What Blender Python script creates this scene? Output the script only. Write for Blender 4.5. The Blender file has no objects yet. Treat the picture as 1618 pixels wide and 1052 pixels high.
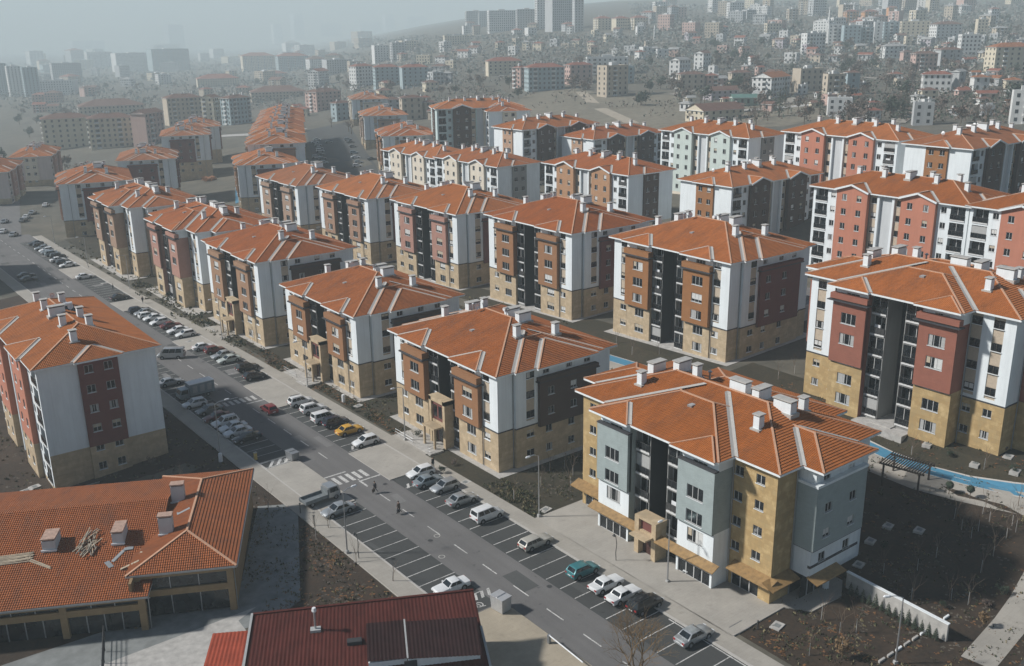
import bpy, bmesh, math, random
from mathutils import Vector, Matrix
random.seed(7)
D2R = math.radians
scene = bpy.context.scene
C = scene.collection
# ---------------------------------------------------------------- camera frame (x: across the street, y: along it)
CR = Vector((0.79406248, -0.6076788, -0.01382948))
CU = Vector((0.19245185, 0.22976791, 0.95402777))
CF = Vector((0.57656488, 0.76021917, -0.29939899))
CO = Vector((0, 0, 60.627))
FPX = 1531.83

def lerp_tab(x, X, Y):
    if x <= X[0]: return Y[0]
    for i in range(1, len(X)):
        if x <= X[i]:
            t = (x - X[i-1]) / (X[i] - X[i-1])
            return Y[i-1] + t * (Y[i] - Y[i-1])
    return Y[-1]
def sstep(a, b, x):
    t = max(0, min(1, (x - a) / (b - a)))
    return t * t * (3 - 2 * t)

XN = [-1000, 0, 44, 48, 96, 104, 112, 116, 119, 124, 145, 165, 172, 195, 211, 222, 300, 1000]
ZN = [-3, -.2, -.1, 0, .15, 2.0, 3.8, 4.3, 5.9, 6.1, 6.8, 9.2, 10.2, 11.5, 14.5, 15.4, 20, 30]
def zg(x, y):
    z = lerp_tab(x, XN, ZN)
    sl = .005 if x < 96 else (.037 if x > 118 else .005 + .032 * (x - 96) / 22)
    z -= sl * max(0, min(330, y - 100))
    if x < 44: z -= 1.6 * max(0, min(1, (44 - x) / 20)) * max(0, min(1, (y - 122) / 10))
    r = math.hypot(x, y)
    if r > 330:
        az = math.degrees(math.atan2(x * CR.x + y * CR.y, x * CF.x + y * CF.y))
        k = sstep(-16, 8, az) if abs(az) < 120 else 0
        z += k * lerp_tab(r, [330, 450, 700, 1000, 1600, 2600, 4200, 7000], [0, 2, 12, 27, 62, 105, 150, 160])
        if abs(az) < 120: z -= (1 - sstep(-15, -4, az)) * lerp_tab(r, [450, 900, 2600, 7000], [0, 15, 42, 60])
    return z
def ray(u, v): return CF * FPX + CR * (u - 809) - CU * (v - 526)
def at(u, v):
    """the ground point the photograph shows at this pixel"""
    d = ray(u, v); t = 30 / FPX; prev = t
    while t < 8:
        p = CO + d * t
        if p.z < zg(p.x, p.y): break
        prev = t; t *= 1.01
    a, b = prev, t
    for _ in range(30):
        m = (a + b) / 2; p = CO + d * m
        if p.z < zg(p.x, p.y): b = m
        else: a = m
    return CO + d * b
def pix(p):
    d = Vector(p) - CO; z = d.dot(CF)
    return 809 + FPX * d.dot(CR) / z, 526 - FPX * d.dot(CU) / z, z

# ---------------------------------------------------------------- objects
def link(o):
    C.objects.link(o); return o
def tag(o, label=None, cat=None, group=None, kind=None):
    if label: o['label'] = label
    if cat: o['category'] = cat
    if group: o['group'] = group
    if kind: o['kind'] = kind
    return o
def empty(name, loc=(0, 0, 0), rz=0):
    o = bpy.data.objects.new(name, None); o.location = loc; o.rotation_euler = (0, 0, rz)
    o.empty_display_size = .3
    return link(o)
def place(name, mesh, parent=None, loc=(0, 0, 0), rz=0):
    o = bpy.data.objects.new(name, mesh); o.location = loc; o.rotation_euler = (0, 0, rz)
    if parent: o.parent = parent
    return link(o)
def copy_tree(o, parent=None):
    c = o.copy(); C.objects.link(c)
    if parent: c.parent = parent
    for ch in list(o.children): copy_tree(ch, c)
    return c

class MB:
    def __init__(s): s.v = []; s.f = []; s.m = []; s.uv = []; s.mats = []
    def mi(s, mat):
        if mat not in s.mats: s.mats.append(mat)
        return s.mats.index(mat)
    def face(s, pts, mat, uv=None):
        n = len(s.v); s.v.extend([tuple(p) for p in pts]); s.f.append(list(range(n, n + len(pts))))
        s.m.append(s.mi(mat)); s.uv.append(uv)
    def box(s, x0, x1, y0, y1, z0, z1, mat, top=None, skip=''):
        a = [(x0, y0, z0), (x1, y0, z0), (x1, y1, z0), (x0, y1, z0), (x0, y0, z1), (x1, y0, z1), (x1, y1, z1), (x0, y1, z1)]
        for k, q in (('b', (3, 2, 1, 0)), ('t', (4, 5, 6, 7)), ('s', (0, 1, 5, 4)), ('e', (1, 2, 6, 5)), ('n', (2, 3, 7, 6)), ('w', (3, 0, 4, 7))):
            if k in skip: continue
            s.face([a[i] for i in q], top if (k == 't' and top) else mat)
    def obox(s, o, ex, ey, ez, mat):
        o, ex, ey, ez = Vector(o), Vector(ex), Vector(ey), Vector(ez)
        a = [o, o + ex, o + ex + ey, o + ey]; a += [p + ez for p in a]
        for q in ((3, 2, 1, 0), (4, 5, 6, 7), (0, 1, 5, 4), (1, 2, 6, 5), (2, 3, 7, 6), (3, 0, 4, 7)): s.face([a[i] for i in q], mat)
    def bar(s, p, q, w, mat, h=None):
        p, q = Vector(p), Vector(q); d = (q - p).normalized()
        up = Vector((0, 0, 1)) if abs(d.z) < .95 else Vector((1, 0, 0))
        a = d.cross(up).normalized() * w; b = a.cross(d).normalized() * (h or w)
        s.obox(p - a / 2 - b / 2, a, b, q - p, mat)
    def tube(s, pts, rad, mat, n=6, cap=True):
        pts = [Vector(p) for p in pts]; rings = []
        for i, p in enumerate(pts):
            d = (pts[min(i + 1, len(pts) - 1)] - pts[max(i - 1, 0)]).normalized()
            up = Vector((0, 0, 1)) if abs(d.z) < .9 else Vector((1, 0, 0))
            a = d.cross(up).normalized(); b = d.cross(a)
            r = rad[i] if isinstance(rad, (list, tuple)) else rad
            base = len(s.v)
            for k in range(n):
                t = 2 * math.pi * k / n
                s.v.append(tuple(p + a * (r * math.cos(t)) + b * (r * math.sin(t))))
            rings.append(base)
        m = s.mi(mat)
        for i in range(len(rings) - 1):
            for k in range(n):
                s.f.append([rings[i] + k, rings[i] + (k + 1) % n, rings[i+1] + (k + 1) % n, rings[i+1] + k]); s.m.append(m); s.uv.append(None)
        if cap:
            for b0 in (rings[0], rings[-1]):
                s.f.append([b0 + k for k in range(n)]); s.m.append(m); s.uv.append(None)
    def mesh(s, name, smooth=None):
        me = bpy.data.meshes.new(name); me.from_pydata(s.v, [], s.f)
        for mt in s.mats: me.materials.append(mt)
        me.polygons.foreach_set('material_index', s.m)
        if any(u is not None for u in s.uv):
            ul = me.uv_layers.new(name='UVMap'); k = 0
            for f, u in zip(s.f, s.uv):
                for j in range(len(f)):
                    if u: ul.data[k].uv = u[j]
                    k += 1
        if smooth is not None:
            me.polygons.foreach_set('use_smooth', [True] * len(s.f))
            bm = bmesh.new(); bm.from_mesh(me); bmesh.ops.remove_doubles(bm, verts=bm.verts, dist=.001)
            bmesh.ops.recalc_face_normals(bm, faces=bm.faces); bm.to_mesh(me); bm.free()
            me.set_sharp_from_angle(angle=D2R(smooth))
        me.update(); return me
    def build(s, name, parent=None, loc=(0, 0, 0), rz=0, smooth=None):
        return place(name, s.mesh(name, smooth), parent, loc, rz)

# ---------------------------------------------------------------- materials
def nt(name):
    m = bpy.data.materials.new(name); m.use_nodes = True
    n = m.node_tree; b = n.nodes['Principled BSDF']
    return m, n, b
def N(n, t, **kw):
    x = n.nodes.new(t)
    for k, v in kw.items():
        if k in x.inputs.keys() if isinstance(k, str) else False: x.inputs[k].default_value = v
        else: setattr(x, k, v)
    return x
def noise(n, vec, scale, detail=4, rough=.6):
    x = n.nodes.new('ShaderNodeTexNoise'); x.inputs['Scale'].default_value = scale
    x.inputs['Detail'].default_value = detail; x.inputs['Roughness'].default_value = rough
    if vec: n.links.new(vec, x.inputs['Vector'])
    return x.outputs['Fac']
def ramp(n, fac, stops):
    r = n.nodes.new('ShaderNodeValToRGB'); e = r.color_ramp.elements
    while len(e) < len(stops): e.new(.5)
    for i, (p, c) in enumerate(stops):
        e[i].position = p; e[i].color = (*c, 1) if len(c) == 3 else c
    n.links.new(fac, r.inputs['Fac']); return r.outputs['Color']
def mixc(n, fac, a, b, mode='MIX'):
    x = n.nodes.new('ShaderNodeMix'); x.data_type = 'RGBA'; x.blend_type = mode
    for sock, val in ((0, fac), (6, a), (7, b)):
        if isinstance(val, (int, float)): x.inputs[sock].default_value = val
        elif isinstance(val, tuple): x.inputs[sock].default_value = (*val, 1)
        else: n.links.new(val, x.inputs[sock])
    return x.outputs[2]
def coord(n, which='Object'):
    return n.nodes.new('ShaderNodeTexCoord').outputs[which]
def mapping(n, vec, sc=(1, 1, 1)):
    m = n.nodes.new('ShaderNodeMapping'); m.inputs['Scale'].default_value = sc; n.links.new(vec, m.inputs['Vector']); return m.outputs['Vector']
def bump(n, b, h, strength=.3, dist=.05):
    x = n.nodes.new('ShaderNodeBump'); x.inputs['Strength'].default_value = strength; x.inputs['Distance'].default_value = dist
    n.links.new(h, x.inputs['Height']); n.links.new(x.outputs['Normal'], b.inputs['Normal'])
def sc(c, k): return tuple(min(1, v * k) for v in c)
def plain(name, col, rough=.6, metal=0, var=.12, scale=3, spec=None):
    m, n, b = nt(name)
    f = noise(n, coord(n), scale, 5)
    n.links.new(ramp(n, f, [(.25, sc(col, 1 - var)), (.75, sc(col, 1 + var))]), b.inputs['Base Color'])
    b.inputs['Roughness'].default_value = rough; b.inputs['Metallic'].default_value = metal
    if spec is not None: b.inputs['Specular IOR Level'].default_value = spec
    return m
def stucco(name, col, streak=.16):
    m, n, b = nt(name); co = coord(n)
    f1 = noise(n, mapping(n, co, (1, 1, .12)), 1.3, 5)
    f2 = noise(n, co, .35, 3)
    c = ramp(n, f1, [(.3, sc(col, 1 - streak)), (.62, col)])
    f3 = noise(n, mapping(n, co, (2.2, 2.2, .05)), 1.0, 6, .7)
    c = mixc(n, ramp(n, f3, [(.52, (0, 0, 0)), (.75, (.5, .5, .5))]), c, sc(col, .62))
    f4 = noise(n, co, .12, 2)
    c = mixc(n, ramp(n, f4, [(.5, (0, 0, 0)), (.6, (.25, .25, .25))]), c, sc(col, .85))
    c = mixc(n, .35, c, ramp(n, f2, [(.3, sc(col, .86)), (.7, sc(col, 1.05))]))
    n.links.new(c, b.inputs['Base Color']); b.inputs['Roughness'].default_value = .85
    bump(n, b, noise(n, co, 14, 2), .15, .02); return m
def wallvec(n):
    co = coord(n); s = n.nodes.new('ShaderNodeSeparateXYZ'); n.links.new(co, s.inputs[0])
    a = n.nodes.new('ShaderNodeMath'); a.operation = 'ADD'; n.links.new(s.outputs[0], a.inputs[0]); n.links.new(s.outputs[1], a.inputs[1])
    c = n.nodes.new('ShaderNodeCombineXYZ'); n.links.new(a.outputs[0], c.inputs[0]); n.links.new(s.outputs[2], c.inputs[1])
    return c.outputs[0], co
def blocks(name, c1, c2, mortar, bw=.6, bh=.3, ms=.012, blot=.5):
    m, n, b = nt(name); v, co = wallvec(n)
    t = n.nodes.new('ShaderNodeTexBrick'); n.links.new(v, t.inputs['Vector'])
    t.inputs['Scale'].default_value = 1; t.inputs['Brick Width'].default_value = bw; t.inputs['Row Height'].default_value = bh
    t.inputs['Mortar Size'].default_value = ms; t.inputs['Color1'].default_value = (*c1, 1); t.inputs['Color2'].default_value = (*c2, 1); t.inputs['Mortar'].default_value = (*mortar, 1)
    f = noise(n, co, .9, 5)
    c = mixc(n, blot, t.outputs['Color'], ramp(n, f, [(.3, sc(c1, .62)), (.5, c2), (.72, sc(c1, 1.2))]))
    n.links.new(c, b.inputs['Base Color']); b.inputs['Roughness'].default_value = .8
    bump(n, b, t.outputs['Fac'], -.25, .02); return m
def tiles(name, col, row=.37, colw=.24, var=.3, step=.6, wear=1.0):
    """clay roof tiles: courses along V, pans along U, in metres"""
    m, n, b = nt(name)
    uv = coord(n, 'UV'); co = coord(n)
    s = n.nodes.new('ShaderNodeSeparateXYZ'); n.links.new(uv, s.inputs[0])
    def M(op, a, bb=None):
        x = n.nodes.new('ShaderNodeMath'); x.operation = op
        for i, q in enumerate((a, bb)):
            if q is None: continue
            if isinstance(q, (int, float)): x.inputs[i].default_value = q
            else: n.links.new(q, x.inputs[i])
        return x.outputs[0]
    vr = M('DIVIDE', s.outputs[1], row); ur = M('DIVIDE', s.outputs[0], colw)
    saw = M('FRACT', vr)
    wave = M('SINE', M('MULTIPLY', ur, 6.2832))
    cell = n.nodes.new('ShaderNodeCombineXYZ'); n.links.new(M('FLOOR', ur), cell.inputs[0]); n.links.new(M('FLOOR', vr), cell.inputs[1])
    wn = n.nodes.new('ShaderNodeTexWhiteNoise'); n.links.new(cell.outputs[0], wn.inputs['Vector'])
    c1 = ramp(n, wn.outputs['Value'], [(0, sc(col, 1 - var)), (.55, col), (1, sc(col, 1 + var))])
    big = noise(n, co, .30, 7, .72)
    st = noise(n, mapping(n, uv, (1.4, .22, 1)), 1.0, 4, .6)
    c2 = mixc(n, .5, c1, ramp(n, big, [(.3, sc(col, .5)), (.5, col), (.7, (min(1, col[0] * 1.25), col[1] * 1.45, col[2] * 1.9 + .01))]))
    c2 = mixc(n, .45, c2, ramp(n, st, [(.3, sc(col, .66)), (.6, sc(col, 1.12))]))
    soot = noise(n, mapping(n, uv, (.35, .12, 1)), 1.0, 6, .7)
    c2 = mixc(n, ramp(n, soot, [(.5, (0, 0, 0)), (.72, (.5 * wear,) * 3)]), c2, (.085, .05, .035))
    moss = noise(n, co, 1.7, 6, .75)
    c2 = mixc(n, ramp(n, moss, [(.62, (0, 0, 0)), (.7, (.45 * wear,) * 3)]), c2, (.10, .075, .04))
    n.links.new(c2, b.inputs['Base Color']); b.inputs['Roughness'].default_value = .82
    hgt = M('ADD', M('MULTIPLY', M('SUBTRACT', 1, saw), step), M('MULTIPLY', wave, .35))
    bump(n, b, hgt, 1.0, .10); return m
def ground_mat(name, cols, scale=.15, fine=3, rough=.95, b_=.5):
    m, n, b = nt(name); co = coord(n)
    f = noise(n, co, scale, 8, .65); g = noise(n, co, fine, 6, .7)
    c = ramp(n, f, [(.3 + .4 * i / max(1, len(cols) - 1), q) for i, q in enumerate(cols)])
    c = mixc(n, .5, c, ramp(n, g, [(.3, sc(cols[0], .55)), (.7, sc(cols[-1], 1.25))]))
    n.links.new(c, b.inputs['Base Color']); b.inputs['Roughness'].default_value = rough
    if b_: bump(n, b, g, b_, .08)
    return m
def asphalt_mat(name, base=.075, warm=1.0, oil=True):
    m, n, b = nt(name); co = coord(n)
    f = noise(n, co, .12, 6, .6); g = noise(n, co, 9, 4, .7); l = noise(n, mapping(n, co, (1.6, .05, 1)), .6, 4)
    w = (base * warm, base, base * .97)
    c = ramp(n, f, [(.3, sc(w, .78)), (.7, sc(w, 1.25))])
    c = mixc(n, .4, c, ramp(n, l, [(.3, sc(w, .7)), (.7, sc(w, 1.35))]))
    c = mixc(n, .25, c, ramp(n, g, [(.3, sc(w, .6)), (.7, sc(w, 1.5))]))
    if oil:
        o = noise(n, co, .9, 3, .5)
        c = mixc(n, ramp(n, o, [(.66, (0, 0, 0)), (.74, (.55, .55, .55))]), c, sc(w, .4))
    n.links.new(c, b.inputs['Base Color']); b.inputs['Roughness'].default_value = .88; bump(n, b, g, .25, .02); return m
def pave_mat(name, col, size=.5):
    m, n, b = nt(name); co = coord(n)
    t = n.nodes.new('ShaderNodeTexBrick'); n.links.new(co, t.inputs['Vector']); t.inputs['Scale'].default_value = 1
    t.inputs['Brick Width'].default_value = size * 2; t.inputs['Row Height'].default_value = size; t.inputs['Mortar Size'].default_value = .012
    t.inputs['Color1'].default_value = (*sc(col, .93), 1); t.inputs['Color2'].default_value = (*sc(col, 1.06), 1); t.inputs['Mortar'].default_value = (*sc(col, .68), 1)
    f = noise(n, co, .25, 6, .65)
    c = mixc(n, .55, t.outputs['Color'], ramp(n, f, [(.3, sc(col, .72)), (.68, sc(col, 1.12))]))
    s2 = noise(n, co, 1.1, 4)
    c = mixc(n, ramp(n, s2, [(.6, (0, 0, 0)), (.72, (.4, .4, .4))]), c, sc(col, .6))
    n.links.new(c, b.inputs['Base Color']); b.inputs['Roughness'].default_value = .9; return m
def glassy(name, col=(.012, .015, .018), rough=.12):
    m, n, b = nt(name)
    f = noise(n, coord(n), .8, 2)
    n.links.new(ramp(n, f, [(.35, sc(col, .6)), (.7, sc(col, 2.2))]), b.inputs['Base Color'])
    b.inputs['Roughness'].default_value = rough; b.inputs['Specular IOR Level'].default_value = .5; return m
def paint(name, col, rough=.35, metal=.0):
    m, n, b = nt(name)
    f = noise(n, coord(n), 1.6, 4)
    n.links.new(ramp(n, f, [(.3, sc(col, .86)), (.7, sc(col, 1.04))]), b.inputs['Base Color'])
    b.inputs['Roughness'].default_value = rough; b.inputs['Metallic'].default_value = metal
    b.inputs['Coat Weight'].default_value = .35; b.inputs['Coat Roughness'].default_value = .15; return m

TILE = tiles('clay_tile', (.37, .108, .015))
TILES = [TILE, tiles('clay_tile_sooty', (.35, .10, .016), var=.36, wear=1.3), tiles('clay_tile_faded', (.42, .13, .026), var=.3, wear=1.1), tiles('clay_tile_brown', (.36, .095, .013), var=.3, wear=1.0)]
TILE_FAR = tiles('clay_tile_weathered', (.34, .115, .035), var=.25)
TILE_SHOP = tiles('clay_tile_new', (.29, .078, .014), var=.25)
RIDGE = plain('ridge_clay', (.52, .30, .19), .8)
GUTTER = plain('valley_metal', (.42, .40, .37), .6)
WHITE = stucco('white_render', (.76, .805, .82))
TRIM = plain('white_trim', (.74, .77, .775), .6)
STONE = blocks('tan_stone', (.54, .43, .29), (.42, .32, .20), (.27, .21, .13), 1.2, .6, .014, .6)
STONE2 = blocks('ochre_stone', (.52, .39, .20), (.38, .255, .11), (.27, .18, .09), 1.2, .6, .014, .65)
def bay_mat(name, c): return blocks(name, c, sc(c, .9), sc(c, .7), .5, .14, .012, .25)
BROWN = bay_mat('brown_cladding', (.30, .145, .065))
OCHRE = bay_mat('ochre_cladding', (.31, .135, .045))
PINK = bay_mat('brick_red_cladding', (.29, .105, .068))
ROSE = bay_mat('rose_cladding', (.40, .21, .16))
SAGE = bay_mat('sage_cladding', (.33, .385, .38))
CREAMC = stucco('cream_render', (.68, .61, .50))
BROWN_SHADED = bay_mat('shaded_brown_cladding', (.085, .055, .042))  # darker copy of the front cladding: shade of sunless faces put into the colour
SALMON = stucco('salmon_render', (.48, .19, .12))
GREENW = stucco('pale_green_render', (.54, .61, .57))
MAROON_SHADE = bay_mat('maroon_and_shaded_cladding', (.17, .055, .045))  # shade painted into the cladding of sunless bays; also the portals' dark red panels
TEALW = stucco('pale_teal_render', (.48, .58, .57))
GREYP = stucco('pale_grey_render', (.55, .57, .58))
GREYW = stucco('grey_render', (.25, .25, .24))
CHAR = stucco('charcoal_render', (.035, .036, .038))
BELT = plain('belt_course', (.045, .045, .05), .7)
BEIGE = plain('beige_panel', (.46, .38, .29), .7)
FRAME = plain('window_frame', (.50, .50, .49), .5)
FRAMED = plain('window_frame_dark', (.05, .045, .04), .5)
GLASS = glassy('window_glass', (.010, .012, .014), .1)
BLIND = plain('roller_blind', (.46, .39, .29), .7); NETC = plain('net_curtain', (.60, .60, .58), .5); ACU = plain('air_conditioner', (.62, .62, .60), .6)
CURT = plain('curtain', (.40, .40, .39), .35, spec=.6)
RAIL = plain('railing_dark', (.05, .05, .05), .5)
SLAB = plain('balcony_slab', (.62, .62, .61), .7)
DOOR = plain('entrance_door', (.06, .025, .02), .5)
CONC = plain('concrete', (.40, .385, .36), .9, scale=1.2, var=.25)
CONCD = plain('dark_concrete', (.20, .21, .205), .9, scale=.6, var=.3)
METAL = plain('grey_metal', (.32, .33, .34), .45, .6)
STEEL = plain('galvanised_steel', (.45, .46, .47), .4, .7)
ASPH = asphalt_mat('asphalt', .125, 1.04)
ASPHD = asphalt_mat('bay_asphalt', .050, .97)
PAVE = pave_mat('pavement_blocks', (.34, .315, .275))
PAVEW = pave_mat('apron_paving', (.37, .345, .305), .4)
LINE, _n, _b = nt('road_paint'); _co = coord(_n); _f = noise(_n, _co, 3.5, 6, .75); _g = noise(_n, _co, .25, 3)
_n.links.new(mixc(_n, ramp(_n, _f, [(.34, (1, 1, 1)), (.5, (0, 0, 0))]), ramp(_n, _g, [(.3, (.42, .41, .39)), (.7, (.66, .65, .62))]), (.12, .12, .115)), _b.inputs['Base Color']); _b.inputs['Roughness'].default_value = .8
SOIL = ground_mat('garden_soil', [(.014, .011, .008), (.030, .021, .013), (.058, .034, .018)], .25, 2.5)
TURF = ground_mat('winter_turf', [(.013, .015, .008), (.028, .027, .014), (.055, .040, .022)], .3, 3)
FIELD = ground_mat('dry_ground', [(.06, .062, .05), (.095, .088, .068), (.14, .122, .092)], .012, .15)
DRY = ground_mat('dry_field', [(.12, .105, .075), (.17, .15, .11), (.22, .19, .14)], .03, .3)
KERB = plain('kerb_stone', (.42, .40, .37), .85)
BLUE = plain('blue_track', (.055, .20, .31), .8, scale=2, var=.12)
BARK = plain('bark', (.12, .085, .055), .9)
TWIG = plain('twigs', (.17, .125, .09), .9)
TWIGO = plain('ochre_twigs', (.20, .13, .065), .9)
CONIF = plain('conifer_needles', (.030, .045, .026), .9, scale=2, var=.4)
SOLAR = plain('white_tank', (.75, .76, .77), .3)
BLACK = plain('black_rubber', (.012, .012, .012), .8)
# ---------------------------------------------------------------- building kit
def pieces(mb, name, parent):
    """one object per connected piece of the mesh (pieces whose boxes touch stay together)"""
    n = len(mb.f); par = list(range(n))
    def find(i):
        while par[i] != i: par[i] = par[par[i]]; i = par[i]
        return i
    seen = {}
    for i, f in enumerate(mb.f):
        for v in f:
            k = tuple(round(c, 2) for c in mb.v[v])
            if k in seen: par[find(i)] = find(seen[k])
            else: seen[k] = i
    bb = {}
    for i, f in enumerate(mb.f):
        r = find(i); b = bb.setdefault(r, [1e9, 1e9, 1e9, -1e9, -1e9, -1e9])
        for v in f:
            for a in range(3): b[a] = min(b[a], mb.v[v][a]); b[a+3] = max(b[a+3], mb.v[v][a])
    ch = True
    while ch:
        ch = False; ks = list(bb)
        for i in range(len(ks)):
            for j in range(i + 1, len(ks)):
                if ks[i] not in bb or ks[j] not in bb: continue
                A, B = bb[ks[i]], bb[ks[j]]
                if all(A[a] - .04 <= B[a+3] and B[a] - .04 <= A[a+3] for a in range(3)):
                    par[find(ks[j])] = find(ks[i]); r = find(ks[i])
                    m = [min(A[a], B[a]) for a in range(3)] + [max(A[a+3], B[a+3]) for a in range(3)]
                    bb.pop(ks[i], None); bb.pop(ks[j], None); bb[r] = m; ch = True
    groups = {}
    for i in range(n): groups.setdefault(find(i), []).append(i)
    out = []
    for g in groups.values():
        q = MB(); q.mats = mb.mats; mp = {}
        for i in g:
            fc = []
            for v in mb.f[i]:
                if v not in mp: mp[v] = len(q.v); q.v.append(mb.v[v])
                fc.append(mp[v])
            q.f.append(fc); q.m.append(mb.m[i]); q.uv.append(mb.uv[i])
        out.append(q.build(name, parent))
    return out
PITCH = .34
AX = {'-x': (0, -1), '+x': (0, 1), '-y': (1, -1), '+y': (1, 1)}
ROT = {'-y': 0, '+x': D2R(90), '+y': D2R(180), '-x': D2R(-90)}
def fp(side, c, v, z, off=0):
    a, s = AX[side]
    return (c - s * off, v, z) if a == 0 else (v, c - s * off, z)
def wall(mb, side, c, v0, v1, z0, z1, mat, holes=(), depth=.16, rev=None):
    """a wall in the plane c with real openings and reveals"""
    vs = sorted({v0, v1, *[min(max(q, v0), v1) for h in holes for q in h[:2]]})
    zs = sorted({z0, z1, *[min(max(q, z0), z1) for h in holes for q in h[2:4]]})
    flip = side in ('-x', '+y')
    for i in range(len(vs) - 1):
        for j in range(len(zs) - 1):
            cv, cz = (vs[i] + vs[i+1]) / 2, (zs[j] + zs[j+1]) / 2
            if any(h[0] < cv < h[1] and h[2] < cz < h[3] for h in holes): continue
            q = [fp(side, c, vs[i], zs[j]), fp(side, c, vs[i+1], zs[j]), fp(side, c, vs[i+1], zs[j+1]), fp(side, c, vs[i], zs[j+1])]
            mb.face(q[::-1] if flip else q, mat)
    for h in holes:
        a, b, e, f = max(h[0], v0), min(h[1], v1), max(h[2], z0), min(h[3], z1)
        if b <= a or f <= e: continue
        dp = h[4] if len(h) > 4 else depth
        for (p, q) in (((a, e), (b, e)), ((b, e), (b, f)), ((b, f), (a, f)), ((a, f), (a, e))):
            mb.face([fp(side, c, *p), fp(side, c, *q), fp(side, c, *q, dp), fp(side, c, *p, dp)], rev or mat)
def slab(mb, side, c, v0, v1, z0, z1, out, mat, inn=.3):
    """a box standing `out` proud of plane c"""
    a, s = AX[side]
    lo, hi = sorted((c + s * out, c - s * inn))
    if a == 0: mb.box(lo, hi, v0, v1, z0, z1, mat)
    else: mb.box(v0, v1, lo, hi, z0, z1, mat)

_win = {}
def win_mesh(w, h, kind, frame):
    k = ('f', round(w, 2), round(h, 2), kind, frame.name)
    if k in _win: return _win[k]
    mb = MB(); t = .065; x0 = -w / 2
    mb.box(x0, x0 + t, -.03, .05, 0, h, frame); mb.box(-x0 - t, -x0, -.03, .05, 0, h, frame)
    mb.box(x0 + t, -x0 - t, -.03, .05, 0, t, frame); mb.box(x0 + t, -x0 - t, -.03, .05, h - t, h, frame)
    for i in range(1, kind):
        x = x0 + w * i / kind; mb.box(x - .035, x + .035, -.028, .05, t, h - t, frame)
    mb.box(x0 - .06, -x0 + .06, -.2, -.03, -.05, .0, TRIM)
    _win[k] = mb.mesh('window_frame'); return _win[k]
def pane_mesh(w, h, kind, var, dark=False):
    k = ('p', round(w, 2), round(h, 2), kind, var)
    if k in _win: return _win[k]
    mb = MB(); mb.box(-w / 2 + .02, w / 2 - .02, .012, .05, .02, h - .02, GLASS)
    if var == 1:      # drawn curtains at the sides
        for s in (-1, 1):
            a = s * (w / 2 - .1); b_ = s * (w / 2 - .1 - w * .2); mb.box(min(a, b_), max(a, b_), .0, .011, .1, h - .1, CURT)
    elif var == 2:
        mb.box(-w / 2 + .1, w / 2 - .1, .0, .011, h * .55, h - .1, BLIND)
    elif var == 4:
        mb.box(-w / 2 + .1, w / 2 - .1, .0, .011, h * .3, h - .1, NETC)
    elif var == 5:
        mb.box(.02, w / 2 - .1, .0, .011, .1, h - .1, NETC); mb.box(-w / 2 + .1, -w * .25, .0, .011, h * .4, h - .1, BLIND)
    elif var == 3:
        mb.box(-w / 2 + .1, .0, .0, .011, .1, h - .1, CURT)
    _win[k] = mb.mesh('pane'); return _win[k]
def simple_win(w, h, kind, frame, var):
    k = ('s', round(w, 2), round(h, 2), kind, frame.name, var)
    if k in _win: return _win[k]
    a, b_ = win_mesh(w, h, kind, frame), None
    mb = MB(); t = .09; x0 = -w / 2
    mb.box(x0, -x0, .01, .05, 0, h, GLASS)
    mb.box(x0 - .06, -x0 + .06, -.2, -.03, -.05, 0, TRIM)
    for i in range(0, kind + 1):
        x = x0 + w * i / kind; mb.box(x - .035, x + .035, -.02, .01, 0, h, frame)
    if var == 1: mb.box(x0 + .1, x0 + w * .3, -.0, .01, .1, h - .1, CURT)
    elif var in (2, 3): mb.box(x0 + .1, -x0 - .1, 0, .01, h * .5, h - .1, BLIND)
    elif var in (4, 5): mb.box(x0 + .1, -x0 - .1, 0, .01, h * .25, h - .1, NETC)
    _win[k] = mb.mesh('window'); return _win[k]
def window(root, side, c, v, z, w, h, kind=2, lod=0, frame=None, inset=.11):
    frame = frame or FRAME
    loc = fp(side, c, v, z, inset); rz = ROT[side]
    var = random.choice((0, 0, 0, 0, 0, 1, 1, 2, 3, 4, 5) if w > 1.3 else (0, 0, 0, 0, 0, 0, 1, 2, 4))
    if lod == 0:
        o = place('window', win_mesh(w, h, kind, frame), root, loc, rz)
        place('pane', pane_mesh(w, h, kind, var), o)
    else:
        place('window', simple_win(w, h, kind, frame, var), root, loc, rz)
_balc = {}
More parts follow.
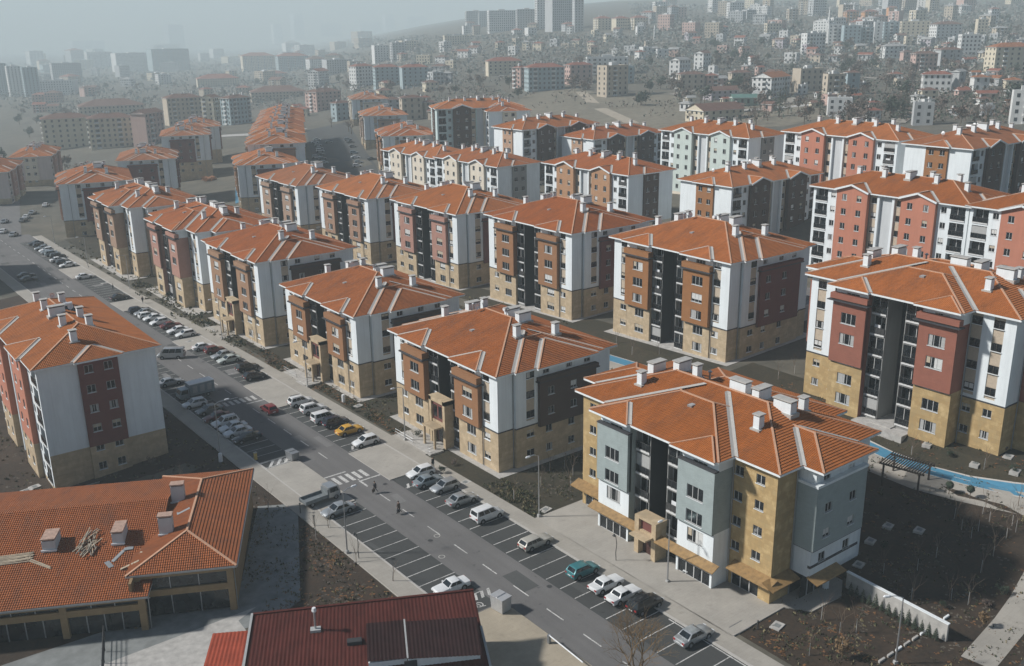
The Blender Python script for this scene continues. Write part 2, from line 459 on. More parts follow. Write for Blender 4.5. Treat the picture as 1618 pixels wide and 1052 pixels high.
def balcony(root, side, c, v, z, w, h, lod=0, var=0):
    """slab edge, railing and dark glazed back of a loggia cut into the wall"""
    k = (round(w, 2), round(h, 2), var, lod)
    if k not in _balc:
        mb = MB()
        mb.box(-w / 2, w / 2, -.14, .9, -.22, 0, SLAB)
        mb.box(-w / 2, w / 2, .86, .95, 0, h, GLASS)
        mb.box(-w / 2 + .02, -w / 2 + .1, .78, .86, 0, h, FRAME); mb.box(-.05, .05, .78, .86, 0, h, FRAME); mb.box(w / 2 - .1, w / 2 - .02, .78, .86, 0, h, FRAME)
        if var == 1: mb.box(-w / 2 + .05, w / 2 - .05, .02, .08, .05, h - .1, CURT)
        elif var == 2: mb.box(-w / 2 + .05, w / 2 - .05, .02, .08, .95, h - .05, GLASS); mb.box(-.04, .04, -.02, .02, .9, h, FRAME)
        elif var == 3: mb.box(-w * .3, w * .1, .2, .26, .5, 1.3, SOLAR)
        elif var == 4:
            for q in range(5): mb.box(-w * .4 + q * w * .16, -w * .4 + q * w * .16 + .22, -.06, -.04, .45 + .1 * (q % 2), .95, (NETC, BLIND, FRAMED, ROSE, BELT)[q])
        elif var == 5: mb.box(-w * .42, -w * .42 + .75, .1, .42, .0, .6, ACU); mb.box(-w * .42 + .12, -w * .42 + .63, .085, .1, .08, .52, METAL)
        rb = MB(); rb.box(-w / 2, w / 2, -.12, -.07, .92, .98, RAIL)
        rb.box(-w / 2, w / 2, -.10, -.08, .12, .9, GLASS if var != 3 else RAIL)
        for i in range(5):
            x = -w / 2 + .03 + (w - .06) * i / 4; rb.box(x - .02, x + .02, -.125, -.065, 0, .92, RAIL)
        if lod: mb.v and None
        _balc[k] = (mb.mesh('balcony'), rb.mesh('railing'))
    a, b_ = _balc[k]
    o = place('balcony', a, root, fp(side, c, v, z, 0), ROT[side])
    place('railing', b_, o)

def clip(poly, val, lim, keep_above):
    out = []
    for i in range(len(poly)):
        a, b = poly[i], poly[(i + 1) % len(poly)]; va, vb = val(a) - lim, val(b) - lim
        if not keep_above: va, vb = -va, -vb
        if va >= -1e-7: out.append(a)
        if (va > 1e-7 and vb < -1e-7) or (va < -1e-7 and vb > 1e-7):
            t = va / (va - vb); out.append(tuple(a[k] + (b[k] - a[k]) * t for k in range(len(a))))
    return out
def tile_courses(mb, pts, ax, o, sg, mat, q, row=.37, step=.06):
    """a roof plane laid in real overlapping tile courses"""
    r = row / q; val = lambda p: sg * (p[ax] - o); top = max(val(p) for p in pts); k = 0
    while k * r < top - .02:
        lo, hi = k * r, (k + 1) * r
        P_ = clip(clip(pts, val, lo, True), val, hi, False)
        if len(P_) >= 3:
            up = [(p[0], p[1], p[2] + step * (1 - (val(p) - lo) / r)) for p in P_]
            mb.face(up, mat, [(p[1 - ax], val(p) * q) for p in P_])
            e = [p for p in P_ if abs(val(p) - lo) < 1e-5]
            if len(e) >= 2:
                a, b = min(e, key=lambda p: p[1 - ax]), max(e, key=lambda p: p[1 - ax])
                mb.face([a, b, (b[0], b[1], b[2] + step), (a[0], a[1], a[2] + step)], mat, [(a[1 - ax], lo * q), (b[1 - ax], lo * q), (b[1 - ax], lo * q + .02), (a[1 - ax], lo * q + .02)])
        k += 1
class Roof:
    def __init__(s, ze, tile=None, pitch=PITCH, real=False): s.real = real; s.ze = ze; s.t = tile or TILE; s.p = pitch; s.r = MB(); s.f = MB(); s.c = MB(); s.g = MB(); s.k = 0
    def hip(s, x0, x1, y0, y1, fascia=True, caps=True):
        p, z = s.p, s.ze + s.k * .004; s.k += 1
        q = math.sqrt(1 + p * p)
        w, l = x1 - x0, y1 - y0; hh = min(w, l) / 2; zt = z + hh * p
        if l >= w: A, B = ((x0 + x1) / 2, y0 + hh, zt), ((x0 + x1) / 2, y1 - hh, zt)
        else: A, B = (x0 + hh, (y0 + y1) / 2, zt), (x1 - hh, (y0 + y1) / 2, zt)
        c = [(x0, y0, z), (x1, y0, z), (x1, y1, z), (x0, y1, z)]
        def fc(pts, ax, o, sg):
            if s.real: tile_courses(s.r, pts, ax, o, sg, s.t, q); return
            s.r.face(pts, s.t, [(P[1 - ax], sg * (P[ax] - o) * q) for P in pts])
        if l >= w:
            fc([c[0], c[1], A], 1, y0, 1); fc([c[1], c[2], B, A], 0, x1, -1); fc([c[2], c[3], B], 1, y1, -1); fc([c[3], c[0], A, B], 0, x0, 1)
            hips = [(c[0], A), (c[1], A), (c[2], B), (c[3], B), (A, B)]
        else:
            fc([c[0], c[1], B, A], 1, y0, 1); fc([c[1], c[2], B], 0, x1, -1); fc([c[2], c[3], A, B], 1, y1, -1); fc([c[3], c[0], A], 0, x0, 1)
            hips = [(c[0], A), (c[1], B), (c[2], B), (c[3], A), (A, B)]
        if caps:
            for a, b in hips:
                if (Vector(a) - Vector(b)).length > .3:
                    s.c.bar(Vector(a) + Vector((0, 0, .03)), Vector(b) + Vector((0, 0, .06)), .22, RIDGE, .12)
        if fascia: s.f.box(x0, x1, y0, y1, z - .26, z - .012, TRIM)
    def bay(s, side, a0, a1, em, d, W, gable=False, gut=(1, 1), deep=None):
        """roof of a projecting bay: eave at em - d (signed outwards), main eave at em"""
        ax, sg = AX[side]
        p, z = s.p, s.ze + s.k * .004; s.k += 1
        q_ = math.sqrt(1 + p * p)
        def P(qi, a, zz): # qi inward from main eave
            c = em - sg * qi
            return (c, a, zz) if ax == 0 else (a, c, zz)
        h = (a1 - a0) / 2; m = (a0 + a1) / 2
        if gable:
            f0, f1, t = P(-d, a0, z), P(-d, a1, z), P(-d, m, z + h * p)
            E = P(h + .4, m, z + h * p); v0, v1 = P(.4, a0, z), P(.4, a1, z)
            for (c0, vv, sgn) in ((f0, v0, a0), (f1, v1, a1)):
                pts = [c0, vv, E, t]
                s.r.face(pts, s.t, [((X[0] if ax == 0 else X[1]), abs((X[1] if ax == 0 else X[0]) - sgn) * q_) for X in pts])
            # barge boards
            for c0 in (f0, f1):
                s.f.bar(Vector(c0) - Vector((0, 0, .1)), Vector(t) - Vector((0, 0, .1)), .16, TRIM, .34)
            s.c.bar(Vector(t) + Vector((0, 0, .03)), Vector(P(h, m, z + h * p)) + Vector((0, 0, .06)), .22, RIDGE, .12)
        else:
            c0, c1 = P(-d, a0, z), P(-d, a1, z); A = P(h - d, m, z + h * p); E = P(h + .3, m, z + h * p)
            pts = [c0, c1, A]
            if s.real: tile_courses(s.r, pts, ax, em + sg * d, -sg, s.t, q_)
            else: s.r.face(pts, s.t, [((X[1] if ax == 0 else X[0]), abs((X[0] if ax == 0 else X[1]) - (em + sg * d)) * q_) for X in pts])
            for (cc, aa) in ((c0, a0), (c1, a1)):
                pts = [cc, P(.3, aa, z), E, A]
                s.r.face(pts, s.t, [((X[0] if ax == 0 else X[1]), abs((X[1] if ax == 0 else X[0]) - aa) * q_) for X in pts])
                s.c.bar(Vector(cc) + Vector((0, 0, .03)), Vector(A) + Vector((0, 0, .06)), .18, RIDGE, .12)
            if sg < 0: lo, hi = em - d, em + .5
            else: lo, hi = em - .5, em + d
            if ax == 0: s.f.box(lo, hi, a0, a1, z - .26, z - .012, TRIM)
            else: s.f.box(a0, a1, lo, hi, z - .26, z - .012, TRIM)
        for (on, aa, dr) in ((gut[0], a0, 1), (gut[1], a1, -1)):
            if not on: continue
            t = deep or (h - .15); w = .42; dz = .075
            zz = lambda qi: z + qi * p + dz
            # strip on the main slope, outside of the valley
            s.g.face([P(0, aa, zz(0)), P(t, aa + dr * t, zz(t)), P(t, aa + dr * t - dr * w, zz(t)), P(0, aa - dr * w, zz(0))], GUTTER)
            if not gable:
                ww = d
                s.g.face([P(0, aa, z + dz), P(t, aa + dr * t, z + t * p + dz), P(t - ww, aa + dr * t, z + t * p + dz), P(-ww, aa, z + dz)], GUTTER)
            else:
                s.g.face([P(0, aa, z + dz), P(t, aa + dr * t, z + t * p + dz), P(t - w, aa + dr * t, z + t * p + dz), P(-w, aa, z + dz)], GUTTER)
    def valley(s, x, y, dx, dy, t, w=.4):
        """metal strip along a valley in plan, starting on the eaves at (x, y)"""
        zz = lambda q: s.ze + q * s.p + .085
        a, b = (x, y), (x + dx * t, y + dy * t)
        s.g.face([(a[0], a[1], zz(0)), (b[0], b[1], zz(t)), (b[0] - dx * w, b[1], zz(t)), (a[0] - dx * w, a[1], zz(0))], GUTTER)
        s.g.face([(a[0], a[1], zz(0)), (b[0], b[1], zz(t)), (b[0], b[1] - dy * w, zz(t)), (a[0], a[1] - dy * w, zz(0))], GUTTER)
    def build(s, root, chims=()):
        r = s.r.build('roof', root)
        if s.f.v: s.f.build('eaves', r)
        if s.c.v: s.c.build('ridge_tiles', r)
        if s.g.v: pieces(s.g, 'valley_gutter', r)
        for (x, y, zb, kind) in chims: place('chimney' if kind not in 'htdv' else {'h': 'roof_hatch', 't': 'solar_tank', 'd': 'satellite_dish', 'v': 'vent_pipe'}[kind], chimney_mesh(kind), r, (x, y, zb))
        return r
_ch = {}
def chimney_mesh(kind):
    if kind in _ch: return _ch[kind]
    mb = MB()
    if kind in 'abc':
        w, l, h = {'a': (.9, .8, 1.5), 'b': (2.3, 1.0, 1.3), 'c': (1.1, 2.4, 1.3)}[kind]
        mb.box(-w / 2, w / 2, -l / 2, l / 2, -.8, h, WHITE)
        mb.box(-w / 2 + .1, w / 2 - .1, -l / 2 + .1, l / 2 - .1, h, h + .16, CHAR)
        mb.box(-w / 2 - .12, w / 2 + .12, -l / 2 - .12, l / 2 + .12, h + .16, h + .28, CONC)
        mb.box(-w / 2 - .25, w / 2 + .25, -l / 2 - .25, l / 2 + .25, -.7, .06, GUTTER)
    elif kind == 'h':
        mb.box(-.45, .45, -.35, .35, -.3, .16, STEEL); mb.box(-.38, .38, -.28, .28, .16, .19, CURT)
    elif kind == 't':
        mb.tube([(-.7, 0, .9), (-.66, 0, .9), (.66, 0, .9), (.7, 0, .9)], [.2, .32, .32, .2], SOLAR, 10)
        for x in (-.5, .5): mb.box(x - .04, x + .04, -.05, .05, -.6, .7, METAL)
        mb.obox((-.8, -1.5, -.1), (1.6, 0, 0), (0, 1.3, .75), (0, -.04, .06), GLASS)
    elif kind == 'd':
        n = 12
        for i in range(n):
            a, b = 2 * math.pi * i / n, 2 * math.pi * (i + 1) / n
            mb.face([(0, .1, 1.0), (.45 * math.cos(a), -.08, 1.0 + .45 * math.sin(a)), (.45 * math.cos(b), -.08, 1.0 + .45 * math.sin(b))], SOLAR)
        mb.tube([(0, .1, -.5), (0, .1, 1.0)], .035, METAL, 5)
        mb.tube([(0, .08, .7), (0, -.45, .95)], .02, METAL, 4)
    elif kind == 'v':
        mb.tube([(0, 0, -.5), (0, 0, 1.0)], .13, STEEL, 8); mb.tube([(0, 0, 1.0), (0, 0, 1.1), (0, 0, 1.3)], [.26, .3, .05], STEEL, 8)
    _ch[kind] = mb.mesh('roof_' + kind); return _ch[kind]

def type_p(loc, n, bay, label, lod=0, rz=0, stone=None, portal=False, back=False, side=None):
    """point block: two clad bays and a stair slot in front, one wide bay on the gable side"""
    stone = stone or STONE
    random.seed(hash(label) % 9999 if False else sum(map(ord, label)))
    root = tag(empty('apartment_block', loc, rz), label, 'apartment block', 'point blocks with tiled hip roofs')
    W, L, H = 21.2, 27.7, 3.0 * n
    zs, zt, zb = 6.2, H - .26, -4.0
    side = side or bay
    st, wh, by, gr = MB(), MB(), MB(), MB()
    f0 = 6.0
    # ---- front
    for lo, hi, so in ((0, 3.7, (1.9, 3.4)), (24.0, 27.7, (24.3, 25.8))):
        hs = [(so[0], so[1], 3 * k + 1.35, 3 * k + 2.5) for k in (0, 1)]
        wall(st, '-x', 0, lo, hi, zb, zs, stone, hs)
        wall(wh, '-x', 0, lo, hi, zs, zt, WHITE, [(so[0], so[1], 7.0, H - .55, .1)])
        sp = MB(); slab(sp, '-x', .1, so[0], so[1], 7.0, H - .55, 0, BEIGE, .05)
        for k in range(2, n):
            slab(sp, '-x', .1, so[0], so[1], 3 * k + 1.3, 3 * k + 1.36, .03, FRAMED, .02); slab(sp, '-x', .1, so[0], so[1], 3 * k + 2.5, 3 * k + 2.56, .03, FRAMED, .02)
        sp.build('spandrel_strip', root)
        for k in range(n): window(root, '-x', 0, sum(so) / 2, 3 * k + 1.4, 1.45, 1.05, 2, lod, FRAMED if k > 1 else FRAME, .05 if k > 1 else .11)
    for lo, hi in ((3.7, 9.7), (18.0, 24.0)):
        m = (lo + hi) / 2
        wc = m - .3
        wall(st, '-x', -.12, lo, hi, zb, zs, stone, [(wc - 1.1, wc + 1.1, 3 * k + 1.05, 3 * k + 2.55) for k in (0, 1)])
        st.box(-.12, .3, lo - .003, lo + .06, zb, zs, stone); st.box(-.12, .3, hi - .06, hi + .003, zb, zs, stone)
        wall(wh, '-x', .004, lo, hi, H - 2.4, zt, WHITE, [(wc - 1.0, wc + 1.1, H - 1.75, H - .75)])
        wall(by, '-x', -.75, lo, hi, zs - .2, H - 2.4, bay, [(wc - 1.2, wc + 1.2, 3 * k + .95, 3 * k + 2.5) for k in range(2, n - 1)])
        by.box(-.75, .2, lo, lo + .02, zs - .2, H - 2.4, bay); by.box(-.75, .2, hi - .02, hi, zs - .2, H - 2.4, bay)
        by.box(-.75, .2, lo, hi, zs - .24, zs - .2, BELT)
        by.box(-1.05, .2, lo - .15, hi + .15, H - 2.3, H - 1.35, bay); by.box(-1.3, .2, lo - .45, hi + .35, H - 2.52, H - 2.3, BELT)
        for k in (0, 1): window(root, '-x', -.12, wc, 3 * k + 1.05, 2.2, 1.5, 3, lod)
        for k in range(2, n - 1): window(root, '-x', -.75, wc, 3 * k + .95, 2.4, 1.55, 3, lod)
        window(root, '-x', .004, wc + .05, H - 1.75, 2.1, 1.0, 3, lod)
    for lo, hi in ((9.7, 12.2), (15.5, 18.0)):
        hs = [(lo + .12, hi - .12, 3 * k + .25, 3 * k + 2.85, .95) for k in range(n)]
        wall(gr, '-x', .35, lo, hi, zb, zt, GREYW, hs)
        for k in range(n):
            balcony(root, '-x', .35, (lo + hi) / 2, 3 * k + .25, hi - lo - .24, 2.55, lod, random.choice((0, 0, 2, 2, 1, 3, 4, 5)))
    wall(gr, '-x', 3.2, 12.2, 15.5, zb, zt, CHAR); gr.box(.35, 3.2, 12.18, 12.2, zb, zt, CHAR); gr.box(.35, 3.2, 15.5, 15.52, zb, zt, CHAR)
    # ---- gable side
    for sd, y, s in (('-y', 0, -1), ('+y', L, 1)):
        e = lambda d: y + s * d
        wall(st, sd, e(0), 0, 2.8, zb, zs, stone); wall(wh, sd, e(0), 0, 2.8, zs, zt, WHITE)
        wall(st, sd, e(0), 18.4, W, zb, zs, stone); wall(wh, sd, e(0), 18.4, W, zs, zt, WHITE)
        wall(st, sd, e(.5), 2.8, 18.4, zb, zs, stone, [(a, b, 3 * k + 1.35, 3 * k + 2.5) for k in (0, 1) for a, b in ((4.75, 6.1), (8.3, 9.5), (12.6, 13.8))])
        wall(wh, sd, e(.5), 2.8, 6.8, zs, zt, WHITE, [(4.7, 6.2, 7.0, H - .5, .1)]); wall(wh, sd, e(.5), 17.6, 18.4, zs, zt, WHITE)
        wall(wh, sd, e(.5), 6.8, 17.6, H - 1.75, zt, WHITE, [(a, b, H - 1.5, H - .5) for a, b in ((7.8, 9.0), (12.1, 13.3), (15.6, 16.8))])
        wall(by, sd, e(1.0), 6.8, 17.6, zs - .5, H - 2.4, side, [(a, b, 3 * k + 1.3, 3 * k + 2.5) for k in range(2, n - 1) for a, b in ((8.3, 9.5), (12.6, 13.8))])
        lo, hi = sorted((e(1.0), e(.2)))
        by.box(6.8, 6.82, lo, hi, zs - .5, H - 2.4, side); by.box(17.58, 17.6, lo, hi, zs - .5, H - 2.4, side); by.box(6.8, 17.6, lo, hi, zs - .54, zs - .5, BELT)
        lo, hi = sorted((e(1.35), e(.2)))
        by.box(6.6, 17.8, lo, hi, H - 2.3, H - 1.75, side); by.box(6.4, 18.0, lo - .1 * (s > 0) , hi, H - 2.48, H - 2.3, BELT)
        for q in (2.8, 18.4):
            lo, hi = sorted((e(.5), e(-.2))); a, b = (q, q + .02) if q < 5 else (q - .02, q)
            st.box(a, b, lo, hi, zb, zs, stone); wh.box(a, b, lo, hi, zs, zt, WHITE)
        if s < 0 or back:
            sp = MB(); slab(sp, sd, e(.5) - s * .1, 4.7, 6.2, 7.0, H - .5, 0, BEIGE, .05); sp.build('spandrel_strip', root)
            for k in range(n):
                window(root, sd, e(.5), 5.45, 3 * k + 1.4, 1.45, 1.05, 2, lod, FRAMED if k > 1 else FRAME, .05 if k > 1 else .11)
                for a in (8.9, 13.2):
                    if k < 2: window(root, sd, e(.5), a, 3 * k + 1.35, 1.2, 1.15, 2, lod)
                    elif k < n - 1: window(root, sd, e(1.0), a, 3 * k + 1.3, 1.2, 1.2, 2, lod)
            for a in (8.4, 12.7, 16.2): window(root, sd, e(.5), a, H - 1.5, 1.2, 1.0, 2, lod)
            dp = MB(); dp.tube([fp(sd, e(.1), 2.62, zb), fp(sd, e(.1), 2.62, H - .3)], .07, METAL, 5); dp.tube([fp('-x', -.12, 3.5, zb), fp('-x', -.12, 3.5, H - .3)], .05, METAL, 5)
            pieces(dp, 'downpipe', root)
    wall(st, '+x', W, 0, L, zb, zs, stone); wall(wh, '+x', W, 0, L, zs, zt, WHITE)
    bl = MB()
    for q in ((-.06, 3.65, -.06, .3), (24.05, 0, 0, 0)): pass
    bl.box(-.06, .2, -.06, 3.66, zs - .08, zs + .1, BELT); bl.box(-.06, .2, 24.04, L + .06, zs - .08, zs + .1, BELT)
    bl.box(.2, 2.78, -.06, .2, zs - .08, zs + .1, BELT); bl.box(2.74, 6.78, -.57, -.3, zs - .08, zs + .1, BELT); bl.box(18.42, W + .06, -.06, .2, zs - .08, zs + .1, BELT); bl.box(17.62, 18.46, -.57, -.3, zs - .08, zs + .1, BELT)
    pieces(bl, 'belt_course', root)
    pieces(st, 'stone_base', root); pieces(wh, 'white_wall', root); pieces(by, 'clad_bay', root); pieces(gr, 'loggia_wall', root)
    if portal:
        pm = MB()
        pm.box(-1.3, .35, 11.7, 12.3, zb, 7.6, stone); pm.box(-1.3, .35, 15.4, 16.0, zb, 7.6, stone); pm.box(-1.3, .35, 11.7, 16.0, 7.0, 7.7, stone)
        pm.box(-1.15, 3.1, 12.3, 15.4, 3.5, 4.0, stone); pm.box(-1.0, -.9, 12.3, 15.4, 4.0, 7.0, MAROON_SHADE)
        for a in (12.9, 14.2): pm.box(-1.03, -.98, a, a + .9, 4.5, 6.4, GLASS)
        pm.box(-.5, -.4, 12.3, 15.4, .3, 3.5, DOOR); pm.box(-.53, -.48, 13.1, 14.6, .4, 2.9, GLASS)
        pm.box(-3.0, -1.3, 12.2, 15.5, 3.35, 3.6, stone); pm.box(-2.9, -2.6, 12.3, 12.6, -.5, 3.35, stone); pm.box(-2.9, -2.6, 15.1, 15.4, -.5, 3.35, stone)
        pm.build('entrance_portal', root)
        rm = MB()
        rm.box(-4.4, -2.0, 11.2, 16.2, -.6, .28, CONC); rm.box(-5.0, -4.4, 12.2, 15.2, -.6, .12, CONC)
        rm.box(-4.4, -1.9, 16.2, 21.5, -.6, .14, CONC)
        for y in (16.2, 21.4): rm.tube([(-4.3, y, .1), (-4.3, y, 1.1)], .03, STEEL, 4)
        for z in (.65, 1.1): rm.tube([(-4.3, 16.2, z), (-4.3, 21.4, z)], .03, STEEL, 4); rm.tube([(-4.3, 11.3, z), (-4.3, 12.1, z), (-2.0, 12.1, z)], .03, STEEL, 4)
        rm.build('entrance_ramp', root)
    # ---- roof
    R = Roof(H, random.choice(TILES) if lod == 0 else random.choice(TILES + [TILE_FAR]), real=lod == 0)
    o = .8
    R.hip(-o, W + o, -o, L + o)
    for sd, y, s in (('-y', 0, -1), ('+y', L, 1)):
        a, b = sorted((y + s * (o + .5), y - s * 12))
        R.hip(2.3, 18.9, a, b, caps=True)
        R.valley(2.3, y + s * o, 1, -s, 8.0, .5); R.valley(18.9, y + s * o, -1, -s, 8.0, .3)
        R.bay(sd, 5.9, 17.3, y + s * (o + .5), .55, W)
    for a, b in ((3.2, 10.2), (17.5, 24.5)): R.bay('-x', a, b, -o, .55, W)
    rz_ = lambda x, y: H + .34 * min(x + o, W + o - x, y + o + .5, L + o + .5 - y) - .1
    ch = [(x, y, rz_(x, y), k) for x, y, k in ((12.2, 12.4, 'b'), (12.0, 9.4, 'b'), (8.3, 6.2, 'a'), (14.5, 4.8, 'a'), (11.0, 12.2, 'd'), (13.0, 12.6, 't'), (7.2, 23.6, 'a'), (11.8, 22.4, 'b'), (14.2, 22.6, 'a'), (5.6, 13.6, 'h'), (9.2, 17.5, 'd'), (10.4, 20.2, 'v'), (13.2, 15.0, 't'))]
    R.build(root, ch if lod < 2 else ch[:5])
    return root

def type_q(loc, n, bay, label, lod=0, shop=False, stone=None, flip=None):
    """cross-shaped block: recessed wings at both ends of a projecting two-bay front"""
    stone = stone or STONE2
    random.seed(sum(map(ord, label)))
    root = tag(empty('apartment_block', loc), label, 'apartment block', 'cross-plan blocks with tiled hip roofs')
    W, L = 16.6, 30.7
    H = 16.2 if shop else 18.6
    pit = 3.05; z0 = .3 if shop else 0
    zb = -4.5
    bz0, bz1 = (7.0, 14.5) if shop else (7.2, 16.5)
    zt = H - .26
    st, wh, by, gr = MB(), MB(), MB(), MB()
    fl = [3.3 + pit * k for k in range(4)] if shop else [pit * k for k in range(6)]
    wx = 0
    up = stone if shop else WHITE
    zs = 6.4
    # wings of the main body on the front plane x=0
    for (lo, hi, cols) in ((0, 6.0, (2.2, 5.1)), (24.8, L, (25.9, 28.8))):
        hs = []; sp = []
        for c in cols:
            for f in fl:
                if shop or f < 6: hs.append((c - .6, c + .6, f + 1.35, f + 2.45))
        if shop:
            hs = [h for h in hs if True]
            wall(st, '-x', 0, lo, hi, 3.2, zt, stone, hs)
            wall(st, '-x', 0, lo, hi, zb, 3.2, stone, [(lo + 1.6, hi - .6, .15, 2.5, .2)])
        else:
            wall(st, '-x', 0, lo, hi, zb, zs, stone, [h for h in hs if h[3] < zs])
            wall(wh, '-x', 0, lo, hi, zs, zt, WHITE, [(c - .72, c + .72, 6.9, H - .5, .1) for c in cols])
            for c in cols:
                s_ = MB(); slab(s_, '-x', .1, c - .72, c + .72, 6.9, H - .5, 0, BEIGE, .05); s_.build('spandrel_strip', root)
        for c in cols:
            for f in fl:
                strip = (not shop) and f > 6
                window(root, '-x', 0, c, f + 1.35, 1.4 if strip else 1.2, 1.1, 2, lod, FRAMED if strip else FRAME, .05 if strip else .11)
    fx = -2.6
    for lo, hi in ((6.0, 11.4), (19.4, 24.8)):
        m = (lo + hi) / 2
        if shop:
            wall(wh, '-x', fx, lo, hi, 3.2, bz0, WHITE, [(m - 1.2, m + 1.2, 4.75, 6.45)])
            wall(wh, '-x', fx, lo, hi, zb, 3.2, WHITE, [(lo + .3, hi - .3, .15, 2.55, .2)])
        else:
            wall(st, '-x', fx, lo, hi, zb, bz0, stone, [(m - 1.2, m + 1.2, f + .95, f + 2.5) for f in fl[:2]])
        wins = [f for f in fl if bz0 < f + 1 and f + 2.4 < bz1]
        wall(by, '-x', fx - .35, lo, hi, bz0, bz1, bay, [(m - 1.2, m + 1.2, f + .95, f + 2.55) for f in wins])
        wall(wh, '-x', fx + .25, lo, hi, bz1, zt, WHITE, [(m - 1.1, m + 1.0, fl[-1] + 1.3, fl[-1] + 2.4)])
        by.box(fx - .35, fx + .3, lo, lo + .02, bz0, bz1, bay); by.box(fx - .35, fx + .3, hi - .02, hi, bz0, bz1, bay)
        by.box(fx - .42, fx + .3, lo - .05, hi + .05, bz1, bz1 + .16, BELT); by.box(fx - .35, fx, lo, hi, bz0 - .05, bz0, BELT)
        if not shop:
            by.box(fx - .75, fx + .3, lo - .3, hi + .3, bz1 + .16, bz1 + .95, bay); by.box(fx - 1.1, fx + .3, lo - .6, hi + .6, bz1 - .12, bz1 + .0, BELT)
        for f in fl:
            if f in wins: window(root, '-x', fx - .35, m, f + .95, 2.4, 1.6, 3, lod)
            elif f + 2.4 > bz1: window(root, '-x', fx + .25, m - .05, f + 1.3, 2.1, 1.1, 3, lod)
            else: window(root, '-x', fx, m, f + (1.45 if shop else .95), 2.4, 1.7 if shop else 1.55, 3, lod)
        # deep bay cheeks
        for sd, y in (('-y', lo), ('+y', hi)):
            outer = (lo < 10 and sd == '-y') or (lo > 10 and sd == '+y')
            if outer:
                s_ = 1 if sd == '-y' else -1
                wall(st if not shop else wh, sd, y, fx, 0, zb, bz0, stone if not shop else WHITE)
                wall(by, sd, y - s_ * .004, fx, 0, bz0, bz1, bay); wall(wh, sd, y, fx + .25, 0, bz1, zt, WHITE)
            else:
                wall(gr, sd, y, fx, fx + 1.2, zb, zt, bay)
    for lo, hi in ((11.4, 14.2), (16.9, 19.4)):
        lo_, hi_ = lo, hi
        hs = [(lo + .15, hi - .15, f + .2, f + 2.8, .95) for f in fl]
        if shop: hs.append((lo + .15, hi - .15, .15, 2.5, .95))
        wall(gr, '-x', fx + 1.0, lo, hi, zb, zt, GREYW, hs)
        for f in fl: balcony(root, '-x', fx + 1.0, (lo + hi) / 2, f + .2, hi - lo - .3, 2.55, lod, random.choice((0, 0, 2, 1, 3, 4, 5)))
    wall(gr, '-x', 2.2, 14.2, 16.9, zb, zt, CHAR); gr.box(fx + 1.0, 2.2, 14.18, 14.2, zb, zt, CHAR if shop else GREYW); gr.box(fx + 1.0, 2.2, 16.9, 16.92, zb, zt, CHAR if shop else GREYW)
    # ends
    for sd, y, s in (('-y', 0, -1), ('+y', L, 1)):
        e = lambda d: y + s * d
        if shop: wall(st, sd, y, 0, 3.4, zb, zt, stone)
        else: wall(st, sd, y, 0, 3.4, zb, zs, stone); wall(wh, sd, y, 0, 3.4, zs, zt, WHITE)
        wall(st if not shop else wh, sd, y, 12.4, W, zb, zt if shop else zs, stone if not shop else WHITE)
        if not shop: wall(wh, sd, y, 12.4, W, zs, zt, WHITE)
        cz0, cz1 = (6.5, 14.0) if shop else (6.6, 16.3)
        c2 = WHITE if shop else stone
        cols = (5.6, 10.0)
        wn = [f for f in fl if cz0 < f + 1.2 and f + 2.4 < cz1]
        wall(wh if shop else st, sd, e(2.3), 3.6, 12.2, 3.2 if shop else zb, cz0, c2, [(c - .6, c + .6, f + 1.3, f + 2.4) for c in cols for f in fl if f + 2.4 < cz0 + .3])
        wall(by, sd, e(2.6), 3.4, 12.4, cz0, cz1, bay, [(c - .6, c + .6, f + 1.3, f + 2.4) for c in cols for f in wn])
        wall(wh, sd, e(2.1), 3.7, 12.1, cz1, zt, WHITE, [(c - .6, c + .6, fl[-1] + 1.3, fl[-1] + 2.4) for c in cols])
        lo, hi = sorted((e(2.6), e(-.1)))
        for a in (3.4, 12.38): by.box(a, a + .02, lo, hi, cz0, cz1, bay)
        lo2, hi2 = sorted((e(2.3), e(-.1)))
        for a in (3.6, 12.18): (wh if shop else st).box(a, a + .02, lo2, hi2, 3.2 if shop else zb, cz0, c2)
        for a in (3.7, 12.08): wh.box(a, a + .02, *sorted((e(2.1), e(-.1))), cz1, zt, WHITE)
        by.box(3.35, 12.45, min(lo, lo - .06 * (s < 0)), hi + .06 * (s > 0), cz1, cz1 + .3, WHITE if shop else bay); by.box(3.4, 12.4, lo, hi, cz0 - .06, cz0, BELT)
        if shop:
            wh.box(3.55, 12.25, *sorted((e(2.36), e(2.0))), 4.3, 4.6, BELT); wh.box(3.6, 12.2, *sorted((e(2.3), e(-.1))), 3.15, 3.2, WHITE)
            wall(gr, sd, e(.02), 3.4, 12.4, zb, 3.2, CHAR)
            gr.box(7.2, 7.7, *sorted((e(2.2), e(1.7))), zb, 3.2, WHITE)
            gr.box(3.5, 7.2, *sorted((e(1.4), e(1.3))), .1, 2.7, GLASS); gr.box(4.6, 4.7, *sorted((e(1.46), e(1.38))), .1, 2.7, FRAME); gr.box(5.9, 6.0, *sorted((e(1.46), e(1.38))), .1, 2.7, FRAME)
        for f in fl:
            for c in cols:
                if f in wn: window(root, sd, e(2.6), c, f + 1.3, 1.2, 1.1, 2, lod)
                elif f + 2.4 > cz1: window(root, sd, e(2.1), c, f + 1.3, 1.2, 1.1, 2, lod)
                else: window(root, sd, e(2.3), c, f + 1.3, 1.2, 1.1, 2, lod)
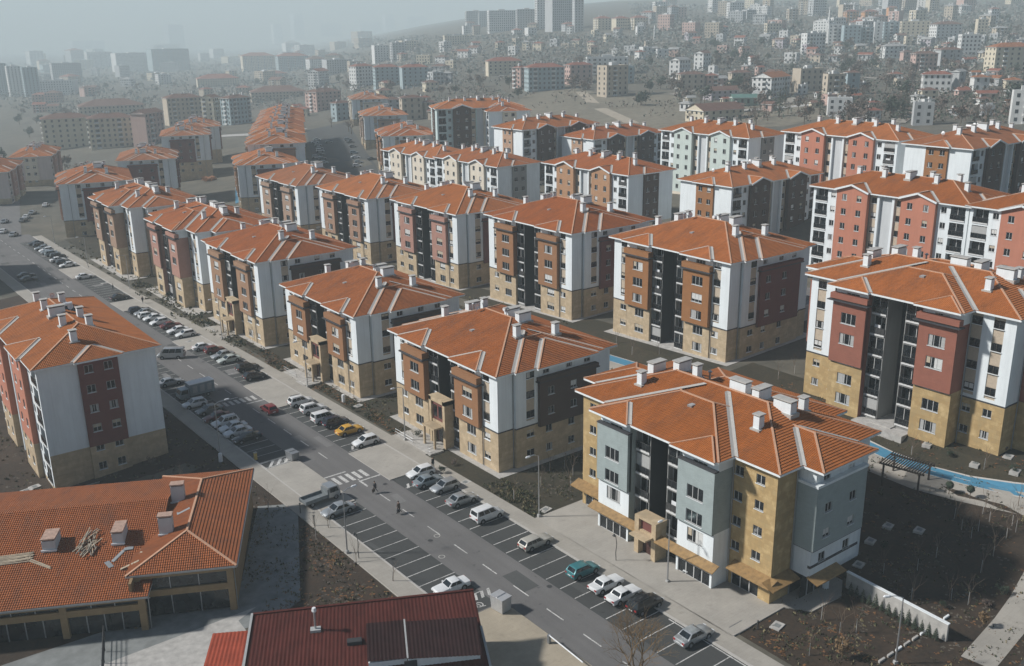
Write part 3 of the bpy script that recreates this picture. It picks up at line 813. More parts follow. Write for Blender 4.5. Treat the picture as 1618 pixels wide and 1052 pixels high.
        if s < 0:
            dp = MB(); dp.tube([fp('-y', -.1, 3.2, zb), fp('-y', -.1, 3.2, H - .3)], .08, METAL, 5); dp.tube([fp('-x', -.1, 5.8, zb), fp('-x', -.1, 5.8, H - .3)], .08, METAL, 5); pieces(dp, 'downpipe', root)
    wall(wh, '+x', W, 0, L, zb, zt, WHITE)
    if not shop:
        bl = MB(); bl.box(-.06, .2, -.06, 5.98, zs - .08, zs + .1, BELT); bl.box(.2, 3.38, -.06, .2, zs - .08, zs + .1, BELT); bl.box(-.06, .2, 24.82, L + .06, zs - .08, zs + .1, BELT); pieces(bl, 'belt_course', root)
    if wh.v: pieces(wh, 'white_wall', root)
    pieces(st, 'stone_wall', root); pieces(by, 'clad_bay', root); pieces(gr, 'loggia_wall', root)
    if shop:
        def canopy(x0, x1, y0, y1):
            m = MB(); m.face([(x0, y0, 3.0), (x0, y1, 3.0), (x1, y1, 3.55), (x1, y0, 3.55)], CANOPY)
            m.face([(x0, y0, 2.9), (x1, y0, 3.45), (x1, y1, 3.45), (x0, y1, 2.9)], CANOPY)
            m.face([(x0, y0, 2.9), (x0, y1, 2.9), (x0, y1, 3.0), (x0, y0, 3.0)], CANOPY)
            for y in (y0, y1): m.face([(x0, y, 2.9), (x1, y, 3.45), (x1, y, 3.55), (x0, y, 3.0)], CANOPY)
            return m.build('canopy', root)
        canopy(fx - 1.1, fx, 5.0, 14.0); canopy(fx - 1.1, fx, 17.2, 25.6); canopy(-1.5, 0, -.9, 5.0); canopy(-1.5, 0, 25.6, L + .8)
        m = MB(); m.face([(3.2, -3.7, 3.0), (8.5, -3.7, 3.0), (8.5, -2.2, 3.4), (3.2, -2.2, 3.4)], CANOPY); m.face([(3.2, -3.7, 2.9), (3.2, -2.2, 3.3), (8.5, -2.2, 3.3), (8.5, -3.7, 2.9)], CANOPY); m.face([(3.2, -3.7, 2.9), (8.5, -3.7, 2.9), (8.5, -3.7, 3.0), (3.2, -3.7, 3.0)], CANOPY); m.build('canopy', root)
        m = MB(); m.face([(-1.5, -1.5, 2.95), (3.2, -1.5, 2.95), (3.2, 0, 3.5), (-1.5, 0, 3.5)], CANOPY); m.face([(-1.5, -1.5, 2.85), (-1.5, 0, 3.4), (3.2, 0, 3.4), (3.2, -1.5, 2.85)], CANOPY); m.build('canopy', root)
        for (x, a, b) in ((0, 1.6, 5.4), (0, 26.4, 30.1), (fx, 6.3, 11.1), (fx, 19.7, 24.5)):
            m = MB(); slab(m, '-x', x + .18, a, b, .15, 2.5, 0, GLASS, .05)
            k = int((b - a) / 1.05)
            for i in range(k + 1):
                y = a + (b - a) * i / k; m.box(x + .08, x + .17, y - .06, y + .06, .15, 2.5, FRAME)
            m.box(x + .08, x + .17, a, b, 1.85, 1.93, FRAME); m.box(x + .08, x + .17, a, b, .15, .25, FRAME)
            m.build('shop_window', root)
        for (a, b) in ((11.55, 14.05), (17.05, 19.25)):
            m = MB(); m.box(fx + 1.6, fx + 1.7, a, b, .1, 2.5, GLASS); m.box(fx + 1.5, fx + 1.6, (a + b) / 2 - .05, (a + b) / 2 + .05, .1, 2.5, FRAME); m.build('shop_window', root)
        pm = MB()   # tan portal of the stair entrance
        pm.box(fx - .9, fx + 1.0, 13.9, 14.6, zb, 4.9, STONE); pm.box(fx - .9, fx + 1.0, 16.7, 17.4, zb, 4.9, STONE); pm.box(fx - .9, fx + 1.0, 13.9, 17.4, 4.9, 5.2, STONE)
        pm.box(fx - .8, 2.2, 14.6, 16.7, 3.2, 3.5, STONE); pm.box(fx - .5, fx - .4, 14.6, 16.7, 3.5, 4.9, MAROON_SHADE); pm.box(fx - .1, fx, 14.6, 16.7, 0, 3.2, DOOR)
        pm.box(fx - 2.2, fx - .8, 14.3, 17.0, 3.1, 3.3, STONE); pm.build('entrance_portal', root)
    else:
        pm = MB(); pm.box(fx - .3, 2.2, 13.9, 17.2, zb, -.2, CONC); pm.box(fx - 1.5, fx + .9, 11.4, 19.4, zb, -.35, CONC); pm.build('entrance_step', root)
    R = Roof(H, random.choice(TILES) if lod == 0 else random.choice(TILES + [TILE_FAR]), real=lod == 0); o = .8
    R.hip(-o, W + o, -o, L + o)
    R.hip(fx - o, 12.0, 5.2, 25.6)
    R.hip(3.0, 12.8, -3.4, 12); R.hip(3.0, 12.8, L - 12, L + 3.4)
    R.hip(4.5, W + 3.2, 5.3, 25.5)
    for y, d in ((5.2, 1), (25.6, -1)): R.valley(-o, y, 1, d, 8.6, .5)
    for y, d in ((-o, 1), (L + o, -1)): R.valley(3.0, y, 1, d, 4.7, .45); R.valley(12.8, y, -1, d, 4.7, .3)
    for a, b in ((5.4, 12.0), (18.8, 25.4)): R.bay('-x', a, b, fx - o, .45, W, gut=(a > 10, a < 10 and 0))
    rz_ = lambda x, y: H + .34 * max(min(x + o, W + o - x, y + o, L + o - y), min(x - fx + o, y - 5.2, 25.6 - y, 12 - x))
    ch = [(x, y, rz_(x, y) - .05, k) for x, y, k in ((4.2, 24.5, 'a'), (8.6, 26.2, 'b'), (9.9, 23.0, 'b'), (8.9, 19.6, 'a'), (9.4, 13.2, 'c'), (9.6, 10.2, 'b'), (4.2, 6.2, 'a'), (9.0, 6.4, 'c'), (12.2, 6.2, 'a'), (2.8, 14.8, 'h'), (9.6, 14.4, 'd'), (10.6, 19.0, 'v'))]
    R.build(root, ch)
    return root

def type_r(loc, bay, label, n=6, lod=0, rz=0, gable=True, endbay=None, white=None, mirror_end=False, group='long gabled blocks behind'):
    """long slab block: two gabled clad bays, loggias at both ends, a glazed stair recess"""
    random.seed(sum(map(ord, label)))
    white = white or WHITE; endbay = endbay or bay
    root = tag(empty('apartment_block', loc, rz), label, 'apartment block', group)
    W, L, H = 16.4, 34.2, 3.0 * n + .3
    zb, zt, zs = -4.5, H - .26, 5.0
    st, wh, by, gr = MB(), MB(), MB(), MB()
    base = STONE if not gable else CREAMC
    for side_ in ('-x',):
        for (lo, hi, wv, bv) in ((0, 6.2, 4.9, 2.1), (28.0, 34.2, 29.3, 32.1)):
            hs = [(wv - .55, wv + .55, 3 * k + 1.3, 3 * k + 2.5) for k in range(n)] + [(bv - 1.45, bv + 1.45, 3 * k + .35, 3 * k + 2.75, .95) for k in range(n)]
            wall(st, '-x', 0, lo, hi, zb, .2, base); wall(wh, '-x', 0, lo, hi, .2, zt, white, hs)
            for k in range(n):
                window(root, '-x', 0, wv, 3 * k + 1.3, 1.1, 1.2, 2, lod)
                balcony(root, '-x', 0, bv, 3 * k + .35, 2.9, 2.35, lod, random.choice((0, 2, 2, 1, 3, 4, 5)))
        for lo, hi in ((6.2, 13.4), (20.8, 28.0)):
            c1, c2 = lo + 1.9, hi - 1.9
            hs = [(c - .55, c + .55, 3 * k + 1.2, 3 * k + 2.5) for c in (c1, c2) for k in range(n)]
            z0 = .2 if gable else zs
            wall(by, '-x', -.8, lo, hi, z0, H + .1, bay, [h for h in hs if h[2] > z0])
            wall(st, '-x', -.8, lo, hi, zb, z0, base, [h for h in hs if h[2] < z0])
            by.box(-.8, .1, lo, lo + .02, z0, H, bay); by.box(-.8, .1, hi - .02, hi, z0, H, bay); st.box(-.8, .1, lo, lo + .02, zb, z0, base); st.box(-.8, .1, hi - .02, hi, zb, z0, base)
            if gable: by.face([(-.8, lo, H + .1), (-.8, hi, H + .1), (-.8, (lo + hi) / 2, H + .1 + (hi - lo) / 2 * .34)], bay)
            for k in range(n):
                for c in (c1, c2): window(root, '-x', -.8, c, 3 * k + 1.2, 1.1, 1.3, 2, lod)
        for c, lo, hi in ((14.3, 13.4, 15.2), (19.9, 19.0, 20.8)):
            wall(wh, '-x', .3, lo, hi, zb, zt, BEIGE, [(c - .6, c + .6, 3 * k + 1.2, 3 * k + 2.4) for k in range(n)])
            for k in range(n): window(root, '-x', .3, c, 3 * k + 1.2, 1.2, 1.2, 2, lod, FRAMED)
        wh.box(-.15, .5, 15.2, 15.7, zb, zt, white); wh.box(-.15, .5, 18.5, 19.0, zb, zt, white); wall(gr, '-x', .45, 15.7, 18.5, zb, zt, GREYP)
    for sd, y, s in (('-y', 0, -1), ('+y', L, 1)):
        e = lambda d: y + s * d
        for lo, hi in ((0, 5.4), (10.9, W)):
            wall(wh, sd, y, lo, hi, zs, zt, white); wall(st, sd, y, lo, hi, zb, zs, base)
        hs = [(c - .6, c + .6, 3 * k + 1.2, 3 * k + 2.4) for c in (6.8, 9.5) for k in range(n)]
        wall(by, sd, e(.35), 5.4, 10.9, zs, zt, endbay, [h for h in hs if h[2] > zs]); wall(st, sd, e(.35), 5.4, 10.9, zb, zs, base, [h for h in hs if h[2] < zs])
        lo, hi = sorted((e(.35), e(-.1)))
        for a in (5.4, 10.88): by.box(a, a + .02, lo, hi, zs, zt, endbay); st.box(a, a + .02, lo, hi, zb, zs, base)
        for k in range(n):
            for c in (6.8, 9.5): window(root, sd, e(.35), c, 3 * k + 1.2, 1.2, 1.2, 2, lod)
    wall(wh, '+x', W, 0, L, zb, zt, white)
    pieces(st, 'base_wall', root); pieces(wh, 'rendered_wall', root); pieces(by, 'clad_bay', root); pieces(gr, 'stair_panel', root)
    R = Roof(H, random.choice(TILES) if lod == 0 else random.choice(TILES + [TILE_FAR]), real=lod == 0); o = .75
    R.hip(-o, W + o, -o, L + o)
    for a, b in ((5.8, 13.8), (20.4, 28.4)): R.bay('-x', a, b, -o, .55, W, gable=gable)
    for sd, y, s in (('-y', 0, -1), ('+y', L, 1)): R.bay(sd, 4.8, 11.5, y + s * o, .5, W)
    rz_ = lambda x, y: H + .34 * min(x + o, W + o - x, y + o, L + o - y) - .1
    ch = [(x, y, rz_(x, y), k) for x, y, k in ((6.4, 4.2, 'a'), (9.6, 7.6, 'a'), (6.6, 10.6, 'a'), (9.8, 13.4, 'a'), (7.2, 16.6, 'b'), (9.4, 19.0, 't'), (6.6, 22.0, 'a'), (9.8, 24.4, 'a'), (6.8, 28.0, 'a'), (9.6, 30.2, 'd'), (9.3, 16.8, 'd'))]
    R.build(root, ch)
    return root
CANOPY = plain('canopy_board', (.27, .165, .065), .7, scale=2, var=.35)
# ---------------------------------------------------------------- ground, streets
def axis_pts(lo, hi, near0, near1, step, grow):
    p = []; v = near0
    while v < near1: p.append(v); v += step
    p.append(near1); d = step
    while p[-1] < hi: d *= grow; p.append(min(hi, p[-1] + d))
    d = step; q = [near0]
    while q[-1] > lo: d *= grow; q.append(max(lo, q[-1] - d))
    return sorted(set(q[1:] + p) )
gx = sorted(set(axis_pts(-4200, 6400, -60, 320, 6, 1.12)) | {96.0, 104.0, 112.0, 116.0, 119.0, 124.0, 44.0, 48.0, 24.0, 145.0, 165.0, 172.0, 195.0, 211.0, 222.0})
gy = axis_pts(-700, 6400, -20, 480, 6, 1.12)
mb = MB()
for y in gy:
    for x in gx: mb.v.append((x, y, zg(x, y)))
nx = len(gx); gi = mb.mi(FIELD)
for j in range(len(gy) - 1):
    for i in range(nx - 1):
        mb.f.append([j * nx + i, j * nx + i + 1, (j + 1) * nx + i + 1, (j + 1) * nx + i]); mb.m.append(gi); mb.uv.append(None)
tag(mb.build('ground', smooth=80), kind='structure')

def soff(y): return lerp_tab(y, [40, 90, 160, 200, 240, 320, 420], [.3, 0, -1.0, -1.9, -3.0, -3.9, -4.6])
def sheet(name, x0, x1, y0, y1, dz, mat, follow=True, step=3.0, kerb=0, kmat=None, parent=None):
    """a sheet following the ground (and the street's bend); kerb > 0 gives it side faces of that height"""
    m = MB(); ny = max(1, int((y1 - y0) / step)); nxx = max(1, int((x1 - x0) / step))
    X = sorted({x0 + (x1 - x0) * i / nxx for i in range(nxx + 1)} | {q for q in XN if x0 < q < x1})
    def pt(x, y):
        xx = x + (soff(y) if follow else 0); return (xx, y, zg(xx, y) + dz)
    Y = [y0 + (y1 - y0) * j / ny for j in range(ny + 1)]
    for j in range(ny):
        for i in range(len(X) - 1):
            m.face([pt(X[i], Y[j]), pt(X[i+1], Y[j]), pt(X[i+1], Y[j+1]), pt(X[i], Y[j+1])], mat)
        if kerb:
            for x in (x0, x1):
                a, b = pt(x, Y[j]), pt(x, Y[j+1]); m.face([a, b, (b[0], b[1], b[2] - kerb), (a[0], a[1], a[2] - kerb)], kmat or KERB)
    if kerb:
        for y in (y0, y1):
            for i in range(len(X) - 1):
                a, b = pt(X[i], y), pt(X[i+1], y); m.face([a, b, (b[0], b[1], b[2] - kerb), (a[0], a[1], a[2] - kerb)], kmat or KERB)
    return tag(m.build(name), kind='structure')
def poly_sheet(name, pts, dz, mat, kerb=0, kmat=None):
    m = MB(); q = [(x, y, zg(x, y) + dz) for x, y in pts]; m.face(q, mat)
    if kerb:
        for a, b in zip(q, q[1:] + q[:1]): m.face([a, b, (b[0], b[1], b[2] - kerb), (a[0], a[1], a[2] - kerb)], kmat or mat)
    return tag(m.build(name), kind='structure')
# main street: two lanes, bays both sides
sheet('road', 49.5, 67.5, 20, 344, .03, ASPH)
for y0, y1 in ((75.6, 107.2), (124.5, 186)): sheet('parking_bays', 49.55, 54.6, y0, y1, .036, ASPHD)
for y0, y1 in ((30, 109.6), (121.8, 145.9), (160.2, 187.4), (195.6, 226), (236, 268), (282.5, 330)): sheet('parking_bays', 61.8, 67.45, y0, y1, .036, ASPHD)
K = .15
sheet('pavement', 67.5, 70.0, 20, 338, K, PAVE, kerb=.2)
sheet('pavement', 46.8, 49.5, 75.4, 345, K, PAVE, kerb=.2)
for y0, y1 in ((109.7, 121.6), (146.0, 160.1), (187.5, 195.5), (226.1, 235.9), (268.1, 282.4)): sheet('pavement_apron', 61.5, 67.48, y0, y1, K + .006, PAVEW, kerb=.2)
sheet('pavement_apron', 49.52, 54.6, 107.3, 124.3, K + .006, PAVEW, kerb=.2)
poly_sheet('pavement_apron', [(43.5, 75.3), (54.8, 75.3), (55.4, 73.6), (55.6, 20), (43.5, 20)], K + .004, pave_mat('sandy_paving', (.36, .31, .235), .6), .2, KERB)

sheet('kerb', 67.36, 67.62, 20, 338, K + .02, KERB, kerb=.18); sheet('kerb', 49.4, 49.62, 75.4, 344, K + .02, KERB, kerb=.18)
# paint
pm = MB()
def dash(x0, x1, y0, y1, dz=.055):
    s0, s1 = soff(y0), soff(y1)
    pm.face([(x0 + s0, y0, zg(x0, y0) + dz), (x1 + s0, y0, zg(x1, y0) + dz), (x1 + s1, y1, zg(x1, y1) + dz), (x0 + s1, y1, zg(x0, y1) + dz)], LINE)
y = 26.0
while y < 340:
    if not (111 < y < 117 or 149.5 < y < 156.5): dash(58.15, 58.3, y + .9, y + 3.7)
    y += 5.95
for k in range(0, 12): dash(49.65, 54.6, 78.7 + 2.57 * k - .06, 78.7 + 2.57 * k + .06)
for y0, y1 in ((124.5, 186),):
    y = y0
    while y < y1: dash(49.65, 54.5, y - .06, y + .06); y += 2.52
for y0, y1 in ((30.6, 107), (122.2, 146), (160.5, 187.4), (195.9, 226), (236.2, 268), (282.8, 330)):
    y = y0
    while y < y1: dash(61.9, 67.3, y - .06, y + .06); y += 2.52
dash(49.66, 49.8, 75.6, 107); dash(67.15, 67.3, 30, 109.4); dash(49.66, 49.8, 124.5, 186)
for k in range(5): dash(55.3 + 1.08 * k, 55.3 + 1.08 * k + .56, 113.0, 115.6)
dash(54.7, 58.1, 116.2, 116.5); dash(58.0, 61.4, 112.1, 112.4); dash(58.0, 58.15, 110.0, 112.1)
for k in range(6): dash(55.2 + 1.0 * k, 55.2 + 1.0 * k + .55, 152.4, 154.6)
dash(55.0, 58.4, 155.3, 155.6); dash(58.3, 61.8, 151.2, 151.5)
for k in range(4):   # hatched no-parking strip
    y0 = 125.2 + .5 * k
    pm.face([(49.7 + 1.2 * k, 124.9, zg(50, 125) + .058), (50.2 + 1.2 * k, 124.9, zg(50, 125) + .058), (51.4 + 1.2 * k, 126.6, zg(50, 126) + .058), (50.9 + 1.2 * k, 126.6, zg(50, 126) + .058)], LINE)
dash(49.7, 54.4, 126.7, 126.85); dash(49.7, 54.4, 124.75, 124.9)
for k in range(3):
    for (X0, Y0) in ((61.7, 106.0), (53.0, 77.5), (62.0, 122.6)):
        pm.face([(X0 + .1 + .9 * k, Y0, zg(X0, Y0) + .058), (X0 + .5 + .9 * k, Y0, zg(X0, Y0) + .058), (X0 + 1.1 + .9 * k, Y0 + 1.2, zg(X0, Y0) + .058), (X0 + .7 + .9 * k, Y0 + 1.2, zg(X0, Y0) + .058)], LINE)
def ring(cx, cy, r, w, dz, mat, a0=0, a1=360, n=18):
    for i in range(n):
        t0, t1 = D2R(a0 + (a1 - a0) * i / n), D2R(a0 + (a1 - a0) * (i + 1) / n); z = zg(cx, cy) + dz
        pm.face([(cx + r * math.cos(t0), cy + r * math.sin(t0), z), (cx + r * math.cos(t1), cy + r * math.sin(t1), z), (cx + (r - w) * math.cos(t1), cy + (r - w) * math.sin(t1), z), (cx + (r - w) * math.cos(t0), cy + (r - w) * math.sin(t0), z)], mat)
def wheelchair(cx, cy, s=1.0):
    """accessible-bay symbol, its head towards -x"""
    ring(cx, cy, .62 * s, .16 * s, .058, LINE, -130, 120)
    z = zg(cx, cy) + .06
    def q(*p): pm.face([(cx + a * s, cy + b * s, z) for a, b in p], LINE)
    q((-1.0, .05), (.05, .05), (.05, .22), (-1.0, .22)); q((-.55, .2), (-.4, .2), (-.4, -.45), (-.55, -.45)); q((-.05, .1), (.1, .1), (.1, -.62), (-.05, -.62)); q((.05, -.62), (.62, -.8), (.68, -.66), (.1, -.46))
    ring(cx - 1.25 * s, cy + .14 * s, .18 * s, .18 * s, .06, LINE, 0, 360, 10)
wheelchair(52.9, 125.8, .8); wheelchair(53.0, 76.6, .8)
for (u, v) in ((690.5, 847), (698, 880)): 
    p = at(u, v); ring(p.x, p.y, .42, .1, .05, KERB)
tag(pm.build('road_marking'), kind='structure')
# repairs, stains and covers in the asphalt
PATCH = asphalt_mat('asphalt_patch', .07, .98); PATCHL = asphalt_mat('asphalt_patch_pale', .16, 1.03); IRON = plain('iron_cover', (.05, .05, .05), .6)
rp = MB(); rr_ = random.Random(17)
for i in range(46):
    y = rr_.uniform(35, 330); x = rr_.choice((rr_.uniform(55, 61), rr_.uniform(50, 54), rr_.uniform(62, 67))); w_, l_ = rr_.uniform(.5, 2.2), rr_.uniform(.6, 5.0); x += soff(y); a_ = rr_.uniform(-.08, .08)
    if 110 < y < 118 or 150 < y < 157: continue
    q = [(x, y), (x + w_, y + a_ * w_), (x + w_ - a_ * l_, y + l_), (x - a_ * l_ + rr_.uniform(-.2, .2), y + l_)]
    rp.face([(u, v, zg(u, v) + .043) for u, v in q], PATCH if rr_.random() < .6 else PATCHL)
tag(rp.build('road_patch'), kind='structure')
ic = MB()
for i in range(16):
    y = 40 + 17.3 * i; x = 59.5 + (i % 3) * .9 - (i % 2) * 3 + soff(y)
    ic.face([(x + .33 * math.cos(t * .5236), y + .33 * math.sin(t * .5236), zg(x, y) + .05) for t in range(12)], IRON)
tag(ic.build('manhole_cover'), kind='structure')
# other roads, tracks and paths
def path_strip(name, pts, w, dz, mat, step=4.0, edge=None):
    P = [Vector((p[0], p[1])) for p in pts]; Q = []
    for a, b in zip(P, P[1:]):
        k = max(1, int((b - a).length / step))
        for i in range(k): Q.append(a.lerp(b, i / k))
    Q.append(P[-1]); m = MB(); prev = None
    for i, p in enumerate(Q):
        d = (Q[min(i + 1, len(Q) - 1)] - Q[max(i - 1, 0)]).normalized(); nrm = Vector((-d.y, d.x))
        a, b = p + nrm * w / 2, p - nrm * w / 2
        row = [(q.x, q.y, zg(q.x, q.y) + dz) for q in (a, p, b)]
        if prev:
            for k in (0, 1): m.face([prev[k], prev[k+1], row[k+1], row[k]], mat)
        prev = row
    return tag(m.build(name), kind='structure')
trk = [(122, 28), (118.5, 42), (116.2, 50), (115.0, 55), (114.2, 60), (114.4, 66), (115.0, 70), (115.2, 85), (114.9, 100), (114.5, 121), (114, 150), (113.6, 190), (113.2, 240), (113, 290)]
path_strip('path', [(x - 2.4, y - .6) for x, y in trk], 5.0, .05, PAVE)
path_strip('running_track', trk, 2.0, .075, BLUE); path_strip('track_edge', [(x + 1.1, y + .12) for x, y in trk], .22, .085, KERB); path_strip('track_edge', [(x - 1.1, y - .12) for x, y in trk], .22, .085, KERB)
tm = MB()
for i in range(6):
    y = 46 + i * 4.3; x = lerp_tab(y, [42, 50, 55, 60, 66, 70], [118.5, 116.2, 115, 114.2, 114.4, 115])
    x2 = lerp_tab(y + 2, [42, 50, 55, 60, 66, 70], [118.5, 116.2, 115, 114.2, 114.4, 115])
    tm.face([(x - .06, y, zg(x, y) + .1), (x + .06, y, zg(x, y) + .1), (x2 + .06, y + 2, zg(x2, y + 2) + .1), (x2 - .06, y + 2, zg(x2, y + 2) + .1)], LINE)
tag(tm.build('track_marking'), kind='structure')
# lawns and beds
sheet('garden_bed', 70.0, 113.0, 88.3, 326, .022, TURF, follow=False, step=4)
sheet('garden_bed', 71.0, 113.0, 20, 88.2, .024, SOIL, follow=False, step=4)
sheet('garden_bed', 113.0, 126, 30, 330, .016, TURF, follow=False, step=4)
sheet('garden_bed', -30, 46.7, 96, 260, .02, SOIL, follow=False, step=4)
sheet('forecourt', 70.0, 78.6, 55.3, 88.0, K, PAVEW, follow=False, kerb=.2)
poly_sheet('forecourt', [(78.6, 55.2), (80.2, 52.9), (85.2, 52.7), (88, 54.5), (88, 57), (78.6, 57)], K - .002, PAVEW, .2)
path_strip('path', [(85.5, 37.4), (99, 39.2), (125, 44)], 3.2, .06, PAVE)
path_strip('road', [(70, 28.5), (99, 33.5), (140, 40)], 6.0, .05, ASPHD)
for yb, x0, w in ((101.8, 74.4, 27.7), (141, 73.6, 27.7), (179.4, 73.0, 27.7)):
    sheet('plinth', x0 - 1.0, x0 + 22.6, yb - 1.6, yb + w + 1.0, .06, CONC, follow=False, step=6)
    sheet('entrance_path', 69.9 + soff(yb + 14), x0 - .9, yb + 12.0, yb + 21.5, K - .01, PAVEW, follow=False, kerb=.15)
for yb, x0, w in ((213.5, 70.6, 30.7), (258, 69.4, 30.7)): sheet('plinth', x0 - 1.0, x0 + 22, yb - 1.6, yb + w + 1, .06, CONC, follow=False, step=6)
for yb in (102, 141.4, 181, 222, 263): sheet('plinth', 121.4, 145, yb - 1.4, yb + 29, .07, CONC, follow=False, step=3)
for (u, v) in ((735, 739),): pass
# yards on the near left
poly_sheet('yard', [(-10, 92), (34.5, 88.5), (38, 90), (48.0, 111.6), (43.5, 114.5), (33.4, 96.2), (9, 109), (-10, 118)], .05, CONCD)
poly_sheet('yard', [(-10, 60), (30.5, 72), (31, 90.6), (33.6, 91.9), (-10, 91.9)], .052, CONC)
poly_sheet('yard', [(30.5, 72), (43.4, 70), (43.4, 20), (-10, 20), (-10, 59.8)], .05, CONCD)
sheet('garden_bed', 33, 46.7, 74, 112, .03, SOIL, follow=False, step=4)
# streets behind the point blocks
sheet('road', 146, 156, 40, 330, .04, ASPHD, follow=False, step=4)
sheet('parking_bays', 156, 166, 60, 300, .03, ASPH, follow=False, step=4)
sheet('parking_bays', 96, 113, 130.5, 140, .035, ASPHD, follow=False, step=3) if False else None
bd = Vector((.42, .907)); b0 = at(545, 268)
path_strip('road', [tuple((b0.xy + bd * t)) for t in (-60, 0, 60, 120, 200)], 26, .08, ASPHD)
path_strip('road', [(54, 338), (40, 372), (10, 420)], 11, .06, ASPH); path_strip('road', [(54, 338), (66, 400), (80, 470)], 12, .05, ASPH)

p1, p2, p3 = at(918, 145), at(945, 170), at(1000, 195); path_strip('dirt_road', [p1.xy, p2.xy, p3.xy], 7, .15, pave_mat('dirt', (.36, .31, .24), 2.0))
fp_ = [at(u, v) for u, v in ((800, 178), (830, 150), (905, 138), (960, 150), (1060, 150), (1110, 165), (1180, 165), (1300, 160), (1330, 178), (1240, 200), (1000, 205), (860, 200))]
def fan(name, pts, dz, mat):
    m = MB(); c = sum(pts, Vector()) / len(pts); K_ = 8
    for a, b in zip(pts, pts[1:] + pts[:1]):
        for i in range(K_):
            for (p, q, r_) in ((0, 0, 0),):
                f = lambda e, s_: (lambda w: (w.x, w.y, zg(w.x, w.y) + dz))(c.lerp(e, s_ / K_))
                m.face([f(a, i), f(a, i + 1), f(b, i + 1), f(b, i)] if i else [f(a, 0), f(a, 1), f(b, 1)], mat)
    return tag(m.build(name), kind='structure')
fan('field', fp_, .1, DRY)
p1, p2 = at(345, 215), at(480, 205); path_strip('dirt_road', [p1.xy, p2.xy], 14, .12, CONC)
p1, p2 = at(1130, 178), at(1290, 165); path_strip('dirt_road', [p1.xy, p2.xy], 9, .15, CONC)

# ---------------------------------------------------------------- the housing estate
type_p((74.5, 101.8, 0), 5, BROWN, 'five-storey brown and white point block beside the zebra crossing, behind the row of silver cars', 0, portal=True, side=BROWN_SHADED)
type_p((73.8, 141, -.15), 5, BROWN, 'five-storey brown and white point block behind the yellow car', 0, portal=True, side=BROWN_SHADED)
type_p((73.1, 179.4, -.6), 6, plain('x', (.1, .1, .1)) if False else bay_mat('tan_cladding', (.33, .19, .11)), 'six-storey tan and white point block on the street, behind the two black cars', 0, portal=True, side=BROWN_SHADED)
type_q((73.6, 213.5, -.5), 6, ROSE, 'six-storey rose and white block with dark maroon bay side, on the street', 1, stone=STONE)
type_q((72.3, 258, -.7), 6, bay_mat('tan_cladding_far', (.34, .22, .15)), 'six-storey tan block with dark bay side and white end wall, on the street', 1, stone=STONE)
type_p((71.5, 329, -2.0), 6, ROSE, 'last point block at the far bend of the street, with grey stone base', 1, rz=D2R(-14), side=MAROON_SHADE)
type_q((77.7, 56.7, 0), 5, SAGE, 'sage green and ochre corner block with shops and wooden canopies below', 0, shop=True)
type_q((121.4, 54.5, 6.4), 6, PINK, 'brick red and ochre block behind the blue running track', 0)
type_p((122.7, 102, 5.5), 6, OCHRE, 'large ochre and white point block behind the shop corner, above the concrete box', 0, side=MAROON_SHADE)
type_p((122.3, 141.4, 4.4), 6, BROWN, 'ochre and white point block in the middle of the second row', 0, side=MAROON_SHADE)
type_p((122, 181, 2.7), 6, ROSE, 'rose and white point block in the second row', 1, side=MAROON_SHADE)
type_p((122, 222, 1.1), 6, bay_mat('dusty_tan_cladding', (.34, .20, .13)), 'tan and white point block in the second row, before the last', 1, side=MAROON_SHADE)
type_p((121.6, 263, -.2), 6, bay_mat('pale_tan_cladding', (.36, .24, .17)), 'pale tan point block nearest the far car park in the second row', 1, side=MAROON_SHADE)
type_p((134.1, 338.7, -2.8), 6, BROWN, 'point block with a pale end wall and a blue court at its foot', 1, rz=D2R(-20), side=MAROON_SHADE)
q_ = [at(372, 322), at(372, 296), at(392, 286), at(396, 312)]; poly_sheet('court', [(p.x, p.y) for p in q_], .1, BLUE)
type_r((176, 90.7, 9.7), SALMON, 'white and salmon slab block with two gables, right edge of the third row', 6, 0)
type_r((176, 56.3, 9.9), SALMON, 'salmon and white slab block cut by the right edge of the photo', 6, 0)
type_r((176, 181.3, 5.9), bay_mat('caramel_cladding', (.42, .23, .12)), 'caramel and white gabled slab block with dark end bay in the third row', 6, 1, endbay=BROWN_SHADED)
type_r((175.5, 237.4, 2.5), CREAMC, 'near half of the long cream gabled slab block', 6, 1, endbay=GREYW)
type_r((175.5, 271.8, 1.9), CREAMC, 'far half of the long cream gabled slab block', 6, 1, endbay=GREYW)
type_r((180.7 - 0, 151.1, 6.4) if False else (180.7 + 34.2, 151.1, 5.9), BROWN_SHADED, 'dark brown gabled slab block with ochre bay on its white end', 6, 1, rz=D2R(90), endbay=OCHRE)
type_r((221.5, 180, 12.0), GREENW, 'pale green gabled slab block in the fourth row', 6, 1, endbay=GREYW)
type_r((223.4, 135.3, 14.6), SALMON, 'pink and white gabled slab block in the fourth row', 6, 1)
type_r((216.9 + 34.2, 112.9, 15.0), BROWN_SHADED, 'dark gabled slab block with bright orange bay on its white end, fourth row', 6, 1, rz=D2R(90), endbay=OCHRE)
type_r((221.6 + 34.2, 245.4, 6.6), BROWN_SHADED, 'dark gabled slab block with pale end wall, left of the pale green one', 6, 1, rz=D2R(90), endbay=bay_mat('peach', (.45, .28, .18)), group='long gabled blocks behind')
type_r((206.4 + 34.2, 264.6, 9.5), BROWN_SHADED, 'dark gabled slab block with tan bay on its white end, behind the cream slab', 6, 1, rz=D2R(90), endbay=bay_mat('peach_far', (.45, .28, .18)))
p = CO + ray(690, 172) / FPX * 374
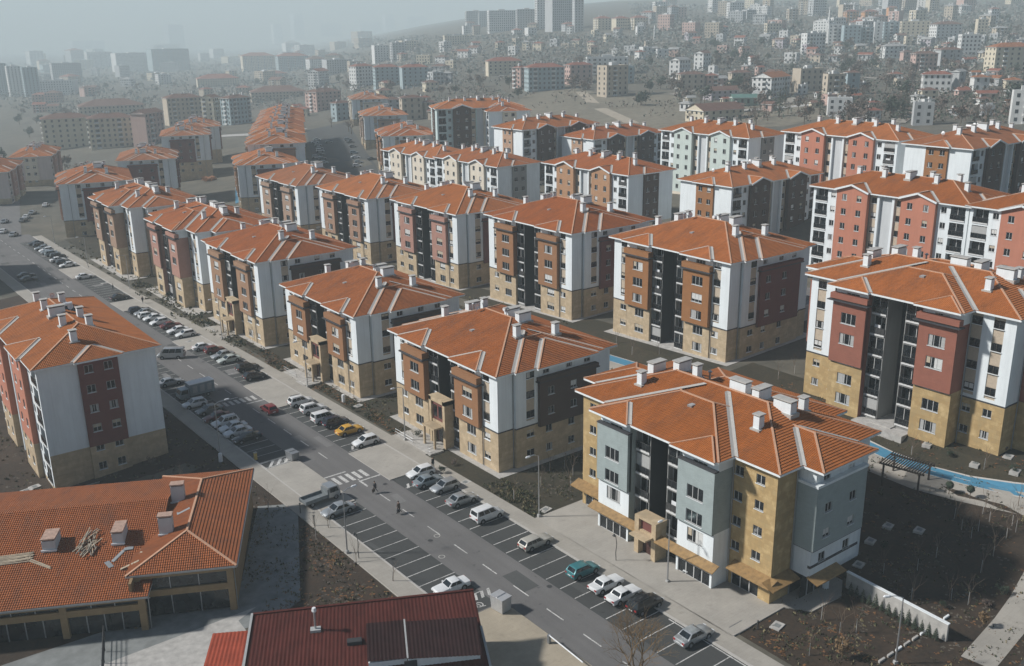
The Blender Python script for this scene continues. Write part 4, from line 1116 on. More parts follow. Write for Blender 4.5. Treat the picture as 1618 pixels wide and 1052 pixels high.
type_r((p.x + 34.2 * .907, p.y - 34.2 * .42, p.z - 18.3), BROWN_SHADED, 'dark gabled slab block seen farthest back over the cream slab', 6, 1, rz=D2R(90 - 24.8), white=TEALW)
p = CO + ray(772, 176) / FPX * 372
type_r((p.x, p.y, p.z - 18.3), CREAMC, 'white slab block half hidden behind the farthest dark gabled block', 6, 1, rz=D2R(-24.8))
# rows beyond, turned with the far car park
def turned(u, v, D, n, bay, label, dx=0):
    p = CO + ray(u, v) / FPX * D
    return type_p((p.x, p.y, p.z - 3 * n), n, bay, label, 1, rz=D2R(-24.8))
turned(605, 215, 384, 6, BROWN, 'nearest block of the row right of the far car park')
turned(575, 183, 476, 6, bay_mat('far_tan', (.38, .27, .2)), 'second block of the row right of the far car park, pale grey end wall')
turned(556, 157, 580, 6, CREAMC, 'far cream block of the row right of the far car park')
ords = ['first', 'second', 'third', 'fourth', 'fifth', 'sixth']
for i, (u, v, D) in enumerate(((391, 228, 368), (397, 213, 401), (401, 203, 429), (407, 195, 455), (410, 188, 480), (413, 181, 508))):
    turned(u, v, D, 6, bay_mat('row_tan%d' % i, (.36, .22, .15)), ords[i] + ' roof of the stacked row left of the far car park')
def backed(P, n, bay, label, deg):
    """a point block whose bay front looks away up the slope; P is the left end of the wall we see"""
    t = D2R(deg + 180); W, L = 21.2, 27.7
    return type_p((P[0] - (math.cos(t) * W - math.sin(t) * L), P[1] - (math.sin(t) * W + math.cos(t) * L), P[2] - 3 * n), n, bay, label, 1, rz=t, back=True, side=MAROON_SHADE)
backed((107.7, 393, 14), 6, MAROON_SHADE, 'maroon and white block left of centre, nearest of its stepped group', -20)
for (u, v, D, lab) in ((330, 212, 452, 'middle block of the stepped maroon group left of centre'), (346, 199, 500, 'farthest block of the stepped maroon group left of centre')):
    p = CO + ray(u, v) / FPX * D; backed((p.x - 21.2 * math.cos(D2R(20)), p.y + 21.2 * math.sin(D2R(20)), p.z), 6, MAROON_SHADE, lab, -20)
# left of the street
a1 = type_r((23.9, 140.6, -1.5), SALMON, 'white and maroon slab block on the near left, its blank end wall to the camera', 6, 0, gable=False, endbay=MAROON_SHADE, group='slab blocks left of the street')
type_r((40.4, 276, -1.8), PINK, 'dark slab block cut by the left edge of the photo', 6, 1, gable=False, endbay=MAROON_SHADE, group='slab blocks left of the street') if False else None
type_p((18.5, 277, -1.6), 5, MAROON_SHADE, 'dark shaded block cut by the left edge of the photo', 1, side=BROWN_SHADED)
def backed_slab(u, v, D, label):
    t = D2R(160); p = CO + ray(u, v) / FPX * D; L = 34.2
    type_r((p.x + math.sin(t) * L, p.y - math.cos(t) * L, p.z - 15.3), ROSE, label, 5, 1, rz=t, gable=False, endbay=CREAMC, white=stucco('pale_pink_render', (.62, .53, .49)), group='pale slab blocks at the far left')
backed_slab(11, 271, 372, 'pale pink slab block at the far left edge'); backed_slab(79, 246, 424, 'pale pink slab block behind the one at the far left edge')
# ---------------------------------------------------------------- the town beyond
ORD = 'first second third fourth fifth sixth seventh eighth ninth tenth eleventh twelfth'.split()
def ordw(i): return ORD[i] if i < 12 else '%d%s' % (i + 1, {1: 'st', 2: 'nd', 3: 'rd'}.get((i + 1) % 10 if (i + 1) % 100 not in (11, 12, 13) else 0, 'th'))
PEND = {}
def pend(o, desc, where, key, tail='from the left'):
    PEND.setdefault((desc, where, tail), []).append((key, o))
def settle():
    for (desc, where, tail), L in PEND.items():
        L.sort(key=lambda t: t[0])
        for i, (k, o) in enumerate(L):
            o['label'] = ('%s %s' % (desc, where)) if len(L) == 1 else '%s %s, %s %s' % (desc, where, ordw(i), tail)
WALLS = {'white': (.68, .68, .66), 'cream': (.62, .55, .42), 'beige': (.48, .41, .32), 'pink': (.52, .36, .31), 'grey': (.45, .46, .46), 'ochre': (.50, .33, .16), 'green': (.20, .29, .24), 'teal': (.33, .41, .43), 'orange': (.58, .28, .12), 'lilac': (.46, .42, .45)}
WM = {k: stucco('far_%s' % k, c, .25) for k, c in WALLS.items()}
ROOFC = {'red': tiles('roof_red', (.27, .085, .05), .5, .3), 'brown': tiles('roof_brown', (.17, .085, .06), .5, .3), 'grey': plain('roof_grey', (.30, .30, .29), .8, var=.3, scale=.4), 'orange': TILE_FAR, 'green': plain('roof_green', (.10, .20, .17), .7, var=.2, scale=.5)}
FARWIN = glassy('far_window', (.02, .024, .028), .2)
def far_mesh(w, d, h, storeys, wall_, roof, style, seed):
    rnd = random.Random(seed); m = MB(); m.box(-w / 2, w / 2, -d / 2, d / 2, -4, h, WM[wall_], ROOFC['grey'] if style == 'flat' else None)
    sh = h / storeys
    for face, ln in (('s', w), ('n', w), ('e', d), ('w', d)):
        if face in 'ew' and rnd.random() < .25: continue          # a blank gable wall
        k = max(1, int(ln / rnd.choice((2.9, 3.3, 3.8)))); bal = rnd.random() < .45 and storeys > 2
        for i in range(k):
            c = -ln / 2 + ln * (i + .5) / k; big = bal and i % 4 == 1
            ww = 1.15 if big else .62
            for s_ in range(storeys):
                z0, z1 = s_ * sh + sh * (.12 if big else .34), s_ * sh + sh * .82
                o = .05
                if face == 's': m.box(c - ww, c + ww, -d / 2 - o, -d / 2, z0, z1, FARWIN)
                elif face == 'n': m.box(c - ww, c + ww, d / 2, d / 2 + o, z0, z1, FARWIN)
                elif face == 'e': m.box(w / 2, w / 2 + o, c - ww, c + ww, z0, z1, FARWIN)
                else: m.box(-w / 2 - o, -w / 2, c - ww, c + ww, z0, z1, FARWIN)
            if big:
                for s_ in range(storeys):
                    z = s_ * sh + sh * .08
                    if face == 's': m.box(c - 1.4, c + 1.4, -d / 2 - 1.1, -d / 2, z - .15, z + .75, WM['white'])
                    elif face == 'w': m.box(-w / 2 - 1.1, -w / 2, c - 1.4, c + 1.4, z - .15, z + .75, WM['white'])
    r = MB(); o = .6; R_ = ROOFC[roof]
    if style == 'flat':
        for (a, b, e, f) in ((-w / 2, w / 2, -d / 2, -d / 2 + .3), (-w / 2, w / 2, d / 2 - .3, d / 2), (-w / 2, -w / 2 + .3, -d / 2 + .3, d / 2 - .3), (w / 2 - .3, w / 2, -d / 2 + .3, d / 2 - .3)): r.box(a, b, e, f, h, h + .7, WM[wall_])
        if storeys > 3: r.box(-w * .12, w * .12, -d * .15, d * .15, h, h + 2.4, WM['white'])
    elif style == 'gable':
        q = d / 2 + o; t = h + q * .42
        for sgn in (-1, 1): r.face([(-w / 2 - o, sgn * q, h), (w / 2 + o, sgn * q, h), (w / 2 + o, 0, t), (-w / 2 - o, 0, t)], R_, [(0, 0), (w, 0), (w, q * 1.1), (0, q * 1.1)])
        for sgn in (-1, 1): m.face([(sgn * w / 2, -d / 2, h), (sgn * w / 2, d / 2, h), (sgn * w / 2, 0, h + d / 2 * .42)], WM[wall_])
        r.box(-w / 2 - o, w / 2 + o, -q, q, h - .2, h - .01, WM['white'])
    else:
        x0, x1, y0, y1 = -w / 2 - o, w / 2 + o, -d / 2 - o, d / 2 + o; hh = min(x1 - x0, y1 - y0) / 2; t = h + hh * .36
        if w >= d: A, B = (x0 + hh, 0, t), (x1 - hh, 0, t)
        else: A, B = (0, y0 + hh, t), (0, y1 - hh, t)
        c = [(x0, y0, h), (x1, y0, h), (x1, y1, h), (x0, y1, h)]
        F4 = ([c[0], c[1], B, A], [c[1], c[2], B], [c[2], c[3], A, B], [c[3], c[0], A]) if w >= d else ([c[0], c[1], A], [c[1], c[2], B, A], [c[2], c[3], B], [c[3], c[0], A, B])
        for q in F4: r.face(q, R_, [(p[0] + p[1], (p[2] - h) * 3) for p in q])
        r.box(x0, x1, y0, y1, h - .22, h - .01, WM['white'])
        for i in range(1 + (w > 14) * 2): r.box(-.4 + (i - 1) * w * .25, .3 + (i - 1) * w * .25, -.5, .3, h + .4, t + .8, WM['white'])
    if style == 'flat' or storeys > 4:
        for i in range(2): x = rnd.uniform(-w / 3, w / 3); r.box(x, x + 1.0, -.5, .5, h, h + 1.6 + (0 if style == 'flat' else hh * .3 if style == 'hip' else .8), WM['white'])
    return m, r
FOOT = []
def where_of(u, v):
    if u < 300: return 'in hazy woods at far left' if v > 60 else 'on the far left skyline'
    if u < 560: return 'beyond the far car park' if v > 60 else 'on the skyline left of centre'
    if u < 760: return 'beyond the field in the centre' if v > 60 else 'on the centre ridge'
    if u < 1040: return 'by the dirt track' if v > 88 else 'on the ridge right of centre'
    if v < 60: return 'high on the hillside'
    if v < 115: return 'halfway up the hillside'
    return 'at the foot of the hillside'
def far_building(u0, u1, vb, vt, wall_, roof, style, rot=None, dr=.6, name=None, extra=''):
    um = (u0 + u1) / 2; p = at(um, vb); D = (p - CO).dot(CF)
    W_ = (u1 - u0) * D / FPX; h = max(2.8, (vb - vt) * D / FPX / .97)
    if style in ('hip', 'gable'): h = max(2.7, h - min(2.2, W_ * .12))
    az = math.atan2(p.x, p.y)
    th = D2R(rot if rot is not None else random.choice((-32, -20, 18, 30, 38)))
    w = W_ / (math.cos(th) + dr * abs(math.sin(th))); d = w * dr
    st = max(1, round(h / 3.1))
    m, r = far_mesh(w, d, h, st, wall_, roof, style, int(u0 * 7 + vb))
    q = p + Vector((math.sin(az), math.cos(az), 0)) * d * .4
    kind = name or ('tower block' if st > 9 else 'apartment block' if st > 3 else 'house')
    o = m.build(kind.replace(' ', '_'), None, (q.x, q.y, zg(q.x, q.y)), -az + th)
    r.build('roof', o)
    rf = {'hip': roof + '-roofed', 'gable': roof + '-gabled', 'flat': 'flat-roofed'}[style]
    tag(o, None, kind, 'distant buildings of the town')
    stw = {1: 'one-storey', 2: 'two-storey', 3: 'three-storey'}.get(st, 'tall' if st > 9 else 'mid-rise')
    pend(o, '%s %s %s %s' % (stw, wall_, rf, kind), where_of(um, vb), um)
    FOOT.append((q.x, q.y, max(w, d) * .62))
    return o
EXPL = [  # u0, u1, base v, top v, wall, roof, style, rotation
 (262, 293, 82, 42, 'grey', 'grey', 'flat', 35), (430, 447, 68, 40, 'white', 'grey', 'flat', 20), (460, 481, 60, 24, 'grey', 'grey', 'flat', 30), (505, 540, 52, 33, 'grey', 'grey', 'flat', 10), (246, 284, 90, 72, 'white', 'grey', 'flat', 0),
 (-6, 16, 152, 104, 'teal', 'grey', 'flat', 10), (16, 38, 152, 108, 'white', 'grey', 'flat', 8), (40, 64, 152, 110, 'teal', 'grey', 'flat', 8), (44, 70, 103, 82, 'white', 'grey', 'flat', 20), (84, 130, 130, 102, 'grey', 'grey', 'flat', 8), (68, 124, 150, 129, 'white', 'grey', 'flat', -20), (106, 134, 103, 80, 'grey', 'red', 'hip', 30), (137, 178, 106, 84, 'white', 'grey', 'flat', 12), (180, 243, 113, 86, 'white', 'grey', 'flat', 14), (112, 165, 84, 66, 'grey', 'grey', 'flat', 15), (236, 300, 112, 80, 'teal', 'grey', 'flat', 15),
 (312, 378, 137, 122, 'cream', 'red', 'hip', 4), (382, 435, 112, 88, 'cream', 'red', 'hip', 8), (437, 488, 112, 88, 'teal', 'red', 'hip', 10), (488, 521, 138, 111, 'white', 'red', 'gable', 60), (396, 484, 158, 142, 'beige', 'brown', 'hip', 4), (484, 540, 174, 142, 'pink', 'brown', 'hip', 40), (510, 556, 116, 96, 'grey', 'grey', 'flat', 20),
 (262, 322, 196, 152, 'beige', 'brown', 'hip', 14), (322, 352, 198, 153, 'cream', 'brown', 'gable', 62), (352, 398, 196, 152, 'teal', 'brown', 'hip', 38),
 (74, 146, 234, 184, 'cream', 'brown', 'hip', 2), (146, 213, 233, 183, 'cream', 'brown', 'hip', 2), (213, 262, 228, 176, 'pink', 'brown', 'gable', 55), (128, 226, 184, 164, 'beige', 'brown', 'hip', 3),
 (553, 592, 138, 103, 'white', 'red', 'hip', 35), (590, 632, 138, 104, 'teal', 'red', 'hip', 12), (632, 678, 137, 104, 'teal', 'red', 'hip', 12), (588, 615, 98, 74, 'white', 'grey', 'flat', 15), (617, 640, 96, 70, 'grey', 'grey', 'flat', 15), (700, 742, 71, 58, 'cream', 'grey', 'flat', 8), (603, 624, 44, 19, 'white', 'grey', 'flat', 30), (638, 674, 36, 18, 'grey', 'grey', 'flat', 15), (566, 600, 50, 34, 'grey', 'grey', 'flat', 10), (735, 770, 44, 20, 'grey', 'grey', 'flat', 8), (770, 815, 50, 20, 'white', 'grey', 'flat', 8), (815, 850, 48, 18, 'grey', 'grey', 'flat', 8),
 (861, 904, 48, -22, 'grey', 'grey', 'flat', 35), (845, 862, 46, 4, 'white', 'grey', 'flat', 20), (904, 922, 50, 4, 'grey', 'grey', 'flat', 20), (937, 966, 48, 28, 'cream', 'red', 'hip', 25), (966, 994, 48, 28, 'cream', 'red', 'hip', 25), (994, 1024, 47, 27, 'cream', 'red', 'hip', 25),
 (767, 825, 118, 94, 'cream', 'red', 'hip', 10), (810, 836, 140, 106, 'pink', 'red', 'hip', 50), (828, 892, 143, 104, 'teal', 'red', 'hip', 14), (892, 936, 132, 100, 'pink', 'red', 'hip', 25), (943, 992, 152, 108, 'beige', 'grey', 'flat', 40), (925, 992, 118, 94, 'white', 'grey', 'flat', 4), (988, 1002, 132, 108, 'teal', 'grey', 'flat', 20), (1036, 1056, 92, 80, 'white', 'grey', 'flat', 10),
 (1057, 1090, 124, 93, 'white', 'grey', 'gable', 60), (1096, 1122, 111, 83, 'white', 'brown', 'gable', 58), (1188, 1246, 154, 118, 'white', 'orange', 'gable', 62), (1083, 1174, 191, 168, 'cream', 'brown', 'gable', 40), (1111, 1166, 157, 138, 'lilac', 'brown', 'gable', 30), (1153, 1196, 168, 150, 'green', 'green', 'gable', 15), (1068, 1112, 142, 114, 'beige', 'brown', 'hip', 20), (1112, 1134, 140, 118, 'pink', 'red', 'hip', 20), (1150, 1186, 140, 112, 'beige', 'brown', 'hip', 20),
 (1305, 1328, 72, 42, 'white', 'grey', 'flat', 10), (1328, 1358, 74, 44, 'teal', 'grey', 'flat', 12), (1358, 1378, 72, 46, 'teal', 'grey', 'flat', 12), (1378, 1392, 68, 38, 'white', 'grey', 'flat', 12), (1392, 1418, 66, 38, 'teal', 'grey', 'flat', 12), (1332, 1355, 37, 17, 'orange', 'red', 'hip', 20), (1360, 1386, 35, 17, 'orange', 'red', 'hip', 20), (1400, 1416, 27, 11, 'orange', 'red', 'hip', 20), (1420, 1466, 60, 37, 'cream', 'grey', 'flat', 10), (1468, 1516, 64, 37, 'white', 'brown', 'hip', 30),
 (1556, 1628, 113, 72, 'cream', 'orange', 'hip', 28), (1455, 1500, 146, 114, 'white', 'red', 'hip', 8), (1500, 1522, 142, 112, 'grey', 'grey', 'gable', 60), (1265, 1302, 84, 56, 'white', 'grey', 'flat', 30), (1392, 1430, 92, 70, 'white', 'grey', 'hip', 20), (1298, 1332, 157, 121, 'beige', 'grey', 'flat', 30), (1332, 1356, 150, 114, 'teal', 'brown', 'hip', 20), (1251, 1298, 144, 112, 'beige', 'grey', 'flat', 35), (1532, 1560, 144, 120, 'white', 'orange', 'hip', 20), (1594, 1626, 196, 148, 'white', 'grey', 'flat', 10), (1440, 1472, 198, 166, 'grey', 'grey', 'flat', 10), (1362, 1390, 194, 172, 'white', 'red', 'hip', 25), (1306, 1344, 184, 158, 'white', 'grey', 'flat', 5), (1438, 1478, 112, 82, 'pink', 'brown', 'hip', 25), (1478, 1516, 106, 76, 'grey', 'brown', 'hip', 25), (1512, 1546, 88, 58, 'white', 'grey', 'flat', 20), (1450, 1480, 158, 140, 'cream', 'brown', 'hip', 20), (1585, 1612, 140, 124, 'cream', 'orange', 'hip', 15), (1540, 1575, 158, 144, 'beige', 'red', 'gable', 20),
 (632, 668, 190, 152, 'beige', 'brown', 'hip', 15), (596, 634, 178, 154, 'grey', 'brown', 'hip', 20), (668, 690, 186, 160, 'beige', 'brown', 'hip', 20), (524, 556, 190, 160, 'teal', 'brown', 'hip', 35),
]
for e in EXPL:
    u0, u1, vb, vt, wl, rf, sty, rot = e
    far_building(u0, u1, vb, vt, wl, rf, sty, rot, dr=.55 if u1 - u0 > 30 else .8)
rnd = random.Random(11)
def free(p, r): return all((p.x - x) ** 2 + (p.y - y) ** 2 > (r + q) ** 2 for x, y, q in FOOT)
def scatter(n, ur, vr, wpx, hpx, walls, roofs, styles):
    k = 0; tries = 0
    while k < n and tries < n * 25:
        tries += 1
        u, v = rnd.uniform(*ur), rnd.uniform(*vr); p = at(u, v); D = (p - CO).dot(CF)
        if D > 3800: continue
        w = rnd.uniform(*wpx)
        if not free(p, w * D / FPX * .55): continue
        random.seed(int(u * 100)); far_building(u - w / 2, u + w / 2, v, v - rnd.uniform(*hpx), rnd.choice(walls), rnd.choice(roofs), rnd.choice(styles), None, rnd.uniform(.6, .95)); k += 1
scatter(60, (1075, 1618), (92, 184), (14, 26), (8, 15), ['white', 'cream', 'beige', 'pink', 'grey', 'white'], ['red', 'brown', 'brown', 'orange', 'grey'], ['hip', 'hip', 'gable', 'gable', 'flat'])
scatter(46, (1050, 1618), (60, 98), (13, 22), (8, 16), ['white', 'cream', 'beige', 'pink', 'grey', 'lilac'], ['red', 'brown', 'grey'], ['hip', 'gable', 'flat'])
scatter(64, (1020, 1618), (4, 60), (16, 30), (14, 24), ['white', 'cream', 'beige', 'pink', 'grey', 'white'], ['red', 'brown', 'grey'], ['hip', 'flat', 'flat'])
scatter(36, (700, 1060), (46, 94), (12, 24), (8, 14), ['white', 'cream', 'beige', 'grey'], ['red', 'brown', 'grey'], ['hip', 'gable', 'flat'])
scatter(52, (0, 720), (66, 136), (14, 34), (9, 18), ['white', 'cream', 'beige', 'grey', 'teal'], ['red', 'brown', 'grey'], ['hip', 'flat', 'flat'])
scatter(10, (60, 400), (136, 190), (18, 34), (10, 18), ['cream', 'beige', 'pink'], ['brown', 'red'], ['hip', 'gable'])
scatter(12, (420, 700), (136, 190), (16, 30), (10, 16), ['cream', 'beige', 'white'], ['brown', 'red'], ['hip', 'gable'])
LANE = pave_mat('lane_dust', (.30, .275, .235), 3.0)
for pts in (((1060, 150), (1180, 128), (1300, 118), (1450, 128), (1618, 120)), ((1120, 98), (1260, 92), (1400, 100), (1618, 98)), ((1060, 66), (1250, 60), (1420, 66), (1618, 60)), ((1240, 165), (1290, 130), (1330, 96), (1390, 62), (1430, 30)), ((1420, 195), (1480, 150), (1520, 115), (1580, 70)), ((700, 95), (820, 86), (960, 80), (1060, 66)), ((0, 160), (140, 150), (300, 140), (480, 128), (700, 100)), ((1000, 40), (1200, 34), (1400, 32), (1618, 26))):
    path_strip('lane', [at(u, v).xy for u, v in pts], 5.5, .35, LANE, 12)
# slender masts on the hillside
for (u, v, hp) in ((1307, 72, 60), (1034, 62, 22), (176, 78, 16), (640, 92, 30), (757, 48, 30)):
    p = at(u, v); D_ = (p - CO).dot(CF); m = MB(); hh = hp * D_ / FPX; m.tube([(0, 0, -1), (0, 0, hh * .8), (0, 0, hh)], [1.1, .9, .1], WM['white'], 8); m.tube([(0, 0, hh * .62), (0, 0, hh * .66)], [1.5, 1.5], WM['white'], 8)
    o = tag(m.build('minaret', None, (p.x, p.y, p.z)), None, 'minaret', 'slender towers of the town'); pend(o, 'slender pale tower', 'rising over the distant houses', u)
# ---------------------------------------------------------------- trees
def twig_tree(seed, h, depth, kids, mat, rad, spread=.55, trunk=.3, bark=BARK):
    r = random.Random(seed); tr = MB(); cr = MB()
    def grow(p, d, ln, ra, lv):
        q = p + d * ln
        mid = p.lerp(q, .5) + Vector((r.uniform(-1, 1), r.uniform(-1, 1), r.uniform(-.3, .3))) * ln * .06
        tgt = tr if lv == 0 else cr
        tgt.tube([p, mid, q], [ra, ra * .85, ra * .65], bark if lv < 2 else mat, 5 if lv < 2 else 3, cap=False)
        if lv >= depth: return
        for k in range(kids if lv else kids + 1):
            a = 2 * math.pi * (k + r.uniform(-.3, .3)) / (kids + (lv == 0)); s = spread * r.uniform(.6, 1.25)
            up = Vector((0, 0, 1)); a1 = d.cross(up if abs(d.z) < .9 else Vector((1, 0, 0))).normalized(); a2 = d.cross(a1)
            nd = (d * math.cos(s) + (a1 * math.cos(a) + a2 * math.sin(a)) * math.sin(s) + Vector((0, 0, .12))).normalized()
            st_ = q if k == 0 or lv == 0 else p.lerp(q, r.uniform(.45, 1))
            grow(st_, nd, ln * r.uniform(.62, .82), ra * .58, lv + 1)
    grow(Vector((0, 0, -.3)), Vector((r.uniform(-.06, .06), r.uniform(-.06, .06), 1)).normalized(), h * trunk, rad, 0)
    return tr.mesh('trunk'), cr.mesh('crown')
def conifer(seed, h, w):
    r = random.Random(seed); tr = MB(); cr = MB(); tr.tube([(0, 0, -.3), (0, 0, h * .9)], [h * .022, h * .006], BARK, 5, cap=False)
    n = int(220)
    for i in range(n):
        t = r.random() ** .8; z = h * (.1 + .9 * t); R = w * (1 - t) ** .8 * r.uniform(.55, 1.1) + .05; a = r.uniform(0, 6.283); s = w * .28 * (1.15 - t)
        c = Vector((math.cos(a) * R, math.sin(a) * R, z)); o = Vector((math.cos(a), math.sin(a), -.35)); b = Vector((-math.sin(a), math.cos(a), 0))
        cr.face([c - o * R * .55, c + b * s * .6 - o * .1, c + o * s, c - b * s * .6 - o * .1], CONIF)
    return tr.mesh('trunk'), cr.mesh('crown')
def bushy(seed, h, w, mat):
    """a crown of many leaf-sized faces in uneven clumps on a forked trunk"""
    r = random.Random(seed); tr = MB(); cr = MB(); tr.tube([(0, 0, -.3), (0, 0, h * .45)], [h * .03, h * .015], BARK, 5, cap=False)
    for c in range(11):
        cc = Vector((r.uniform(-.6, .6) * w, r.uniform(-.6, .6) * w, h * r.uniform(.35, .85))); rr = w * r.uniform(.25, .45)
        for i in range(34):
            v = Vector((r.gauss(0, 1), r.gauss(0, 1), r.gauss(0, .8))).normalized() * rr * r.uniform(.5, 1.05); s = h * .045 * r.uniform(.6, 1.4); p = cc + v
            a = Vector((r.gauss(0, 1), r.gauss(0, 1), r.gauss(0, 1))).normalized(); b = a.cross(v).normalized()
            cr.face([p - a * s, p + b * s, p + a * s, p - b * s], mat)
    return tr.mesh('trunk'), cr.mesh('crown')
def put_tree(pair, name, x, y, desc, where, group, rz=0, s=1, key=0, cat='tree', parts=True):
    root = empty(name, (x, y, zg(x, y)), rz); root.scale = (s, s, s * random.uniform(.9, 1.12))
    place('trunk', pair[0], root); place('crown', pair[1], root)
    tag(root, None, cat, group); pend(root, desc, where, key); return root
GREEN1 = plain('dull_leaves', (.045, .062, .040), .9, scale=.6, var=.5); HAZEL = plain('bare_crown', (.14, .105, .085), .95, scale=.5, var=.35)
FT = [twig_tree(40 + i, 7.5, 4, 3, HAZEL, .2, .6, .28) for i in range(4)]
BT = [bushy(70 + i, 7, 3.4, (GREEN1, HAZEL, GREEN1, HAZEL)[i]) for i in range(4)]
CT = [conifer(60 + i, 11, 2.3) for i in range(2)]
random.seed(5)
def trees(n, ur, vr, kinds, where):
    k = 0; tr_ = 0
    while k < n and tr_ < n * 20:
        tr_ += 1
        u, v = random.uniform(*ur), random.uniform(*vr); p = at(u, v)
        if not free(p, 2.0): continue
        kd = random.choice(kinds); 
        pair, nm, ds = {'b': (random.choice(FT), 'bare_tree', 'bare brown winter tree'), 'c': (random.choice(CT), 'conifer', 'dark pointed conifer'), 'g': (random.choice(BT[::2]), 'broadleaf_tree', 'dull green rounded tree'), 'h': (random.choice(BT[1::2]), 'bare_tree', 'dense grey-brown winter tree')}[kd]
        put_tree(pair, nm, p.x, p.y, ds, where, 'trees of the town', random.uniform(0, 6), random.uniform(.9, 1.6), u); k += 1
trees(128, (1060, 1618), (100, 198), 'bbhhhhgc', 'among the lower hillside houses')
trees(50, (1030, 1618), (30, 100), 'bhhgc', 'on the upper hillside')
trees(32, (690, 1070), (96, 168), 'bhhgg', 'around the dry field')
trees(40, (0, 560), (70, 160), 'gghh', 'in the hazy woods at far left')
trees(26, (430, 640), (140, 215), 'bhhg', 'beyond the far car park')
trees(16, (0, 130), (180, 290), 'hhg', 'behind the pale pink blocks at far left')
# scrub that nobody could count, as one mass of small twig clumps
PALE1 = plain('haze_paled_leaves', (.135, .165, .155), .95, scale=.3, var=.4); PALE2 = plain('haze_paled_twigs', (.21, .20, .185), .95, scale=.3, var=.35)  # distant scrub, haze painted in by paling its leaf and twig colours
sm = MB(); r = random.Random(3)
for i in range(4200):
    u, v = (r.uniform(1000, 1618), r.uniform(8, 195)) if i % 2 else (r.uniform(0, 1000), 60 + 115 * r.random() ** 1.4)
    if 800 < u < 1330 and 135 < v < 205 and r.random() < .8: continue
    p = at(u, v)
    if (p - CO).length > 3800 or not free(p, 1.0): continue
    g = max(1, (p - CO).length / 600)
    for k in range(13):
        c = p + Vector((r.uniform(-4, 4) * g, r.uniform(-4, 4) * g, r.uniform(.2, 3.6) * min(g, 1.8))); a = Vector((r.gauss(0, 1), r.gauss(0, 1), r.gauss(0, 1))).normalized() * r.uniform(.3, .95) * g; b = a.cross(Vector((r.gauss(0, 1), r.gauss(0, 1), r.gauss(0, 1)))).normalized() * r.uniform(.25, .8) * g
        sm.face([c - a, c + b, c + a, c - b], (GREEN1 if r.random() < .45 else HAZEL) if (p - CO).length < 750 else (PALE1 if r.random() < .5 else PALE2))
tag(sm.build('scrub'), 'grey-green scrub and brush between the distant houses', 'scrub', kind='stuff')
# ---------------------------------------------------------------- low shop building, near left
SA = D2R(-27.26)
shop = tag(empty('shop_building', (24.1, 96.8, 0), SA), 'low L-shaped shop building with bright orange tile roof and tan columns', 'shop building')
TAN = blocks('tan_stone_shop', (.30, .20, .10), (.25, .165, .08), (.18, .12, .07), .8, .4, .01, .4)
wl = MB()
ZB = -3.0
# right wing: walls, two rows of glazing in front
def shopfront(mb, q, p0, p1, zt, cols, beam, name_root):
    for i, c in enumerate(cols): mb.box(c - .35, c + .35, q - .12, q + .4, ZB, zt, TAN)
    mb.box(p0, p1, q - .04, q + .35, beam, beam + .75, TAN); mb.box(p0, p1, q - .05, q + .35, zt - .5, zt, TAN)
shopfront(wl, 0, -1.9, 8.6, 5.3, (-1.4, 8.3), 2.55, shop)
wl.box(8.3, 8.6, .4, 24.2, ZB, 5.3, TAN); wl.box(-1.9, 8.6, 23.9, 24.2, ZB, 5.3, TAN)
shopfront(wl, -2.0, -44, -.3, 4.0, (-.7, -8.6, -16.4, -24.2, -32, -40), 2.3, shop)
wl.box(-1.9, -1.6, -1.6, 5, ZB, 5.3, TAN); wl.box(-44, -.3, 23.0, 23.3, ZB, 4.0, TAN); wl.box(-44, -43.7, -1.6, 23, ZB, 4.0, TAN)
wl.build('wall', shop)
def glazing(p0, p1, q, z0, z1, n, mull=FRAME):
    m = MB(); m.box(p0, p1, q + .22, q + .3, z0, z1, GLASS); o = m.build('shop_window', shop)
    f = MB()
    for i in range(1, n):
        x = p0 + (p1 - p0) * i / n; f.box(x - .05, x + .05, q + .12, q + .22, z0, z1, METAL)
    f.build('mullion', o)
glazing(-1.05, 7.95, 0, .1, 2.55, 3); glazing(-1.05, 7.95, 0, 3.3, 4.8, 3)
for i, c in enumerate((-.7, -8.6, -16.4, -24.2, -32)):
    glazing(c - 7.5 if i < 4 else c - 7.6, c - .35, -2.0, .1, 2.3, 4); glazing(c - 7.5, c - .35, -2.0, 3.05, 3.5, 3)
rf = MB(); P2 = .31; e5, e4 = 5.45, 4.15
def tri(pts, ax, sgn):
    q = math.sqrt(1 + P2 * P2); tile_courses(rf, pts, ax, min(sgn * p[ax] for p in pts) * sgn, sgn, TILE_SHOP, q, .37, .055)
# right wing hip roof
x0, x1, y0, y1 = -2.4, 9.1, -.25, 24.6; hw = (x1 - x0) / 2; xm = (x0 + x1) / 2; zt = e5 + hw * P2
A, B_ = (xm, y0 + hw, zt), (xm, y1 - hw, zt)
tri([(x0, y0, e5), (x1, y0, e5), A], 1, 1); tri([(x1, y0, e5), (x1, y1, e5), B_, A], 0, -1); tri([(x1, y1, e5), (x0, y1, e5), B_], 1, -1); tri([(x0, y1, e5), (x0, y0, e5), A, B_], 0, 1)
